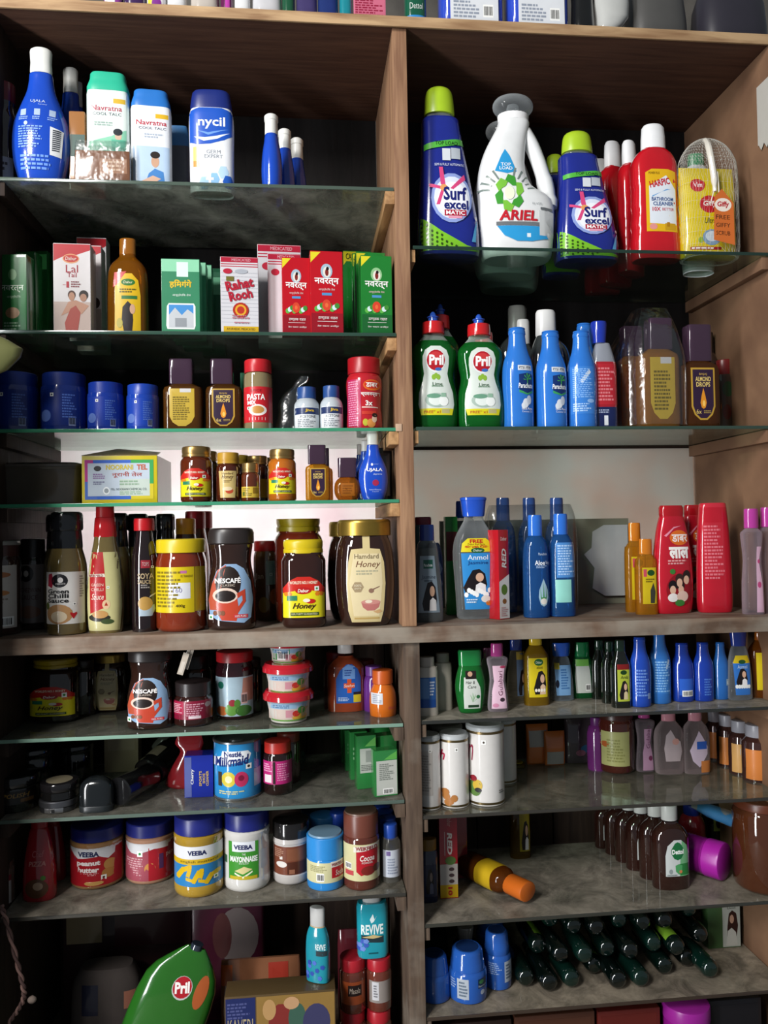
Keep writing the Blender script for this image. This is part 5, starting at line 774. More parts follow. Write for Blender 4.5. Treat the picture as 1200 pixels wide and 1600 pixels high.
def hamdard(label, sh, x0, x1, yt, dep=None, yb=None, c='#2c1812', full=True, big=True):
    b = It('honey_jar', label, 'jar', sh, x0, x1, yt, dep=dep, yb=yb, d=.85)
    b.loft('body', mat(c, 'liq'), [(0, .72), (.015, .8), (.1, .9), (.3, .99), (.5, 1), (.7, .94), (.8, .85), (.83, .8), (.855, .78)], sm=2, n=3., seg=32)
    b.loft('lid', mat('#b29242', 'me'), [(.845, .86), (.85, .9), (.86, .9), (.965, .9), (.985, .89), (1, .84)], surf=False)
    if full:
        b.poly([(-.5, .04), (.45, .04), (.55, .15), (.62, .4), (.58, .6), (.45, .72), (.12, .73), (.12, .84), (-.12, .84), (-.12, .73), (-.5, .72), (-.6, .6), (-.66, .4), (-.62, .15)], '#cdbb88', 'label'); b.poly([(-.44, .1), (.4, .1), (.52, .4), (.48, .68), (-.42, .68), (-.58, .4)], '#dacaa0', 'panel'); b.T('Hamdard', 0, .655, .8, .045, '#7a6a4c', bold=.01); b.T('Honey', .05, .575, .82, .075, '#6a3f2a', it=.3); b.N(-.35, .48, .4, .53, 2, '#a8a488'); b.E(-.3, .37, .2, .055, '#a08c6c', 'honeycomb', N=6); b.T('100%', -.3, .385, .24, .022, '#e6dcc0'); b.T('pure', -.3, .355, .2, .018, '#e6dcc0'); b.poly([(.12, .33), (.42, .37), (.42, .378), (.12, .345)], '#7a5a4c', 'dipper'); b.E(.14, .335, .09, .022, '#8a6a58', 'dipper'); b.poly([(-.2, .23), (-.14, .18), (0, .15), (.24, .15), (.38, .18), (.44, .23)], '#b8706a', 'bowl'); b.E(.12, .23, .32, .022, '#c98a80', 'bowl'); b.E(.05, .235, .12, .015, '#e6d8c0', 'honey'); b.poly([(.2, .14), (.35, .12), (.5, .14), (.4, .16)], '#c8a070', 'comb'); b.R(-.42, .07, .4, .085, '#b89a5c', 'strip')
        b.cur = b.e; b.R(-.12, .855, .12, .985, '#c4ad5a', 'seal_strip', eps=.003); 
        if big: b.T('EXTRA', 0, .92, .09, .1, '#6a541c', rot=90, bold=.01)
    return b
hamdard('largest honey jar with gold lid and tall cream label beside the divider', 'L5', 524, 616, 812, 46); hamdard('gold lidded honey jar right behind the largest one', 'L5', 511, 590, 815, 130, full=False)

# ---------------------------------------------------------------- L6
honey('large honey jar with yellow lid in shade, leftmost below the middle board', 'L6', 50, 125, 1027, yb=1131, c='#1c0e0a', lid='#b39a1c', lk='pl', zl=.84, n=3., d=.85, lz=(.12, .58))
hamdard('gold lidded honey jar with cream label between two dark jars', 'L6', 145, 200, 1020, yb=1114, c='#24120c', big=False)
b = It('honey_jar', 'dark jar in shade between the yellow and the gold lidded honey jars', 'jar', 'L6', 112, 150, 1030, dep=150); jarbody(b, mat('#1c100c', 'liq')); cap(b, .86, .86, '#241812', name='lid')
nescafe('coffee jar with brown lid and red mug label below the middle board', 'L6', 199, 271, 1012, yb=1141)
b = It('coffee_jar', 'small coffee jar with maroon label beside the larger coffee jar', 'jar', 'L6', 271, 333, 1063, yb=1137); jarbody(b, mat('#2e1512', 'liq'), top=.68, neck=.86, shoulder=.12); cap(b, .69, .9, '#231c1c', name='lid'); b.L(-.95, .18, .95, .6, '#7c1430'); b.R(-.95, .3, -.35, .58, '#a01c40'); b.N(-.2, .25, .7, .55, 6, '#c890a0'); b.N(-.9, .32, -.4, .55, 6, '#d8a8b4'); b.R(-.1, .2, .5, .26, '#d8c8cc'); b.E(.8, .5, .12, .06, '#b8a8ac')
for i, (x0, x1, dp, lb) in enumerate(((278, 330, 120, 'black lidded coffee jar behind the small maroon one'), (296, 342, 190, 'black lidded coffee jar at the back beside the jam jar'))):
    b = It('coffee_jar', lb, 'jar', 'L6', x0, x1, 1022, dep=dp); jarbody(b, mat('#1c1210', 'liq'), top=.78, neck=.86); cap(b, .78, .9, '#171313', name='lid')
for i, (x, y0) in enumerate(((281, 1022), (289, 1014))):
    b = It.raw('price_tag', ('paper price tag hanging beside the coffee lid, lower one', 'paper price tag hanging beside the coffee lid, upper one')[i], 'tag', (at(x, y0+32, 4+5*i)[0], 4+5*i, at(x, y0+32, 4)[1]), 9, 34, 1, (.0, math.radians(18), 0)); b.box('tag', mat('#b9aea0', 'pa'), bev=0); b.L(-.6, .1, .6, .6, '#c9c0b4'); b.loft('string', mat('#8a8478', 'pa'), [(1, .1, .5), (1.5, .06, .4)], surf=False, seg=6)
b = It('jam_jar', 'mixed fruit jam jar with red lid and fruit on its label', 'jar', 'L6', 337, 397, 1016, yb=1126); jarbody(b, mat('#2c1016', 'liq'), top=.84, neck=.88, shoulder=.12); cap(b, .845, .95, '#a01a20', rib=.01, seg=44, name='lid'); b.L(-.96, .06, .96, .64, '#9ab0bc'); b.E(-.65, .52, .16, .055, '#1f6a5a', 'badge'); b.poly([(.4, .26), (.95, .28), (.95, .62), (.5, .62)], '#a87868', 'panel'); b.bar(.4, .24, .7, .4, '#c8a09a'); b.E(-.6, .14, .3, .07, '#c06a38', 'fruit'); b.E(-.1, .16, .34, .09, '#5a8a3a', 'fruit'); b.E(.5, .14, .4, .08, '#3a6a2c', 'fruit'); b.E(-.05, .26, .2, .05, '#8a2a34', 'fruit'); b.E(.2, .25, .16, .06, '#4a7a30', 'fruit')
b = It('jam_jar', 'dark jar right behind the jam jar', 'jar', 'L6', 372, 410, 1028, dep=120); jarbody(b, mat('#17100f', 'liq')); cap(b, .86, .88, '#141111', name='lid')
b = It('paper_sheet', 'pale sheet of paper on the back planks behind the noodle cups', 'paper', 'L6', 340, 424, 1012, dep=268, d=.03, box=True); b.box('sheet', mat('#c4bfb2', 'pa'), bev=0); b.L(-.8, .1, .8, .5, '#b8a98e')
zc = SH['L6']
for i, (x0, x1, yt, z, lb) in enumerate(((411, 491, 1076, 0, 'noodle cup with red lid at the bottom of the stack'), (410, 490, 1034, 45, 'noodle cup with red lid, middle of the stack'), (417, 483, 998, 90.5, 'noodle cup on top of the stack, showing its barcode'))):
    b = It('noodle_cup', lb, 'cup', 'L6', x0, x1, yt, dep=54 if i < 2 else 62, z=zc+z); b.loft('cup', mat('#c4c0b8', 'pl'), [(0, .66), (.02, .7), (.05, .7), (.7, .86), (.72, .92)], seg=32); b.loft('lid', mat('#b3202c', 'gl'), [(.7, .96), (.72, 1), (.86, 1), (.9, .96), (.96, .92), (1, .88)], seg=32, surf=False)
    b.L(-.76, .1, .8, .66, '#c9b8ae'); b.R(-.76, .48, .8, .66, '#8fb0cc', 'band'); b.N(-.6, .5, .3, .62, 2, '#5a7a9a'); b.R(-.1, .2, .2, .44, '#c48a94', 'code_panel'); b.E(.42, .2, .28, .12, '#d8a83c', 'noodles'); b.E(.3, .32, .14, .1, '#c0342c', 'tomato'); b.E(.5, .42, .14, .12, '#4a8a3c', 'leaf'); b.R(.5, .2, .78, .5, '#b8a47c', 'panel'); b.R(-.7, .08, .7, .13, '#6a9a4c', 'band')
    if i == 2: b.R(-.7, .2, .1, .66, '#3a8a4c', 'label'); b.bar(-.5, .2, .05, .6)
def antis(name, label, sh, x0, x1, yt, c, capc, dep=None, yb=None, d=.6, zc=.8, cw=.42, rot=0):
    b = It(name, label, 'bottle', sh, x0, x1, yt, dep=dep, yb=yb, d=d, rot=rot); b.loft('body', mat(c, 'liq'), [(0, .9), (.015, .97), (.05, 1), (.55, 1), (.66, .93), (.73, .7), (.775, .46), (.8, .4)], sm=3, n=2.5); cap(b, zc-.01, cw, capc, dd=1.3, rib=.02, seg=36); return b
b = antis('antiseptic_bottle', 'amber antiseptic bottle with blue label and orange cross', 'L6', 511, 570, 1003, '#8a3a1e', '#dcdad6', yb=1113, zc=.85)
b.poly([(-.55, .13), (.75, .13), (.75, .5), (.6, .62), (.3, .69), (0, .69), (-.35, .6), (-.55, .48)], '#2458a8', 'label'); b.poly([(-.2, .48), (.45, .48), (.45, .66), (.1, .69), (-.2, .64)], '#6a94cc', 'panel'); b.N(-.1, .52, .35, .62, 3, '#2a4a90'); b.R(-.15, .35, .42, .42, '#c8502a', 'cross'); b.R(.03, .28, .25, .48, '#c8502a', 'cross'); b.T('Savlon', .14, .385, .55, .04, '#f0e4dc', it=.2); b.R(.35, .14, .75, .26, '#c8b42a', 'flash'); b.R(.35, .25, .75, .29, '#1c1c28', 'strip'); b.N(-.45, .16, .25, .22, 3, '#b8cce8')
b = It('tonic_bottle', 'purple bottle behind the orange squeeze bottle', 'bottle', 'L6', 568, 600, 1040, dep=100); b.loft('body', mat('#5c2a7a', 'gl'), [(0, .92), (.02, 1), (.6, 1), (.75, .85), (.8, .75)], sm=2); cap(b, .79, .8, '#6a3a8a'); 
b = It('tonic_bottle', 'orange bottle with orange cap next to the divider', 'bottle', 'L6', 577, 619, 1046, yb=1121); b.loft('body', mat('#c9661a', 'gl'), [(0, .92), (.02, .98), (.3, 1), (.5, .94), (.62, .78), (.7, .66)], sm=2); cap(b, .7, .76, '#b8531a', rib=.015, seg=40); b.L(-.9, .28, -.1, .52, '#c9ccd2'); b.N(-.8, .3, -.2, .5, 5, '#8a90a0'); b.cur = b.e; b.T('Glucon', .6, .2, .6, .06, '#c04a5a', it=.2)
for i, (x0, x1, dp, lb) in enumerate(((505, 545, 130, 'red capped bottle behind the amber antiseptic'), (548, 590, 160, 'dark red bottle at the back between antiseptic and purple bottle'))):
    b = It('syrup_bottle', lb, 'bottle', 'L6', x0, x1, 1018 if i == 0 else 1030, dep=dp); b.loft('body', mat('#4a1418', 'liq'), [(0, .95), (.02, 1), (.7, 1), (.82, .7)], sm=2); cap(b, .8, .75, '#7a1420')

# ---------------------------------------------------------------- R4 : hair oils in a row
b = It('lotion_bottle', 'white bottle with blue stacked letters at the divider', 'bottle', 'R4', 650, 684, 1026, yb=1119, d=.7); b.loft('body', mat('#c4bdb2'), [(0, .93), (.015, 1), (.74, 1), (.82, .85), (.84, .7)], n=2.6, sm=2); cap(b, .835, .7, '#b8b0a6', n=2.4); b.L(-.72, .14, .72, .66, '#2f62a8'); b.R(-.7, .3, .1, .64, '#5a86c0'); b.R(-.72, .14, .72, .28, '#1f50a0'); b.N(.15, .34, .65, .6, 5, '#d0dcec')
b = It('lotion_bottle', 'plain white bottle behind the one with blue letters', 'bottle', 'R4', 678, 706, 1020, yb=1110, d=.7); b.loft('body', mat('#bdb6aa'), [(0, .93), (.015, 1), (.74, 1), (.82, .85), (.84, .7)], n=2.6, sm=2); cap(b, .835, .74, '#a8a298', n=2.4)
b = It('hair_oil_bottle', 'green hair oil bottle with white aloe label', 'bottle', 'R4', 711, 758, 1015, yb=1116, d=.55); b.loft('body', mat('#2c9a44', 'oil'), [(0, .62), (.02, .74), (.1, .84), (.3, .97), (.45, 1), (.6, .9), (.72, .76), (.76, .72)], n=2.6, sm=2); b.loft('cap', mat('#1a7a3a', 'gl'), [(.755, .74), (.97, .78), (1, .7)], n=3, surf=False); b.poly([(-.5, .08), (.55, .08), (.6, .3), (.55, .42), (.3, .55), (-.5, .58), (-.55, .3)], '#cfd4cc', 'label'); b.R(-.4, .55, .3, .68, '#241a1a', 'photo'); b.E(-.1, .63, .16, .04, '#c49a80', 'face'); b.T('Hair &', -.1, .5, .6, .05, '#22241f', it=.2); b.T('Care', .0, .43, .55, .05, '#22241f', it=.2)
for q in range(5): b.poly([(.05, .18), (.05+.3*math.cos(.4+q*.6), .18+.16*math.sin(.4+q*.6)), (.12+.2*math.cos(.5+q*.6), .18+.1*math.sin(.5+q*.6))], '#6fae6a', 'leaf')
b.E(.4, .27, .12, .03, '#2a6a3a', 'badge'); b.R(-.25, .1, .45, .14, '#1f3a24', 'strip')
gul = [(0, .85), (.015, .95), (.1, 1), (.25, .93), (.45, .75), (.6, .82), (.72, .98), (.78, 1), (.8, .8), (.815, .5)]
b = clearb('rose_water_bottle', 'clear waisted rose water bottle with magenta cap and pink label', 'R4', 761, 793, 1005, yb=1113, c='#c8bcc4', capc='#a83a80', zc=.81, cw=.6, d=.7, prof=gul); b.poly([(-.75, .05), (.75, .05), (.6, .3), (.45, .45), (.6, .68), (-.6, .68), (-.45, .45), (-.65, .3)], '#dcb8ca', 'label'); b.T('Gulabari', .15, .42, .42, .36, '#5a1a3c', rot=90); b.E(.3, .18, .24, .03, '#3a2a34', 'seal'); b.E(-.35, .1, .3, .03, '#cf8aa8', 'rose'); b.E(.4, .66, .3, .02, '#a83a5a', 'rose')
clearb('rose_water_bottle', 'clear bottle half hidden behind the waisted rose water', 'R4', 748, 778, 1012, yb=1103, c='#a8a49c', capc='#8a3a6a', zc=.82, cw=.5)
b = clearb('jasmine_oil_bottle', 'clear jasmine oil bottle with navy cap between rose water and yellow oil', 'R4', 791, 823, 998, yb=1100, c='#b4ac92', capc='#1f3a92', zc=.83, cw=.6); b.poly([(-.1, .12), (.85, .12), (.75, .78), (-.1, .78)], '#5a708a', 'label'); b.R(-.1, .68, .75, .8, '#b8a03a'); lady(b, .45, .13, .7, .4, top='#6a80a0')
def yell(label, sh, x0, x1, yt, yb, c='#a88420', capc='#c8a81a'):
    b = clearb('hair_oil_bottle', label, sh, x0, x1, yt, yb=yb, c=c, k='oil', capc=capc, zc=.86, cw=.52, d=.6, n=2.6, prof=[(0, .9), (.015, .97), (.05, 1), (.6, 1), (.72, .92), (.8, .66), (.86, .46)]); b.poly([(-.72, .12), (.72, .12), (.76, .68), (-.74, .68)], '#cdb81c', 'label'); b.E(.05, .62, .36, .05, '#1f5a2c', 'badge'); b.T('Dabur', .05, .62, .48, .035, '#e6ecd8', it=.2); b.T('आंवला', .1, .545, .5, .045, '#4a3a0c'); lady(b, .2, .16, .95, .34, top='#d8b89a')
    for q in range(4): b.E(-.2+.22*q, .22, .1, .025, '#eee8dc', 'blossom', N=7)
yell('yellow hair oil bottle with yellow cap and woman on its label', 'R4', 818, 857, 992, 1103)
b = clearb('jasmine_oil_bottle', 'clear jasmine oil bottle with bright blue cap beside the green bottle', 'R4', 859, 895, 1004, yb=1096, c='#a8b4bc', capc='#1f4fae', zc=.78, cw=.75, cprof=[(.77, .7), (.97, .82), (1, .76)]); b.poly([(-.6, .1), (.6, .1), (.7, .62), (-.7, .62)], '#6f9ac4', 'label'); b.R(-.7, .55, -.3, .66, '#b8a82a'); b.N(-.2, .2, .5, .56, 8, '#3a6aa0'); b.E(-.5, .3, .15, .07, '#1a2030')
b = clearb('hair_oil_bottle', 'green bottle turned to its pale back label', 'R4', 890, 930, 1003, yb=1092, c='#1f7a40', k='oil', capc='#14683a', zc=.74, cw=.6, prof=[(0, .75), (.02, .85), (.2, .95), (.4, 1), (.55, .88), (.7, .66), (.74, .6)]); b.poly([(-.65, .1), (.5, .1), (.4, .5), (.3, .7), (-.6, .7), (-.75, .4)], '#bfc4bc', 'label'); b.R(-.65, .58, .35, .7, '#6aa84a'); b.bar(.05, .14, .42, .26)
for i, (x0, x1, yt, yb, lb) in enumerate(((924, 950, 1000, 1093, 'dark hair oil bottle, rearmost of three black ones'), (940, 966, 1002, 1100, 'dark hair oil bottle, middle of three black ones'), (955, 984, 1000, 1107, 'dark hair oil bottle with lime label, foremost of three black ones'))):
    b = clearb('hair_oil_bottle', lb, 'R4', x0, x1, yt, yb=yb, c='#10140f', k='liq', capc='#122a1c', zc=.84, cw=.55, d=.7, prof=[(0, .9), (.015, .97), (.05, 1), (.55, 1), (.68, .85), (.78, .6), (.84, .5)])
    if i == 2: b.poly([(-.6, .1), (.7, .1), (.7, .62), (-.6, .62)], '#a8b43a', 'label'); b.R(-.6, .57, .7, .65, '#7a1c1c'); b.E(.05, .53, .35, .035, '#1a3a18'); b.T('Amla', .1, .46, .8, .05, '#22301a', it=.2); lady(b, .1, .13, .9, .28, top='#c8b890')
BL = [(984, 1016, 995, 1106, '#1c44a8', 'deep blue coconut oil bottle with white print right of the black bottles'), (1014, 1047, 986, 1101, '#2c6ab4', 'lighter blue coconut oil bottle taller than its neighbours, second row'), (1049, 1083, 1004, 1098, '#17389a', 'deep blue bottle with barcode between two blue bottles'), (1083, 1114, 1003, 1097, '#17389a', 'deep blue bottle fourth in the blue group'), (1114, 1138, 1003, 1094, '#2460a8', 'narrow teal blue bottle beside the clear jasmine oil')]
for i, (x0, x1, yt, yb, c, lb) in enumerate(BL):
    b = coco(lb, x0, x1, yt, None, 'R4', c=c, yb=yb, full=False)
    if i == 0: b.cur = b.e; b.lay = .0003; b.N(-.7, .15, .5, .55, 9, '#6a90d8'); b.R(.4, .12, .75, .2, '#8aa0c8', 'sticker')
    if i == 1: b.L(-.8, .14, .8, .62, '#3272bc', k='gl'); b.N(-.7, .16, .7, .6, 12, '#7fb0de'); b.poly([(.2, .5), (.35, .48), (.7, .6), (.5, .62)], '#b8c8dc')
    if i == 2: b.L(-.6, .12, .7, .4, '#2a5cc0', k='gl'); b.bar(-.4, .1, .6, .2)
    if i == 3: b.cur = b.e; b.lay = .0003; b.N(-.3, .1, .5, .4, 7, '#4a74c8')
    if i == 4: b.L(.3, .25, .8, .36, '#9ab0b8'); b.veg(.5, .3, .12, '#20304a')
b = clearb('jasmine_oil_bottle', 'clear jasmine oil bottle with navy cap near the right picture edge', 'R4', 1136, 1173, 984, yb=1095, c='#a8aeb4', capc='#1c3080', zc=.78, cw=.66, cprof=[(.77, .6), (.97, .72), (1, .66)]); b.poly([(-.6, .08), (.6, .08), (.72, .55), (-.72, .55)], '#2f6ab4', 'label'); b.poly([(-.72, .53), (.72, .53), (.5, .64), (-.5, .64)], '#c0a81c', 'flash'); b.E(.0, .55, .3, .03, '#1f4a24'); b.T('Anmol', .0, .48, .8, .05, '#b8cce4'); lady(b, .0, .2, .9, .26)
for q in range(6): b.E(-.5+.2*q, .2, .13, .03, '#dfe2e0', 'blossom', N=7)
yell('amber hair oil bottle with brown cap cut by the right picture edge', 'R4', 1170, 1212, 985, 1091, c='#8a4c14', capc='#8a4a14')
yell('amber bottle behind the clear jasmine oil at the right', 'R4', 1148, 1184, 982, 1075, c='#7a4414', capc='#7a4414')

# ---------------------------------------------------------------- L7 : shoe care, tins
def pot(name, label, cat, sh, x0, x1, yt, yb=None, dep=None, c='#141313', lid='#1a1919', k='gl', zl=.6, z=None, d=1.):
    b = It(name, label, cat, sh, x0, x1, yt, yb=yb, dep=dep, z=z, d=d); b.loft('tin', mat(c, k), [(0, .93), (.03, .98), (.06, 1), (zl-.04, 1), (zl, .95)], seg=32); b.loft('lid', mat(lid, k), [(zl, 1.0), (zl+.05, 1.03), (.9, 1.03), (.97, .99), (1, .9)], seg=32, surf=False); return b
b = pot('polish_jar', 'black jar with faded gold lettering at the far left', 'jar', 'L7', -12, 62, 1206, yb=1272, zl=.7); b.L(-.6, .25, .95, .62, '#1c1815'); b.T('POLISH', .3, .5, 1., .12, '#8a6a30', it=.2, bold=.02); b.R(.5, .3, .9, .4, '#6a4a28')
pot('polish_jar', 'black jar at the back left in deep shade', 'jar', 'L7', 20, 84, 1165, dep=150, zl=.8); pot('polish_jar', 'second black jar at the back, left of the beige box', 'jar', 'L7', 92, 146, 1160, dep=185, zl=.8)
b = pot('shoe_polish_tin', 'lower round shoe polish tin with silver rim', 'tin', 'L7', 63, 121, 1244, yb=1272, c='#6a6a6e', lid='#8a8a90', k='me', zl=.45); b.L(-.5, .05, .5, .55, '#b9b9bc', k='me'); b.R(-.1, .1, .08, .5, '#2a2a2c')
zt = b.H/S
b2 = pot('shoe_polish_tin', 'upper round shoe polish tin with a black and cream top', 'tin', 'L7', 64, 122, 1218, dep=(b.e.location.y/S), c='#1a1919', lid='#222022', zl=.5, z=SH['L7']+zt+.4); b2.L(-.9, .55, .9, .92, '#1c1b1b'); b2.T('CHERRY', -.1, .72, 1.2, .2, '#b9b4ac'); b2.loft('lid_disc', mat('#8d836c', 'pa'), [(1.0, .7), (1.02, .7), (1.03, .66)], surf=False)
def brush(label, x0, x1, yt, yb, dep=None):
    b = It('shoe_shine_sponge', label, 'sponge', 'L7', x0, x1, yt, yb=yb, dep=dep, d=.6); b.loft('case', mat('#141719', 'gl'), [(0, .92), (.03, .98), (.5, 1), (.75, .95), (.9, .75), (1, .4)], n=3, sm=2); b.loft('base_rim', mat('#1d2123', 'pl'), [(0, 1), (.16, 1.02), (.18, .98)], n=3, surf=False); return b
brush('black domed shoe shine sponge right of the polish tins', 125, 178, 1213, 1270)
b = It.raw('polish_bottle', 'black polish bottle lying with its round cap to the front', 'bottle', (at(192, 1240, 60)[0], 30, SH['L7']+24), 44, 110, 44, (math.radians(-90), 0, math.radians(-25))); b.loft('body', mat('#141415', 'gl'), [(0, .9), (.02, 1), (.7, 1), (.8, .7), (.84, .6)], sm=0); cap(b, .84, .75, '#0e0e0f')
b = It.raw('polish_bottle', 'black polish bottle resting aslant behind the lying one', 'bottle', (at(232, 1190, 150)[0], 125, SH['L7']+24), 44, 110, 44, (math.radians(-80), 0, math.radians(-20))); b.loft('body', mat('#151414', 'gl'), [(0, .9), (.02, 1), (.7, 1), (.8, .8), (.84, .7)]); cap(b, .84, .85, '#0d0d0d'); b.L(-.5, .2, .5, .5, '#8a7d6a')
b = It('shoe_carton', 'beige box standing at the back above the black polish bottles', 'carton', 'L7', 163, 216, 1150, dep=215, d=.5, box=True); carton(b, '#b3a183'); b.L(-.8, .6, .8, .95, '#bfae92')
b = It('polythene_bag', 'grey crumpled plastic bag at the back beside the red pouch', 'bag', 'L7', 236, 280, 1148, dep=245, d=.5); b.loft('bag', mat('#77746f', 'gl'), [(0, .9), (.1, 1), (.4, .8), (.65, .95), (.9, .5), (1, .2)], sm=3, n=2.3, seg=16)
b = It('pouch', 'crumpled red pouch behind the blue shoe cleaner carton', 'pouch', 'L7', 258, 322, 1150, dep=120, d=.5); b.loft('pouch', mat('#8a2026', 'gl'), [(0, .8, .9), (.1, 1, 1), (.45, .75, .8, .15), (.7, .55, .6, .3), (.85, .7, .4, .2), (1, .6, .1, .2)], sm=3, n=2.4, seg=18)
b = It('shoe_cleaner_carton', 'blue shoe cleaner carton with sideways white lettering', 'carton', 'L7', 288, 333, 1181, yb=1246, d=.7, box=True); carton(b, '#1c2c92', k='gl'); b.L(-.98, .02, -.5, .97, '#5a64a0', k='gl'); b.T('Cherry', -.43, .5, .24, .36, '#e6e6ea', rot=90, bold=.02)
for i, q in enumerate(('SPORTS', 'SHOE', 'CLEANER')): b.T(q, .12+.24*i, .45, .17, .36 if i != 1 else .24, '#c8a85a', rot=90, bold=.02)
b = It('condensed_milk_can', 'blue condensed milk can with lemon and raspberry zeros', 'can', 'L7', 334, 409, 1150, yb=1251); b.loft('can', mat('#2a86c0', 'gl'), [(0, .97), (.006, 1.0), (.03, 1.0), (.035, .985), (.955, .985), (.96, 1)], seg=40); b.loft('bottom_rim', mat('#9a9c9e', 'me'), [(0, .99), (.004, 1.015), (.03, 1.015), (.034, .99)], seg=40, surf=False); b.loft('top_rim', mat('#7c7f82', 'me'), [(.955, .99), (.96, 1.02), (.99, 1.02), (1, .99), (1, .93), (.975, .92), (.975, .6)], seg=40, surf=False); b.loft('pull_tab', mat('#8a8d90', 'me'), [(.976, .3, .2, 0, -.4), (.99, .3, .2, 0, -.4), (.995, .26, .16, 0, -.4)], surf=False)
b.L(-.96, .05, .97, .95, '#2b88c4', k='gl'); b.poly([(-.98, .56), (.55, .69), (.62, .78), (.5, .84), (-.55, .84), (-.6, .75), (-.98, .7)], '#e6eaee', 'cloud'); b.T('Nestlé', -.12, .79, .72, .09, '#1a2a6a', bold=.03); b.T('Milkmaid', -.18, .67, 1.45, .17, '#1a2a6a', it=.25, bold=.03, rot=5); b.veg(.52, .57, .11, '#1f1f22'); b.T('1', -.66, .36, .16, .24, '#3a342c', bold=.03); b.E(-.3, .36, .3, .13, '#c9b83a', 'lemon'); b.E(-.3, .36, .15, .06, '#e6e0a0', 'lemon'); b.E(.22, .36, .28, .13, '#b8305a', 'raspberry'); b.E(.22, .38, .12, .05, '#7a1838', 'raspberry'); b.N(-.7, .1, .5, .17, 2, '#c8c48a'); b.R(.72, .2, .96, .5, '#9fb4c8', 'panel')
b = It('condensed_milk_can', 'silver topped can half hidden behind the blue milk can', 'can', 'L7', 352, 421, 1148, dep=150); b.loft('can', mat('#c2c4c4', 'me'), [(0, .98), (.03, 1), (.96, 1), (1, .98)], seg=36); b.L(-.9, .1, .9, .85, '#2a3340')
b = It('tonic_jar', 'dark jar with red lid and magenta label', 'jar', 'L7', 411, 457, 1156, yb=1244); jarbody(b, mat('#22100f', 'liq'), top=.8, neck=.88); cap(b, .79, .92, '#b32a22', rib=.012, seg=40, name='lid'); b.L(-.97, .22, .97, .66, '#b0246e'); b.R(-.3, .23, -.12, .65, '#22100f'); b.N(-.9, .45, -.35, .62, 4, '#e0a0c0'); b.R(-.85, .25, -.4, .4, '#d8ccd0'); b.N(0, .28, .85, .62, 8, '#d884ac')
b = It('tonic_jar', 'jar with dull red lid right behind the magenta labelled one', 'jar', 'L7', 432, 470, 1143, dep=120); jarbody(b, mat('#3a1a14', 'liq'), top=.84, neck=.9); cap(b, .83, .94, '#7a2a22', name='lid')
b = It.raw('polish_bottle', 'dark bottle lying on its side behind the jar with magenta label', 'bottle', (at(470, 1185, 150)[0], 175, SH['L7']+18), 34, 75, 34, (math.radians(-90), 0, math.radians(60))); b.loft('body', mat('#3c4a44', 'gl'), [(0, .95), (.03, 1), (.6, 1), (.75, .7)]); cap(b, .75, .8, '#1c1a1a')
def gcart(label, x0, x1, yt, z, dep, d=.6, n=0, rot=10):
    b = It('balm_carton', label, 'carton', 'L7', x0, x1, yt, dep=dep, d=d, box=True, rot=rot, z=z); carton(b, '#2d7a3c', k='gl'); b.L(-.97, .01, .97, .99, '#2f7f40', k='gl')
    if n == 1: b.R(-.85, .03, .95, .78, '#b9bcb4', 'panel'); b.poly([(-.2, .8), (.95, .8), (.95, .97), (.4, .9)], '#5aa84c', 'leaf'); b.N(-.6, .35, .7, .72, 9, '#7a8078'); b.bar(-.3, .05, .6, .17)
    elif n == 2: b.R(-.7, .3, .95, .76, '#b4b9b0', 'panel'); b.R(-.1, .5, .7, .72, '#8f968e', 'code_panel'); b.N(-.6, .34, .8, .46, 4, '#6a706a'); b.poly([(-.2, .8), (.95, .8), (.95, .97), (.4, .9)], '#6ab45a', 'leaf')
    else: b.N(-.7, .4, .7, .7, 3, '#8abf8c'); b.poly([(-.2, .3), (.95, .2), (.95, .5), (.4, .45)], '#6ab45a', 'leaf')
    return b
z7 = SH['L7']
gcart('green carton with white side panel and barcode, foremost of its cluster', 583, 620, 1173, z7, 20, n=1); gcart('green carton with grey code panel left of the foremost one', 556, 587, 1150, z7, 60, n=2)
gcart('green carton behind the cluster beside the divider', 582, 619, 1150, z7, 72, n=0); gcart('green carton stacked on another at the back of the cluster', 580, 617, 1137, z7, 130, n=0)
gcart('green carton in line behind the grey code panel one', 546, 573, 1144, z7, 110, n=0); gcart('green carton third in its line, left rear', 538, 563, 1141, z7, 160); gcart('leftmost green carton at the rear of the cluster', 532, 554, 1138, z7, 210)

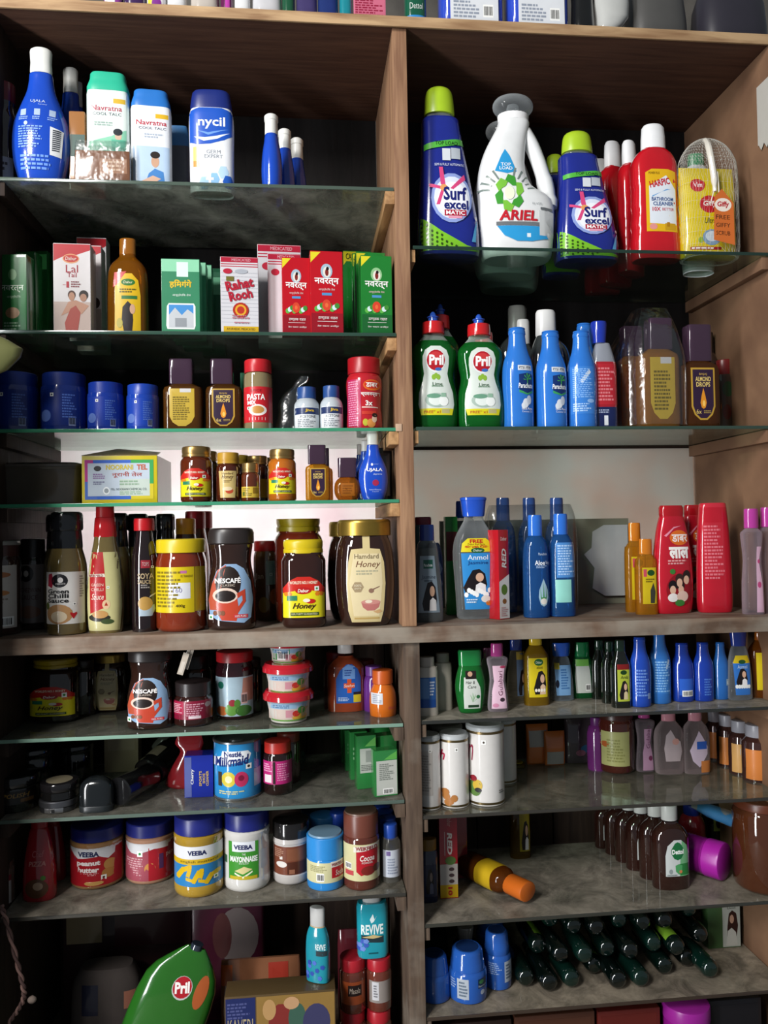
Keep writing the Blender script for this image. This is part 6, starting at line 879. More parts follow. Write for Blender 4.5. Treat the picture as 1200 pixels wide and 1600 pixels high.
# ---------------------------------------------------------------- L8 : spreads
b = It('drink_jar', 'jar with white and maroon label cut by the left picture edge', 'jar', 'L8', -40, 22, 1345, yb=1424); jarbody(b, mat('#5c4a42', 'liq'), top=.9, neck=.92); cap(b, .89, .95, '#5a4038', name='lid'); b.L(-.2, .05, .96, .7, '#8f8a88'); b.R(-.2, .58, .96, .72, '#6a2028')
for i, (x0, x1, yt, yb, dp, lb) in enumerate(((36, 88, 1280, 1410, None, 'red ketchup squeeze bottle in shade, front left'), (60, 104, 1278, None, 130, 'red ketchup bottle behind the squeeze bottle in front'))):
    b = It('ketchup_bottle', lb, 'bottle', 'L8', x0, x1, yt, yb=yb, dep=dp, d=.7); b.loft('body', mat('#8e1620', 'gl'), [(0, .9), (.015, .97), (.1, 1), (.4, .95), (.65, .78), (.85, .6), (.9, .5)], sm=2, n=2.5); cap(b, .89, .5, '#8a1018')
    if i == 0: b.cur = b.e; b.lay = .0003; b.T('Chef', .1, .6, .7, .08, '#b8686c', it=.2); b.T('PIZZA', .05, .48, 1.0, .06, '#b87a74', it=.15, bold=.02); b.E(0, .17, .7, .12, '#5a3a24', 'picture'); b.E(.1, .2, .3, .05, '#a88a70', 'picture'); b.E(.4, .3, .15, .03, '#4a7a2c', 'leaf')
def veeba(label, x0, x1, yt, yb, c, lid='#1d2470', zl=.78):
    b = It('spread_jar', label, 'jar', 'L8', x0, x1, yt, yb=yb); b.loft('body', mat(c, 'liq'), [(0, .9), (.015, .96), (.05, 1), (.14, 1), (.15, .985), (.68, .985), (.69, 1), (zl-.03, 1), (zl-.01, .95), (zl, .9)], seg=32); cap(b, zl, .97, lid, name='lid', rib=.008, seg=60); return b
b = veeba('peanut butter jar with navy lid and red label', 111, 194, 1283, 1391, '#a87c50'); b.L(-.97, .07, .97, .7, '#a81c26'); b.poly([(-.97, .6), (-.6, .52), (.3, .56), (.6, .5), (.97, .62), (.97, .7), (-.97, .7)], '#d9dade', 'cloud'); b.T('VEEBA', -.1, .6, .8, .085, '#1c2450', bold=.04); b.T('peanut', -.1, .44, .88, .1, '#f0e4e2', bold=.05); b.T('butter', -.1, .34, .8, .09, '#f0e4e2', bold=.05); b.N(-.5, .24, .4, .29, 2, '#d8a0a0'); b.R(-.78, .25, -.62, .52, '#4a3a6a', 'strip'); b.E(-.85, .36, .12, .1, '#c09050', 'peanut'); b.E(.65, .4, .2, .09, '#b8864a', 'peanut'); b.E(.1, .12, .35, .04, '#c89a58', 'peanut'); b.E(.6, .26, .22, .08, '#b07a40', 'peanut'); b.veg(.45, .2, .09, '#5a2a1c')
b = veeba('peanut butter jar with navy lid turned to its pink back label', 197, 274, 1277, 1383, '#b0846a'); b.L(-.97, .07, .97, .7, '#9c4a58'); b.poly([(.1, .07), (.97, .07), (.97, .7), (.1, .62)], '#a01c28'); b.poly([(-.97, .55), (-.4, .52), (.3, .6), (.97, .58), (.97, .7), (-.97, .7)], '#cfcfd2', 'cloud'); b.veg(-.25, .53, .11); b.E(.15, .27, .22, .1, '#c48a4c', 'peanut'); b.N(-.85, .15, -.05, .46, 8, '#c89aa0'); b.R(.5, .25, .65, .5, '#4a2a5a'); b.T('pea', .85, .45, .2, .08, '#e6dada')
b = veeba('mustard jar with navy lid and yellow squiggle label', 272, 350, 1268, 1404, '#a8872e'); b.L(-.98, .15, .98, .66, '#2a7ab4'); b.R(-.98, .5, .98, .66, '#d4d6da', 'band'); b.R(-.98, .43, .98, .5, '#c9a51c', 'band'); b.T('VEEBA', .05, .58, .75, .06, '#1c2450', bold=.04); b.T('english mustard', .1, .465, 1.45, .04, '#5a4a14')
pts = [(-.75, .27), (-.5, .37), (-.22, .4), (-.35, .25), (-.1, .22), (.12, .33), (.25, .35), (.15, .23), (.4, .2), (.6, .28), (.85, .3)]
hw = b.W/2
for i in range(len(pts)-1):
    (xa, za), (xb_, zb) = pts[i], pts[i+1]; b.poly([(xa-.06, za-.02), (xa+.06, za-.03), (xb_+.06, zb-.02), (xb_+.06, zb+.025), (xb_-.06, zb+.03), (xa-.06, za+.02)], '#d2ab14', 'squiggle')
b.veg(.75, .24, .08)
b = veeba('white mayonnaise jar with navy lid and green label', 349, 422, 1262, 1395, '#cfcdc8'); b.L(-.7, .17, .55, .66, '#3a8a2c'); b.R(-.55, .53, .42, .66, '#d6dae0', 'panel'); b.T('VEEBA', -.08, .59, .8, .06, '#1c2450', bold=.04); b.T('THE', -.05, .5, .16, .025, '#e8efe4'); b.T('MAYONNAISE', -.06, .435, 1.15, .075, '#eef2ea', bold=.04, it=.05); b.T('EGGLESS', -.05, .385, .4, .025, '#d6e4d0'); b.poly([(-.45, .28), (-.05, .34), (.3, .3), (-.1, .24)], '#cfc48a', 'sandwich'); b.poly([(-.45, .26), (-.1, .21), (.3, .28), (.3, .26), (-.1, .185), (-.45, .24)], '#e6e2c8', 'sandwich'); b.R(-.65, .17, .5, .215, '#b8a424', 'strip'); b.R(.65, .28, .9, .52, '#bfc4c8', 'panel'); b.R(-.9, .36, -.78, .46, '#3a5a3c', 'mark')
b = It('hazelnut_jar', 'white jar with brown label and shiny black lid', 'jar', 'L8', 426, 484, 1278, yb=1384); b.loft('body', mat('#b9b4b0', 'gl'), [(0, .88), (.015, .95), (.05, 1), (.15, 1), (.16, .97), (.66, .97), (.67, 1), (.74, .97), (.76, .9)], seg=32); cap(b, .74, .98, '#1a1818', k='gl', name='lid'); b.L(-.96, .17, .96, .63, '#6f3c2a'); b.R(-.2, .4, .85, .6, '#7a4a34', 'photo'); b.R(-.2, .18, .85, .38, '#4a2418', 'photo'); b.N(-.85, .45, -.3, .6, 5, '#a8806c'); b.E(-.5, .34, .28, .05, '#d6d0ca', 'badge'); b.R(-.1, .19, .2, .26, '#8a5a44'); b.R(-.6, .42, -.45, .47, '#d6d0ca')
b = It('baking_powder_jar', 'bright blue jar with cream label and grey topped blue lid', 'jar', 'L8', 479, 538, 1298, yb=1394); b.loft('body', mat('#2d86cc', 'gl'), [(0, .9), (.02, .97), (.06, 1), (.52, 1), (.56, .96), (.58, .92)], seg=32); cap(b, .57, .99, '#2d86cc', name='lid', z1=.97); b.loft('lid_top', mat('#6f90a8', 'pl'), [(.965, .9), (1, .86), (1, .5)], surf=False); b.L(-.98, .16, .98, .53, '#cbc79a'); b.R(.3, .24, .98, .5, '#b01c28', 'panel'); b.R(.25, .44, .98, .54, '#d8d4c8', 'banner'); b.T('WEIKFIELD', .62, .49, .66, .055, '#8a1c28', bold=.02); b.T('Soda', .7, .33, .4, .1, '#f0e6e0', it=.2); b.bar(-.5, .19, -.1, .34); b.N(-.8, .36, .1, .48, 4, '#9a966a')
b = It('cocoa_tin', 'brown cocoa powder jar with red and cream label', 'jar', 'L8', 536, 593, 1262, yb=1393); b.loft('body', mat('#5a2c22', 'gl'), [(0, .92), (.015, .98), (.04, 1), (.64, 1), (.66, .97), (.68, .9)], seg=32); cap(b, .675, .95, '#6a3a2e', name='lid', z1=.965); b.loft('lid_top', mat('#6f5448', 'pl'), [(.96, .9), (.98, .88), (.98, .5)], surf=False); b.L(-.98, .13, .98, .6, '#cbc596'); b.poly([(-.35, .25), (-.1, .2), (.6, .24), (.8, .3), (.85, .53), (-.35, .53)], '#b01c28', 'panel'); b.poly([(-.48, .5), (.9, .54), (.9, .6), (-.48, .57)], '#dcd8cc', 'banner'); b.T('WEIKFIELD', .22, .55, 1.2, .05, '#8a1c28', bold=.03); b.T('Cocoa', .25, .425, .8, .075, '#f2e8e2', it=.2, bold=.02); b.T('POWDER', .25, .365, .6, .025, '#f2e8e2'); b.E(.3, .26, .4, .06, '#7a2420', 'cocoa'); b.E(.75, .28, .2, .05, '#5a3424', 'cocoa'); b.bar(-.9, .28, -.6, .36); b.R(-.9, .2, -.5, .26, '#b8484c')
b = It('medicine_bottle', 'clear bottle with blue cap and white label next to the divider', 'bottle', 'L8', 594, 626, 1286, yb=1380); b.loft('body', mat('#9c9a92', 'clr'), [(0, .93), (.02, 1), (.6, 1), (.7, .9), (.78, .65), (.8, .6)], sm=2); cap(b, .74, .7, '#2348a0', rib=.02, seg=36); b.L(-.8, .1, .9, .58, '#b9bfca'); b.R(-.5, .48, -.1, .56, '#6a5a8a'); b.N(-.4, .15, .7, .44, 6, '#8a92a4')
for i, (x0, x1, yt, dp) in enumerate(((592, 620, 1276, 75), (588, 616, 1266, 115), (584, 612, 1259, 160), (548, 576, 1258, 170), (515, 543, 1268, 120), (516, 545, 1262, 175))):
    b = It('medicine_bottle', ('blue capped bottle second in line along the divider', 'blue capped bottle third in line along the divider', 'blue capped bottle rearmost along the divider', 'blue capped bottle behind the cocoa jar', 'blue capped bottle between the two blue jars and the cocoa', 'blue capped bottle at the rear left of the cocoa jar')[i], 'bottle', 'L8', x0, x1, yt, dep=dp); b.loft('body', mat('#3c4c7a', 'gl'), [(0, .93), (.02, 1), (.6, 1), (.7, .95), (.74, .85)]); cap(b, .74, .95, '#1f3f9a', rib=.02, seg=36)
b = It('baking_powder_jar', 'blue lidded jar behind the bright blue front jar', 'jar', 'L8', 484, 526, 1272, dep=125); jarbody(b, mat('#2a5f9c', 'gl'), top=.7, neck=.9); cap(b, .7, .98, '#2f6fb0', name='lid')
b = It('baking_powder_jar', 'dark blue lidded jar at the back behind the hazelnut jar', 'jar', 'L8', 470, 520, 1262, dep=205); jarbody(b, mat('#1f3f6c', 'gl'), top=.7, neck=.9); cap(b, .7, .98, '#24507c', name='lid')

# ---------------------------------------------------------------- L9 : bottom left
b = It('face_pack_tub', 'maroon tub with a round pale label on the back, standing at the rear', 'tub', 'L9', 296, 415, 1405, dep=235, d=.3); b.loft('tub', mat('#4a1a2c', 'pa'), [(0, .95), (.02, 1), (.97, 1), (1, .9)], n=5); b.E(.3, .72, .55, .25, '#7a6e6c', 'label'); b.E(-.1, .73, .25, .2, '#5a3434', 'portrait')
b = It('dark_carton', 'dark carton with pale card on top at the rear left', 'carton', 'L9', 100, 300, 1425, dep=215, d=.25, box=True); b.box('carton', mat('#2c1a1c', 'pa'), bev=.001); b.L(-.95, .75, -.4, .98, '#8a7a5c'); b.R(-.2, .7, .9, .97, '#3a1a20', 'panel')
b = It('cloth_sack', 'grey woven sack below the dark rear carton', 'sack', 'L9', 112, 225, 1505, dep=165, d=.5); b.loft('sack', mat('#4a423f', 'cl'), [(0, .95), (.1, 1), (.6, .97), (.85, .9), (1, .7)], n=3, sm=2); b.L(-.6, .5, -.15, .85, '#1a1e34'); b.R(.55, .55, .9, .75, '#a8705c')
b = It.raw('dishwash_refill_pouch', 'large green dishwash refill pouch leaning to the right', 'pouch', (at(226, 1640, 70)[0], 86, -866), 128, 214, 44, (math.radians(0), math.radians(21), 0)); b.loft('pouch', mat('#245e1c', 'gl'), [(0, .95, .6), (.03, 1, .9), (.4, 1, 1), (.7, .92, .85, .03), (.85, .62, .5, .08), (.97, .24, .15, .1)], n=2.6, sm=2); b.loft('spout_cap', mat('#28303c', 'gl'), [(.96, .16, .4, .1), (1, .15, .38, .1)], surf=False); b.cur = b.e; b.lay = .0003; b.E(.1, .7, .25, .085, '#b8bcb8', 'badge'); b.E(.1, .705, .23, .077, '#a81c28', 'badge'); b.T('Pril', .1, .705, .36, .08, '#f0ece8', bold=.04, rot=18); b.E(.58, .7, .16, .12, '#a8562c', 'picture'); b.poly([(-.5, .1), (.5, .1), (.4, .35), (-.3, .4)], '#6aa42c', 'splash')
b = It('oil_tin_carton', 'printed oil tin carton with blue and orange figures', 'carton', 'L9', 352, 526, 1552, dep=8, d=.26, box=True); b.box('carton', mat('#54432a', 'pa'), bev=.002); b.L(-.98, .02, -.45, .98, '#1f2858'); b.L(-.43, .02, .98, .98, '#8a6c38'); b.T('KAVERI', -.72, .7, .45, .16, '#a89a7a'); b.N(-.95, .78, -.5, .94, 5, '#4a5080'); b.E(0, .7, .22, .2, '#7a2c28', 'figure'); b.E(.3, .75, .16, .15, '#3a5a4c', 'figure'); b.E(.65, .7, .25, .18, '#3a3a5c', 'figure'); b.E(-.2, .85, .12, .1, '#b08a5a', 'figure'); b.E(.2, .9, .14, .06, '#b8906a', 'figure')
zk = b.H/S+SH['L9']+.4
def revive(label, x0, x1, yt, dep, z, capv, rot=0, H=None):
    b = It('starch_bottle', label, 'bottle', 'L9', x0, x1, yt, dep=dep, z=z, d=.6, rot=rot)
    if capv: b.loft('body', mat('#1d8a9c', 'gl'), [(0, .85), (.012, .93), (.05, .97), (.4, 1), (.6, .92), (.7, .75), (.74, .62)], sm=2, n=2.6); b.loft('collar', mat('#b8a07a'), [(.735, .64), (.755, .63)], surf=False); cap(b, .755, .62, '#bcbcba')
    else: b.loft('body', mat('#1f96a8', 'gl'), [(0, .8), (.015, .93), (.06, 1), (.66, 1), (.72, .9)], n=3, sm=0); cap(b, .72, .6, '#bcbcba')
    return b
b = revive('teal fabric starch bottle with white cap and blue flowers', 477, 516, 1417, 36, zk, True, -25); b.cur = b.e; b.lay = .0003; b.T('REVIVE', .45, .5, .8, .08, '#dff0f0', bold=.02); b.R(.1, .38, .95, .45, '#2c3a40', 'panel')
for i in range(9): b.E(-.7+.22*(i % 7), .08+.05*((i*3) % 5), .2, .035, ('#2c4aa0', '#4a6ac0')[i % 2], 'petal', N=5)
# spice jar pack, two by two
for r, (z, ya) in enumerate(((SH['L9'], 1572), (0, 1492))):
    for c_, (x0, x1) in enumerate(((530, 572), (572, 612))):
        zz = SH['L9'] if r == 0 else ztop
        b = It('spice_jar', (('red lidded spice jar, bottom left of the wrapped four', 'red lidded spice jar, bottom right of the wrapped four'), ('red lidded spice jar with orange label, top left of the wrapped four', 'red lidded spice jar with grey label, top right of the wrapped four'))[r][c_], 'jar', 'L9', x0, x1, ya, dep=78, z=zz); jarbody(b, mat('#6a3428', 'liq'), top=.78, neck=.88); cap(b, .78, .93, '#a8202c', rib=.02, seg=40, name='lid'); b.L(-.8, .2, .85, .62, '#a8502a' if c_ == 0 else '#8d8580'); 
        if c_ == 0: b.R(-.4, .36, .6, .56, '#2a1c1c'); b.T('Masala', .1, .46, .8, .1, '#d8c8b8', it=.2)
        else: b.R(-.6, .25, -.1, .6, '#c4c4c8'); b.N(-.5, .3, -.2, .55, 5, '#7a7a80')
        if r == 0 and c_ == 1: ztop = SH['L9']+b.H/S+.5
zl9 = ztop+(b.H/S)+.5
b = revive('teal fabric starch bottle standing on the red lidded spice jars', 557, 606, 1374, 78, zl9, False); b.cur = b.e; b.lay = .0003; b.poly([(-.2, .53), (0, .6), (.1, .53), (.25, .58), (.05, .5), (-.1, .48)], '#dff0f0', 'star'); b.T('REVIVE', -.05, .4, 1.4, .13, '#e2f0ee', bold=.03); b.poly([(-.75, .24), (.65, .22), (.65, .31), (-.75, .33)], '#22343a', 'panel'); b.poly([(-.7, .3), (0, .33), (.6, .3), (0, .28)], '#c4b07a', 'leaf'); b.R(-.3, .08, .3, .1, '#14525c', 'strip')
for i in range(6): b.E(-.85+.2*(i % 3), .15+.05*(i // 2), .2, .035, ('#3a5ab4', '#6a8ad0')[i % 2], 'petal', N=5)
b = It('snack_strip', 'strip of orange and brown snack packets at the rear of the bottom bay', 'packet', 'L9', 345, 470, 1500, dep=150, d=.12, box=True); b.loft('strip', mat('#7a5038', 'gl'), [(0, .98, .8), (.1, 1, 1), (.9, 1, .9), (1, .98, .3)], n=5); b.L(-.98, .7, -.7, .95, '#b8561c'); b.R(.2, .7, .7, .95, '#8a2c20', 'panel')
b = It('spice_packet', 'maroon packet standing behind the spice jars', 'packet', 'L9', 528, 600, 1450, dep=160, d=.5); b.loft('packet', mat('#5a2028', 'gl'), [(0, .95, .8), (.1, 1, 1), (.85, 1, .7), (1, .95, .1)], n=3.5)

# ---------------------------------------------------------------- R5 : white tins, baby oil
def tin(label, x0, x1, yt, yb=None, dep=None, pic=0):
    b = It('snack_tin', label, 'tin', 'R5', x0, x1, yt, yb=yb, dep=dep); b.loft('tin', mat('#d6d3cf', 'gl'), [(0, .97), (.006, 1), (.93, 1), (.935, .98)], seg=36)
    b.loft('bottom_band', mat('#7c6a48', 'me'), [(.018, 1.005), (.02, 1.012), (.045, 1.012), (.047, 1.005)], seg=36, surf=False); b.loft('top_band', mat('#7c6a48', 'me'), [(.895, 1.005), (.897, 1.012), (.925, 1.012), (.927, 1.005)], seg=36, surf=False); b.loft('lid', mat('#b4b9ba', 'pl'), [(.93, 1.0), (.935, 1.03), (.975, 1.03), (.985, .98), (1, .9), (.995, .85)], seg=36, surf=False)
    if pic: b.cur = b.e; b.lay = .0003; b.T('h', -.9, .72, .3, .14, '#a81c40', it=.3, bold=.02) if pic == 2 else None; b.veg(-.3 if pic == 3 else 0, .8, .12, '#4a4038')
    if pic == 2:
        for x, z in ((-.7, .16), (-.45, .1), (-.6, .08), (-.2, .14), (-.75, .22)): b.E(x, z, .24, .05, '#a8703c', 'almond', N=9)
    if pic == 3:
        b.E(-.75, .22, .3, .1, '#5a7a3c', 'fruit'); b.E(-.62, .26, .22, .07, '#c8a83c', 'fruit'); b.E(-.8, .34, .14, .04, '#8a2430', 'fruit'); b.E(-.6, .2, .16, .03, '#2a2a2a', 'fruit'); b.T('n', -.9, .66, .2, .2, '#8a2440', it=.3); b.N(.5, .15, .85, .2, 2, '#6a6a68')
    if pic == 1: b.L(-.9, .2, .2, .8, '#c0bab4'); b.N(-.8, .25, .1, .75, 14, '#9a948e')
tin('short white tin with back print beside the divider', 651, 688, 1146, 1267, pic=1); tin('white tin with almonds picture between two others', 687, 732, 1143, 1264, pic=2); tin('tallest white tin with fruit picture', 730, 787, 1128, 1261, pic=3)
tin('white tin standing behind the tallest one', 766, 806, 1120, dep=150); tin('white tin hidden behind the two shorter tins', 672, 722, 1130, dep=130)
b = It('hair_oil_bottle', 'yellow capped bottle behind the tallest white tin', 'bottle', 'R5', 796, 820, 1190, dep=225); b.loft('body', mat('#8a7a2c', 'oil'), [(0, .9), (.03, 1), (.6, 1), (.8, .7)], sm=2); cap(b, .8, .7, '#a8981c')
for i, (x0, x1, yt, lb) in enumerate(((822, 856, 1131, 'orange and white packet at the back, left of two'), (850, 882, 1142, 'orange and white packet at the back, right of two'))):
    b = It('snack_packet', lb, 'packet', 'R5', x0, x1, yt, dep=235-12*i, d=.5); b.loft('packet', mat('#dd7a38', 'gl'), [(0, .95, .3), (.05, 1, .7), (.5, 1, 1), (.9, 1, .5), (1, 1, .06)], n=3.2); b.L(-.8, .45 if i == 0 else .05, .8, .85 if i == 0 else .42, '#b8b4b0')
b = It('polythene_bag', 'clear bag with greyish sachets behind the brown jar', 'bag', 'R5', 880, 930, 1112, dep=235, d=.5); b.loft('bag', mat('#5c5058', 'gl'), [(0, .9, .6), (.1, 1, 1), (.7, .95, .9), (1, .9, .1)], n=3, sm=2); b.E(.3, .3, .4, .08, '#3a6a94', 'sachet', new=True); b.E(-.1, .22, .3, .06, '#a86a80', 'sachet')
b = It('syrup_bottle', 'magenta bottle behind the brown jar', 'bottle', 'R5', 918, 946, 1120, dep=190); b.loft('body', mat('#6a2a6c', 'gl'), [(0, .9), (.03, 1), (.7, 1), (.85, .6)], sm=2); cap(b, .84, .62, '#5a2460')
b = It('pickle_jar', 'brown jar with pale green label at the back of the tin shelf', 'jar', 'R5', 936, 989, 1112, dep=178); jarbody(b, mat('#4a1f18', 'liq'), top=.9, neck=.9); cap(b, .9, .95, '#3a1c16', name='lid'); b.L(-.97, .14, .4, .72, '#a8a86c'); b.N(-.8, .2, .2, .6, 8, '#8a8a50'); b.L(.75, .2, .98, .72, '#8a8078'); b.E(-.85, .5, .14, .05, '#a85a2c')
b = clearb('rose_water_bottle', 'rose water bottle between the brown jar and baby oil', 'R5', 992, 1022, 1105, dep=165, c='#a89aa0', capc='#9a3a78', zc=.84, cw=.6, prof=gul, d=.7); b.poly([(-.5, .03), (.6, .03), (.5, .3), (.35, .45), (.5, .68), (-.3, .68), (-.25, .45), (-.45, .3)], '#a8829a', 'label'); b.T('Gulabari', .12, .55, .36, .36, '#5a2a4a', rot=90); b.E(.3, .22, .2, .04, '#6a2a4c')
for i, (x0, x1, lb) in enumerate(((1023, 1067, 'baby oil bottle with pink cap, left of two'), (1066, 1107, 'baby oil bottle with pink cap and teardrop label, right of two'))):
    b = clearb('baby_oil_bottle', lb, 'R5', x0, x1, 1105, dep=150-6*i, c='#b8a8a8', capc='#b87c88', zc=.8, cw=.5, d=.6, n=3, prof=[(0, .88), (.02, .96), (.4, 1), (.6, .97), (.7, .8), (.77, .55), (.8, .45)])
    if i == 0: b.poly([(-.5, .2), (.5, .2), (.65, .35), (.55, .5), (.2, .55), (-.1, .68), (-.45, .6), (-.6, .4)], '#a89a9c', 'label'); b.E(.2, .5, .25, .05, '#b88a80')
    else: b.poly([(0, .1), (.6, .3), (.62, .42), (.3, .55), (0, .66), (-.4, .5), (-.7, .36), (-.5, .2)], '#b8a8b8', 'label'); b.R(-.2, .38, .55, .5, '#2450a0'); b.R(.1, .02, .95, .2, '#b8723c')
for i, (x0, x1, yt, yb, lb) in enumerate(((1104, 1130, 1110, 1189, 'orange labelled vial with grey cap, rearmost of four'), (1121, 1149, 1116, 1199, 'orange labelled vial with grey cap, third from the front'), (1140, 1172, 1125, 1212, 'vial with pale orange label, second from the front'), (1161, 1202, 1131, 1224, 'orange labelled vial with grey cap, foremost of four'))):
    b = It('medicine_vial', lb, 'bottle', 'R5', x0, x1, yt, yb=yb); b.loft('body', mat('#3c2420', 'liq'), [(0, .95), (.02, 1), (.62, 1), (.72, .85), (.77, .66), (.79, .62)], sm=2); cap(b, .78, .72, '#9c9ca4', rib=.03, seg=36); b.L(-.97, .04, .97, .58, '#c8793a' if i != 2 else '#c99a5c')
    if i == 2: b.R(-.5, .38, -.1, .5, '#a8a8a0'); b.R(.3, .04, .36, .58, '#3c2420')

# ---------------------------------------------------------------- R6
b = It('hair_oil_bottle', 'dark blue bottle with yellow cap in the divider shade', 'bottle', 'R6', 654, 684, 1309, yb=1412, d=.7); b.loft('body', mat('#1c2440', 'gl'), [(0, .93), (.02, 1), (.7, 1), (.8, .9), (.82, .8)], n=2.5); cap(b, .82, .9, '#7a5a1c'); b.L(-.7, .1, .8, .6, '#242c48'); lady(b, .1, .15, .8, .4, top='#5a6078', skin='#8a7a74')
b = It('toothpaste_carton', 'red toothpaste carton with yellow price end standing beside the divider', 'carton', 'R6', 687, 715, 1270, yb=1404, d=1., box=True, rot=0); b.box('carton', mat('#a81c28', 'gl'), bev=.0006); b.L(-.98, .01, .98, .16, '#c9a41c'); b.R(-.98, .16, .98, .4, '#b9b4ae', 'panel'); b.E(.2, .44, .6, .05, '#5a7a3c', 'herb'); b.T('10', .12, .085, .5, .1, '#a8241c', rot=-90, bold=.05); b.T('RED', .12, .64, .55, .26, '#e8dcd8', rot=-90, bold=.04, it=.15); b.R(-.45, .5, -.4, .78, '#e8dcd8', 'rule'); b.T('Dabur', .1, .9, .5, .12, '#d8a8a4', rot=-90, it=.2)
for q in range(3): b.E(.3, .2+.07*q, .3, .022, '#4a3a3c', 'herb')
b = It('toothpaste_carton', 'red toothpaste carton behind the one with the price end', 'carton', 'R6', 700, 730, 1270, dep=150, d=.8, box=True); carton(b, '#7a141c', k='gl'); b.L(-.9, .5, .9, .95, '#84161f', k='gl')
# lying bottle
xa, ya = on(790, 1403, SH['R6']); 
b = It.raw('hair_oil_bottle', 'amber oil bottle with orange cap lying on its side', 'bottle', (at(728, 1340, 150)[0], 165, SH['R6']+22), 48, 150, 40, (math.radians(90), 0, math.radians(32))); b.loft('body', mat('#7a4214', 'oil'), [(0, .85), (.02, .95), (.08, 1), (.55, 1), (.66, .9), (.72, .6), (.75, .45)], n=2.6, sm=2); cap(b, .74, .8, '#c0601c', rib=.015, seg=36)
b.surf = (b.surf[0], b.surf[1]); 
c = b.loft('label', mat('#b8981c', 'pa'), [(.32, 1.015), (.33, 1.02), (.56, 1.02), (.57, 1.01)], n=2.6, surf=False)
b = It('hair_oil_bottle', 'yellow labelled oil bottle at the rear of the grimy shelf', 'bottle', 'R6', 796, 828, 1225, dep=225, d=.6); b.loft('body', mat('#7a5a1c', 'oil'), [(0, .9), (.02, 1), (.7, 1), (.82, .5)], n=2.6, sm=2); cap(b, .82, .52, '#8a5a1c'); b.L(-.2, .1, .8, .7, '#9c8c20'); lady(b, .4, .12, .7, .4)
def dettol(label, x0, x1, yt, yb, full=1, rot=0):
    b = antis('antiseptic_bottle', label, 'R6', x0, x1, yt, '#2c1611', '#c9c9c6', yb=yb, zc=.83, cw=.44, rot=rot)
    arch = [(-.52, .17), (.85, .17), (.85, .42), (.7, .54), (.35, .61), (-.05, .61), (-.4, .54), (-.52, .42)]
    b.poly(arch, '#c2c8c6', 'label')
    if full: b.poly([(.25, .17), (.85, .17), (.85, .42), (.7, .54), (.4, .6), (.3, .4)], '#6fae7c', 'panel'); b.R(.25, .18, .85, .32, '#2a7a3c', 'panel'); b.poly([(.15, .585), (.3, .57), (.5, .5), (.5, .44), (.35, .385), (.15, .365), (-.05, .385), (-.2, .44), (-.2, .5), (0, .57)], '#1c6a3a', 'emblem'); b.T('Dettol', .16, .468, .66, .06, '#f0f4f0', bold=.04); b.poly([(.0, .3), (.2, .32), (.4, .3), (.38, .23), (.2, .19), (.02, .23)], '#4a9a5c', 'shield'); b.E(.3, .225, .09, .02, '#c87a4c', 'sword'); b.E(-.25, .23, .1, .03, '#8a9494', 'mark'); b.N(-.45, .17, .1, .2, 1, '#8a9494')
    return b
dettol('brown antiseptic bottle with green emblem label, foremost of the row', 1019, 1074, 1257, 1392)
for i, (x0, x1, yt, yb, lb) in enumerate(((999, 1050, 1253, 1376, 'brown antiseptic bottle second in the row'), (978, 1026, 1250, 1362, 'brown antiseptic bottle third in the row'), (961, 1005, 1247, 1349, 'brown antiseptic bottle fourth in the row'), (945, 986, 1244, 1337, 'brown antiseptic bottle fifth in the row'), (929, 968, 1241, 1327, 'brown antiseptic bottle rearmost in the row'))): dettol(lb, x0, x1, yt, yb, 0)
b = It.raw('cream_tub', 'magenta tub lying on its side beside the antiseptic bottles', 'tub', (at(1118, 1340, 90)[0]-38, 138, SH['R6']+33), 62, 78, 62, (math.radians(90), 0, math.radians(38))); b.loft('tub', mat('#8a1a82', 'gl'), [(0, .92), (.04, 1), (.6, 1), (.62, .95)]); cap(b, .62, 1.03, '#a01f98', name='lid', rib=.01, seg=44, top=.06)
b = It.raw('cream_tube', 'pale tube with blue print lying aslant over the magenta tub', 'tube', (at(1080, 1275, 150)[0], 150, SH['R6']+108), 34, 100, 28, (math.radians(106), 0, math.radians(64))); b.loft('tube', mat('#7e8286', 'gl'), [(0, 1, .1), (.3, 1, .7), (.8, .95, .95), (.84, .6, .7)], n=2.4, sm=2); b.loft('cap', mat('#8d8f92'), [(.84, .7, .9), (1, .65, .8)], surf=False); b.loft('label', mat('#3c78a8', 'pa'), [(.1, 1.02, .35), (.3, 1.02, .74), (.7, 1.0, .92)], n=2.4, surf=False)
b = It('syrup_bottle', 'red bottle with blue cap behind the magenta tub', 'bottle', 'R6', 1062, 1100, 1256, dep=195); b.loft('body', mat('#7a1c24', 'gl'), [(0, .9), (.03, 1), (.6, 1), (.8, .6)], sm=2); cap(b, .8, .62, '#1c2a78')
b = It('hair_oil_bottle', 'dark bottle with lime label at the rear behind the pale tube', 'bottle', 'R6', 1098, 1128, 1235, dep=232); b.loft('body', mat('#141612', 'liq'), [(0, .9), (.03, 1), (.75, 1), (.85, .6)], sm=2); cap(b, .84, .6, '#101410'); b.L(-.4, .3, .6, .72, '#8a9444'); b.E(.1, .45, .3, .1, '#1c1a18')
b = It('pickle_jar', 'large amber pickle jar at the right edge of the grimy shelf', 'jar', 'R6', 1150, 1232, 1245, dep=55); jarbody(b, mat('#4a2614', 'liq'), top=.9, neck=.9); b.loft('contents', mat('#3a1c0e', 'liq'), [(.02, .9), (.7, .95), (.72, .8)], surf=False); cap(b, .9, .95, '#5a2c1a', name='lid'); b.L(-.1, .15, .95, .6, '#8a6a2c'); b.E(.2, .5, .3, .08, '#a8641c')

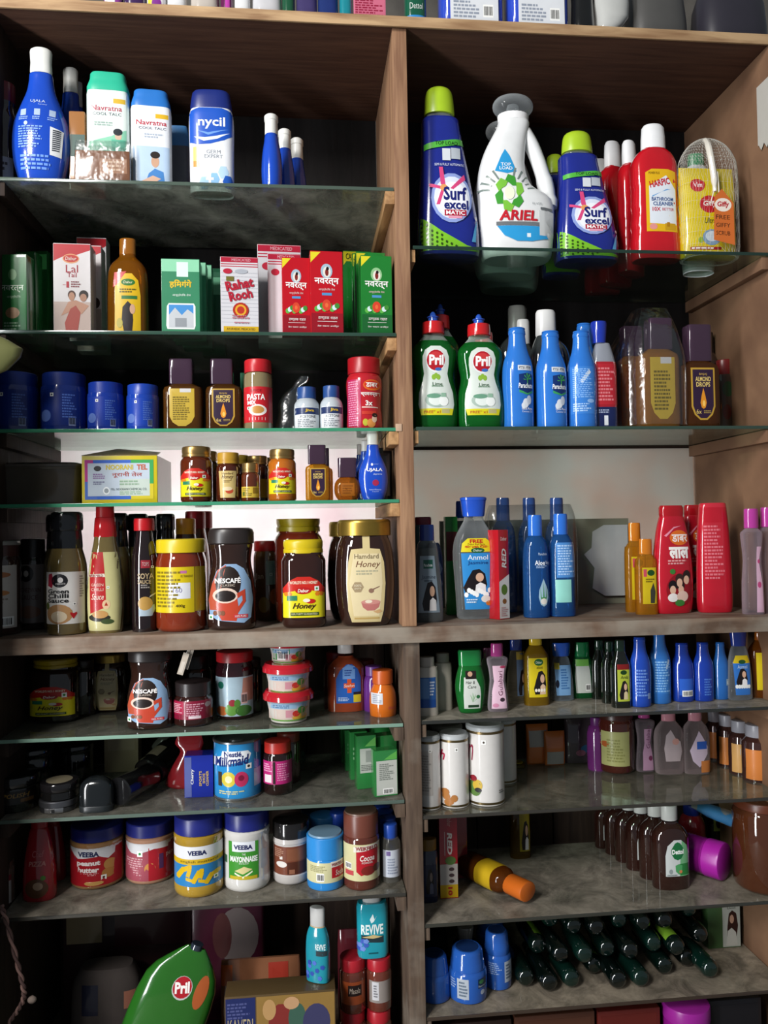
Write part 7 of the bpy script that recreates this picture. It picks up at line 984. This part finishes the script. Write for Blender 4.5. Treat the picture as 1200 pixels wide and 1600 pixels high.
# ---------------------------------------------------------------- R7
def pjar(label, x0, x1, yt, yb=None, dep=None, full=True, rot=0):
    b = It('hair_oil_jar', label, 'jar', 'R7', x0, x1, yt, yb=yb, dep=dep, rot=rot); b.loft('body', mat('#2456a8', 'gl'), [(0, .88), (.02, .95), (.08, 1), (.5, 1), (.58, .94), (.62, .86)], sm=2); b.loft('lid', mat('#2456a8', 'gl'), [(.61, .88), (.62, .9), (.74, .87), (.76, .84), (.93, .8), (.97, .76), (1, .66)], surf=False); b.loft('lid_hollow_shade', mat('#16305e', 'pl'), [(.998, .6), (1.004, .58), (1.004, .3)], surf=False)  # dark disc on the lid paints the shade of a hollow
    if full: b.L(-.7, .12, -.15, .52, '#a9b2bc'); b.N(-.62, .16, -.22, .48, 5, '#5a6a7c'); b.R(.35, .32, .85, .5, '#16304e', 'badge'); b.E(.55, .44, .14, .04, '#3a7a4c', 'palm'); b.T('Parachute', .6, .36, .45, .04, '#c8d4e4'); b.E(.6, .23, .12, .05, '#b8c4d8', 'coconut'); b.N(-.95, .3, -.75, .5, 4, '#8aa4cc')
    return b
pjar('blue hair oil jar left half in the divider shade', 654, 703, 1489, 1571, full=False); pjar('blue hair oil jar with white sticker, foremost of three', 701, 760, 1478, 1572); b = pjar('blue hair oil jar with white sticker, behind and right', 755, 798, 1452, 1550, full=False); b.L(.3, .15, .95, .52, '#a9b2bc'); b.N(.4, .2, .85, .48, 5, '#5a6a7c'); b.cur = b.e; b.N(-.8, .3, .1, .52, 6, '#8aa4cc')
pjar('blue hair oil jar at the back of the group', 744, 790, 1432, dep=180, full=False); 
b = It('lotion_bottle', 'dark bottle with silver cap behind the blue jars', 'bottle', 'R7', 706, 748, 1446, dep=140); b.loft('body', mat('#20283c', 'gl'), [(0, .93), (.02, 1), (.5, 1), (.62, .6)], sm=2); b.loft('cap', mat('#a6a49e', 'gl'), [(.62, .5), (.66, .52), (.97, .62), (1, .58)], surf=False)
b = It('carton', 'black box in the divider shade behind the blue jars', 'carton', 'R7', 660, 700, 1462, dep=160, d=.8, box=True); carton(b, '#17171a'); b.L(-.9, .1, .9, .9, '#1a1a1e')
rr = random.Random(11); k = 0
for row, (zz, n, x0, x1) in enumerate(((17, 9, 822, 1112), (50, 8, 842, 1094), (83, 7, 862, 1076))):
    for i in range(n):
        px = x0+(x1-x0)*i/(n-1)+rr.uniform(-1.5, 1.5); y0 = 50+row*20+rr.uniform(-24, 24)
        X = at(px, 1500-zz, y0)[0]
        b = It.raw('oil_bottle', '%sdark green bottle, %s in the %s row of the heap' % ('lime labelled ' if k % 6 == 3 else '', ('leftmost', 'second from left', 'third from left', 'fourth from left', 'fifth from left', 'sixth from left', 'seventh from left', 'eighth from left', 'ninth from left')[i], ('bottom', 'middle', 'top')[row]), 'bottle', (X, y0, SH['R7']+zz), 31, 125, 30, (math.radians((-90.5, -91, -91.5)[row]+rr.uniform(-.6, .6)), math.radians(rr.uniform(-40, 40)), math.radians(rr.uniform(-3.5, 3.5))), 'dark green bottles heaped on the lowest right shelf')
        b.loft('body', mat(('#051410', '#040c0a', '#08201a')[k % 3], 'liq'), [(0, .55), (.01, .75), (.04, .92), (.09, 1), (.6, 1), (.74, .75), (.82, .42), (.84, .4)], seg=20, sm=0); cap(b, .83, .5, '#12241c', seg=16)
        if k % 6 == 3: b.L(-.7, .12, .7, .5, '#6f9a2c')
        k += 1
b = It('hair_colour_carton', 'green and white carton with a long haired woman', 'carton', 'R7', 1106, 1157, 1413, dep=130, d=.4, box=True); carton(b, '#3c5a34'); b.L(-.1, .02, .98, .97, '#a8aca4'); b.poly([(.15, .25), (.75, .25), (.85, .5), (.75, .78), (.5, .85), (.3, .78), (.2, .5)], '#2c1614', 'hair'); b.E(.47, .65, .13, .1, '#b08a74', 'face'); b.poly([(.1, .05), (.8, .05), (.7, .35), (.45, .45), (.2, .38)], '#b4b4ac', 'dress'); b.T('Livon', .45, .91, .5, .05, '#4a5048')
# ---------------------------------------------------------------- R8 : below the lowest dusty shelf
b = It('cream_tub', 'magenta tub on the bottom board, lower right', 'tub', 'R8', 1038, 1106, 1563, dep=40); b.loft('tub', mat('#8a1a82', 'gl'), [(0, .92), (.04, 1), (.7, 1), (.72, .95)]); cap(b, .7, 1.02, '#8f1f88', name='lid', top=.05)
for i, (x0, x1, yt, c, lb) in enumerate(((690, 800, 1597, '#2a1c18', 'dark brown carton on the bottom board below the blue jars'), (805, 930, 1585, '#4a2c20', 'brown carton on the bottom board below the heap of bottles'), (935, 1032, 1578, '#5a1f1a', 'dull red carton on the bottom board beside the magenta tub'), (1108, 1190, 1562, '#17161a', 'black carton on the bottom board right of the magenta tub'))):
    b = It('carton', lb, 'carton', 'R8', x0, x1, yt, dep=35, d=.6, box=True); carton(b, c); b.L(-.9, .1, .9, .9, c)

# ---------------------------------------------------------------- nearest things at the left
b = It.raw('hanging_packet_strip', 'pale green packet strip hanging in front of the shelves at the left edge', 'packet', (at(-66, 560, -150)[0], -150, at(0, 597, -150)[1]), 165, 66, 30, (0, math.radians(-4), math.radians(8)))
pk = [(0, .35, .25), (.2, .74, .7), (.45, .95, 1), (.62, 1, 1), (.8, .8, .8), (1, .5, .1)]
for q, wq, xq in ((0, 1, 0), (1.3, .62, -.42), (2.6, .62, -.42), (-1.25, .6, -.45), (-2.5, .6, -.45), (-3.75, .6, -.45)): b.loft('packet', mat('#66683f', 'pl'), [(t+q, a*wq, c, xq) for t, a, c in pk], n=2.6, sm=1)  # packets beyond the first are unseen, added to cast shade on the shelves
b.loft('hanging_cord', mat('#5a4c40', 'pa'), [(-2.4, .008, .05, -.45), (4.6, .008, .05, -.45)], surf=False, seg=6)
pts = [at(2, 1415, -20), at(10, 1440, -20), at(26, 1500, -20), at(36, 1540, -20), at(37, 1560, -20), at(27, 1580, -20), at(14, 1600, -20), at(4, 1640, -20)]
t = tag(empty('cord', U(pts[0][0], -20, pts[0][1])), 'twisted pinkish cord hanging at the lower left edge', 'cord')
inv = Matrix.Translation(-Vector(t.location))
for ph in (0, math.pi):
    dense = catmull([(p[0], -20, p[1]) for p in pts], 8); w3 = []
    for i, p in enumerate(dense): w3.append(tuple(U(p[0]+2.1*math.cos(i*.9+ph), p[1]+2.1*math.sin(i*.9+ph), p[2])))
    o = tube('strand', w3, 2.0*S, mat(('#8a6a62', '#5c4440')[ph > 0], 'cl'), t, seg=7, k=2); o.matrix_parent_inverse = inv
kx, kz = at(50, 1562, -20); o = It.raw('knot', '', '', (kx, -20, kz-5), 12, 10, 10); o.loft('knot', mat('#8a7a70', 'cl'), [(0, .4), (.3, 1), (.7, 1), (1, .4)], sm=2, seg=12)
for c in list(o.e.children): c.parent = t; c.matrix_parent_inverse = inv; c.matrix_basis = Matrix.Translation(Vector(o.e.location))
bpy.data.objects.remove(o.e)
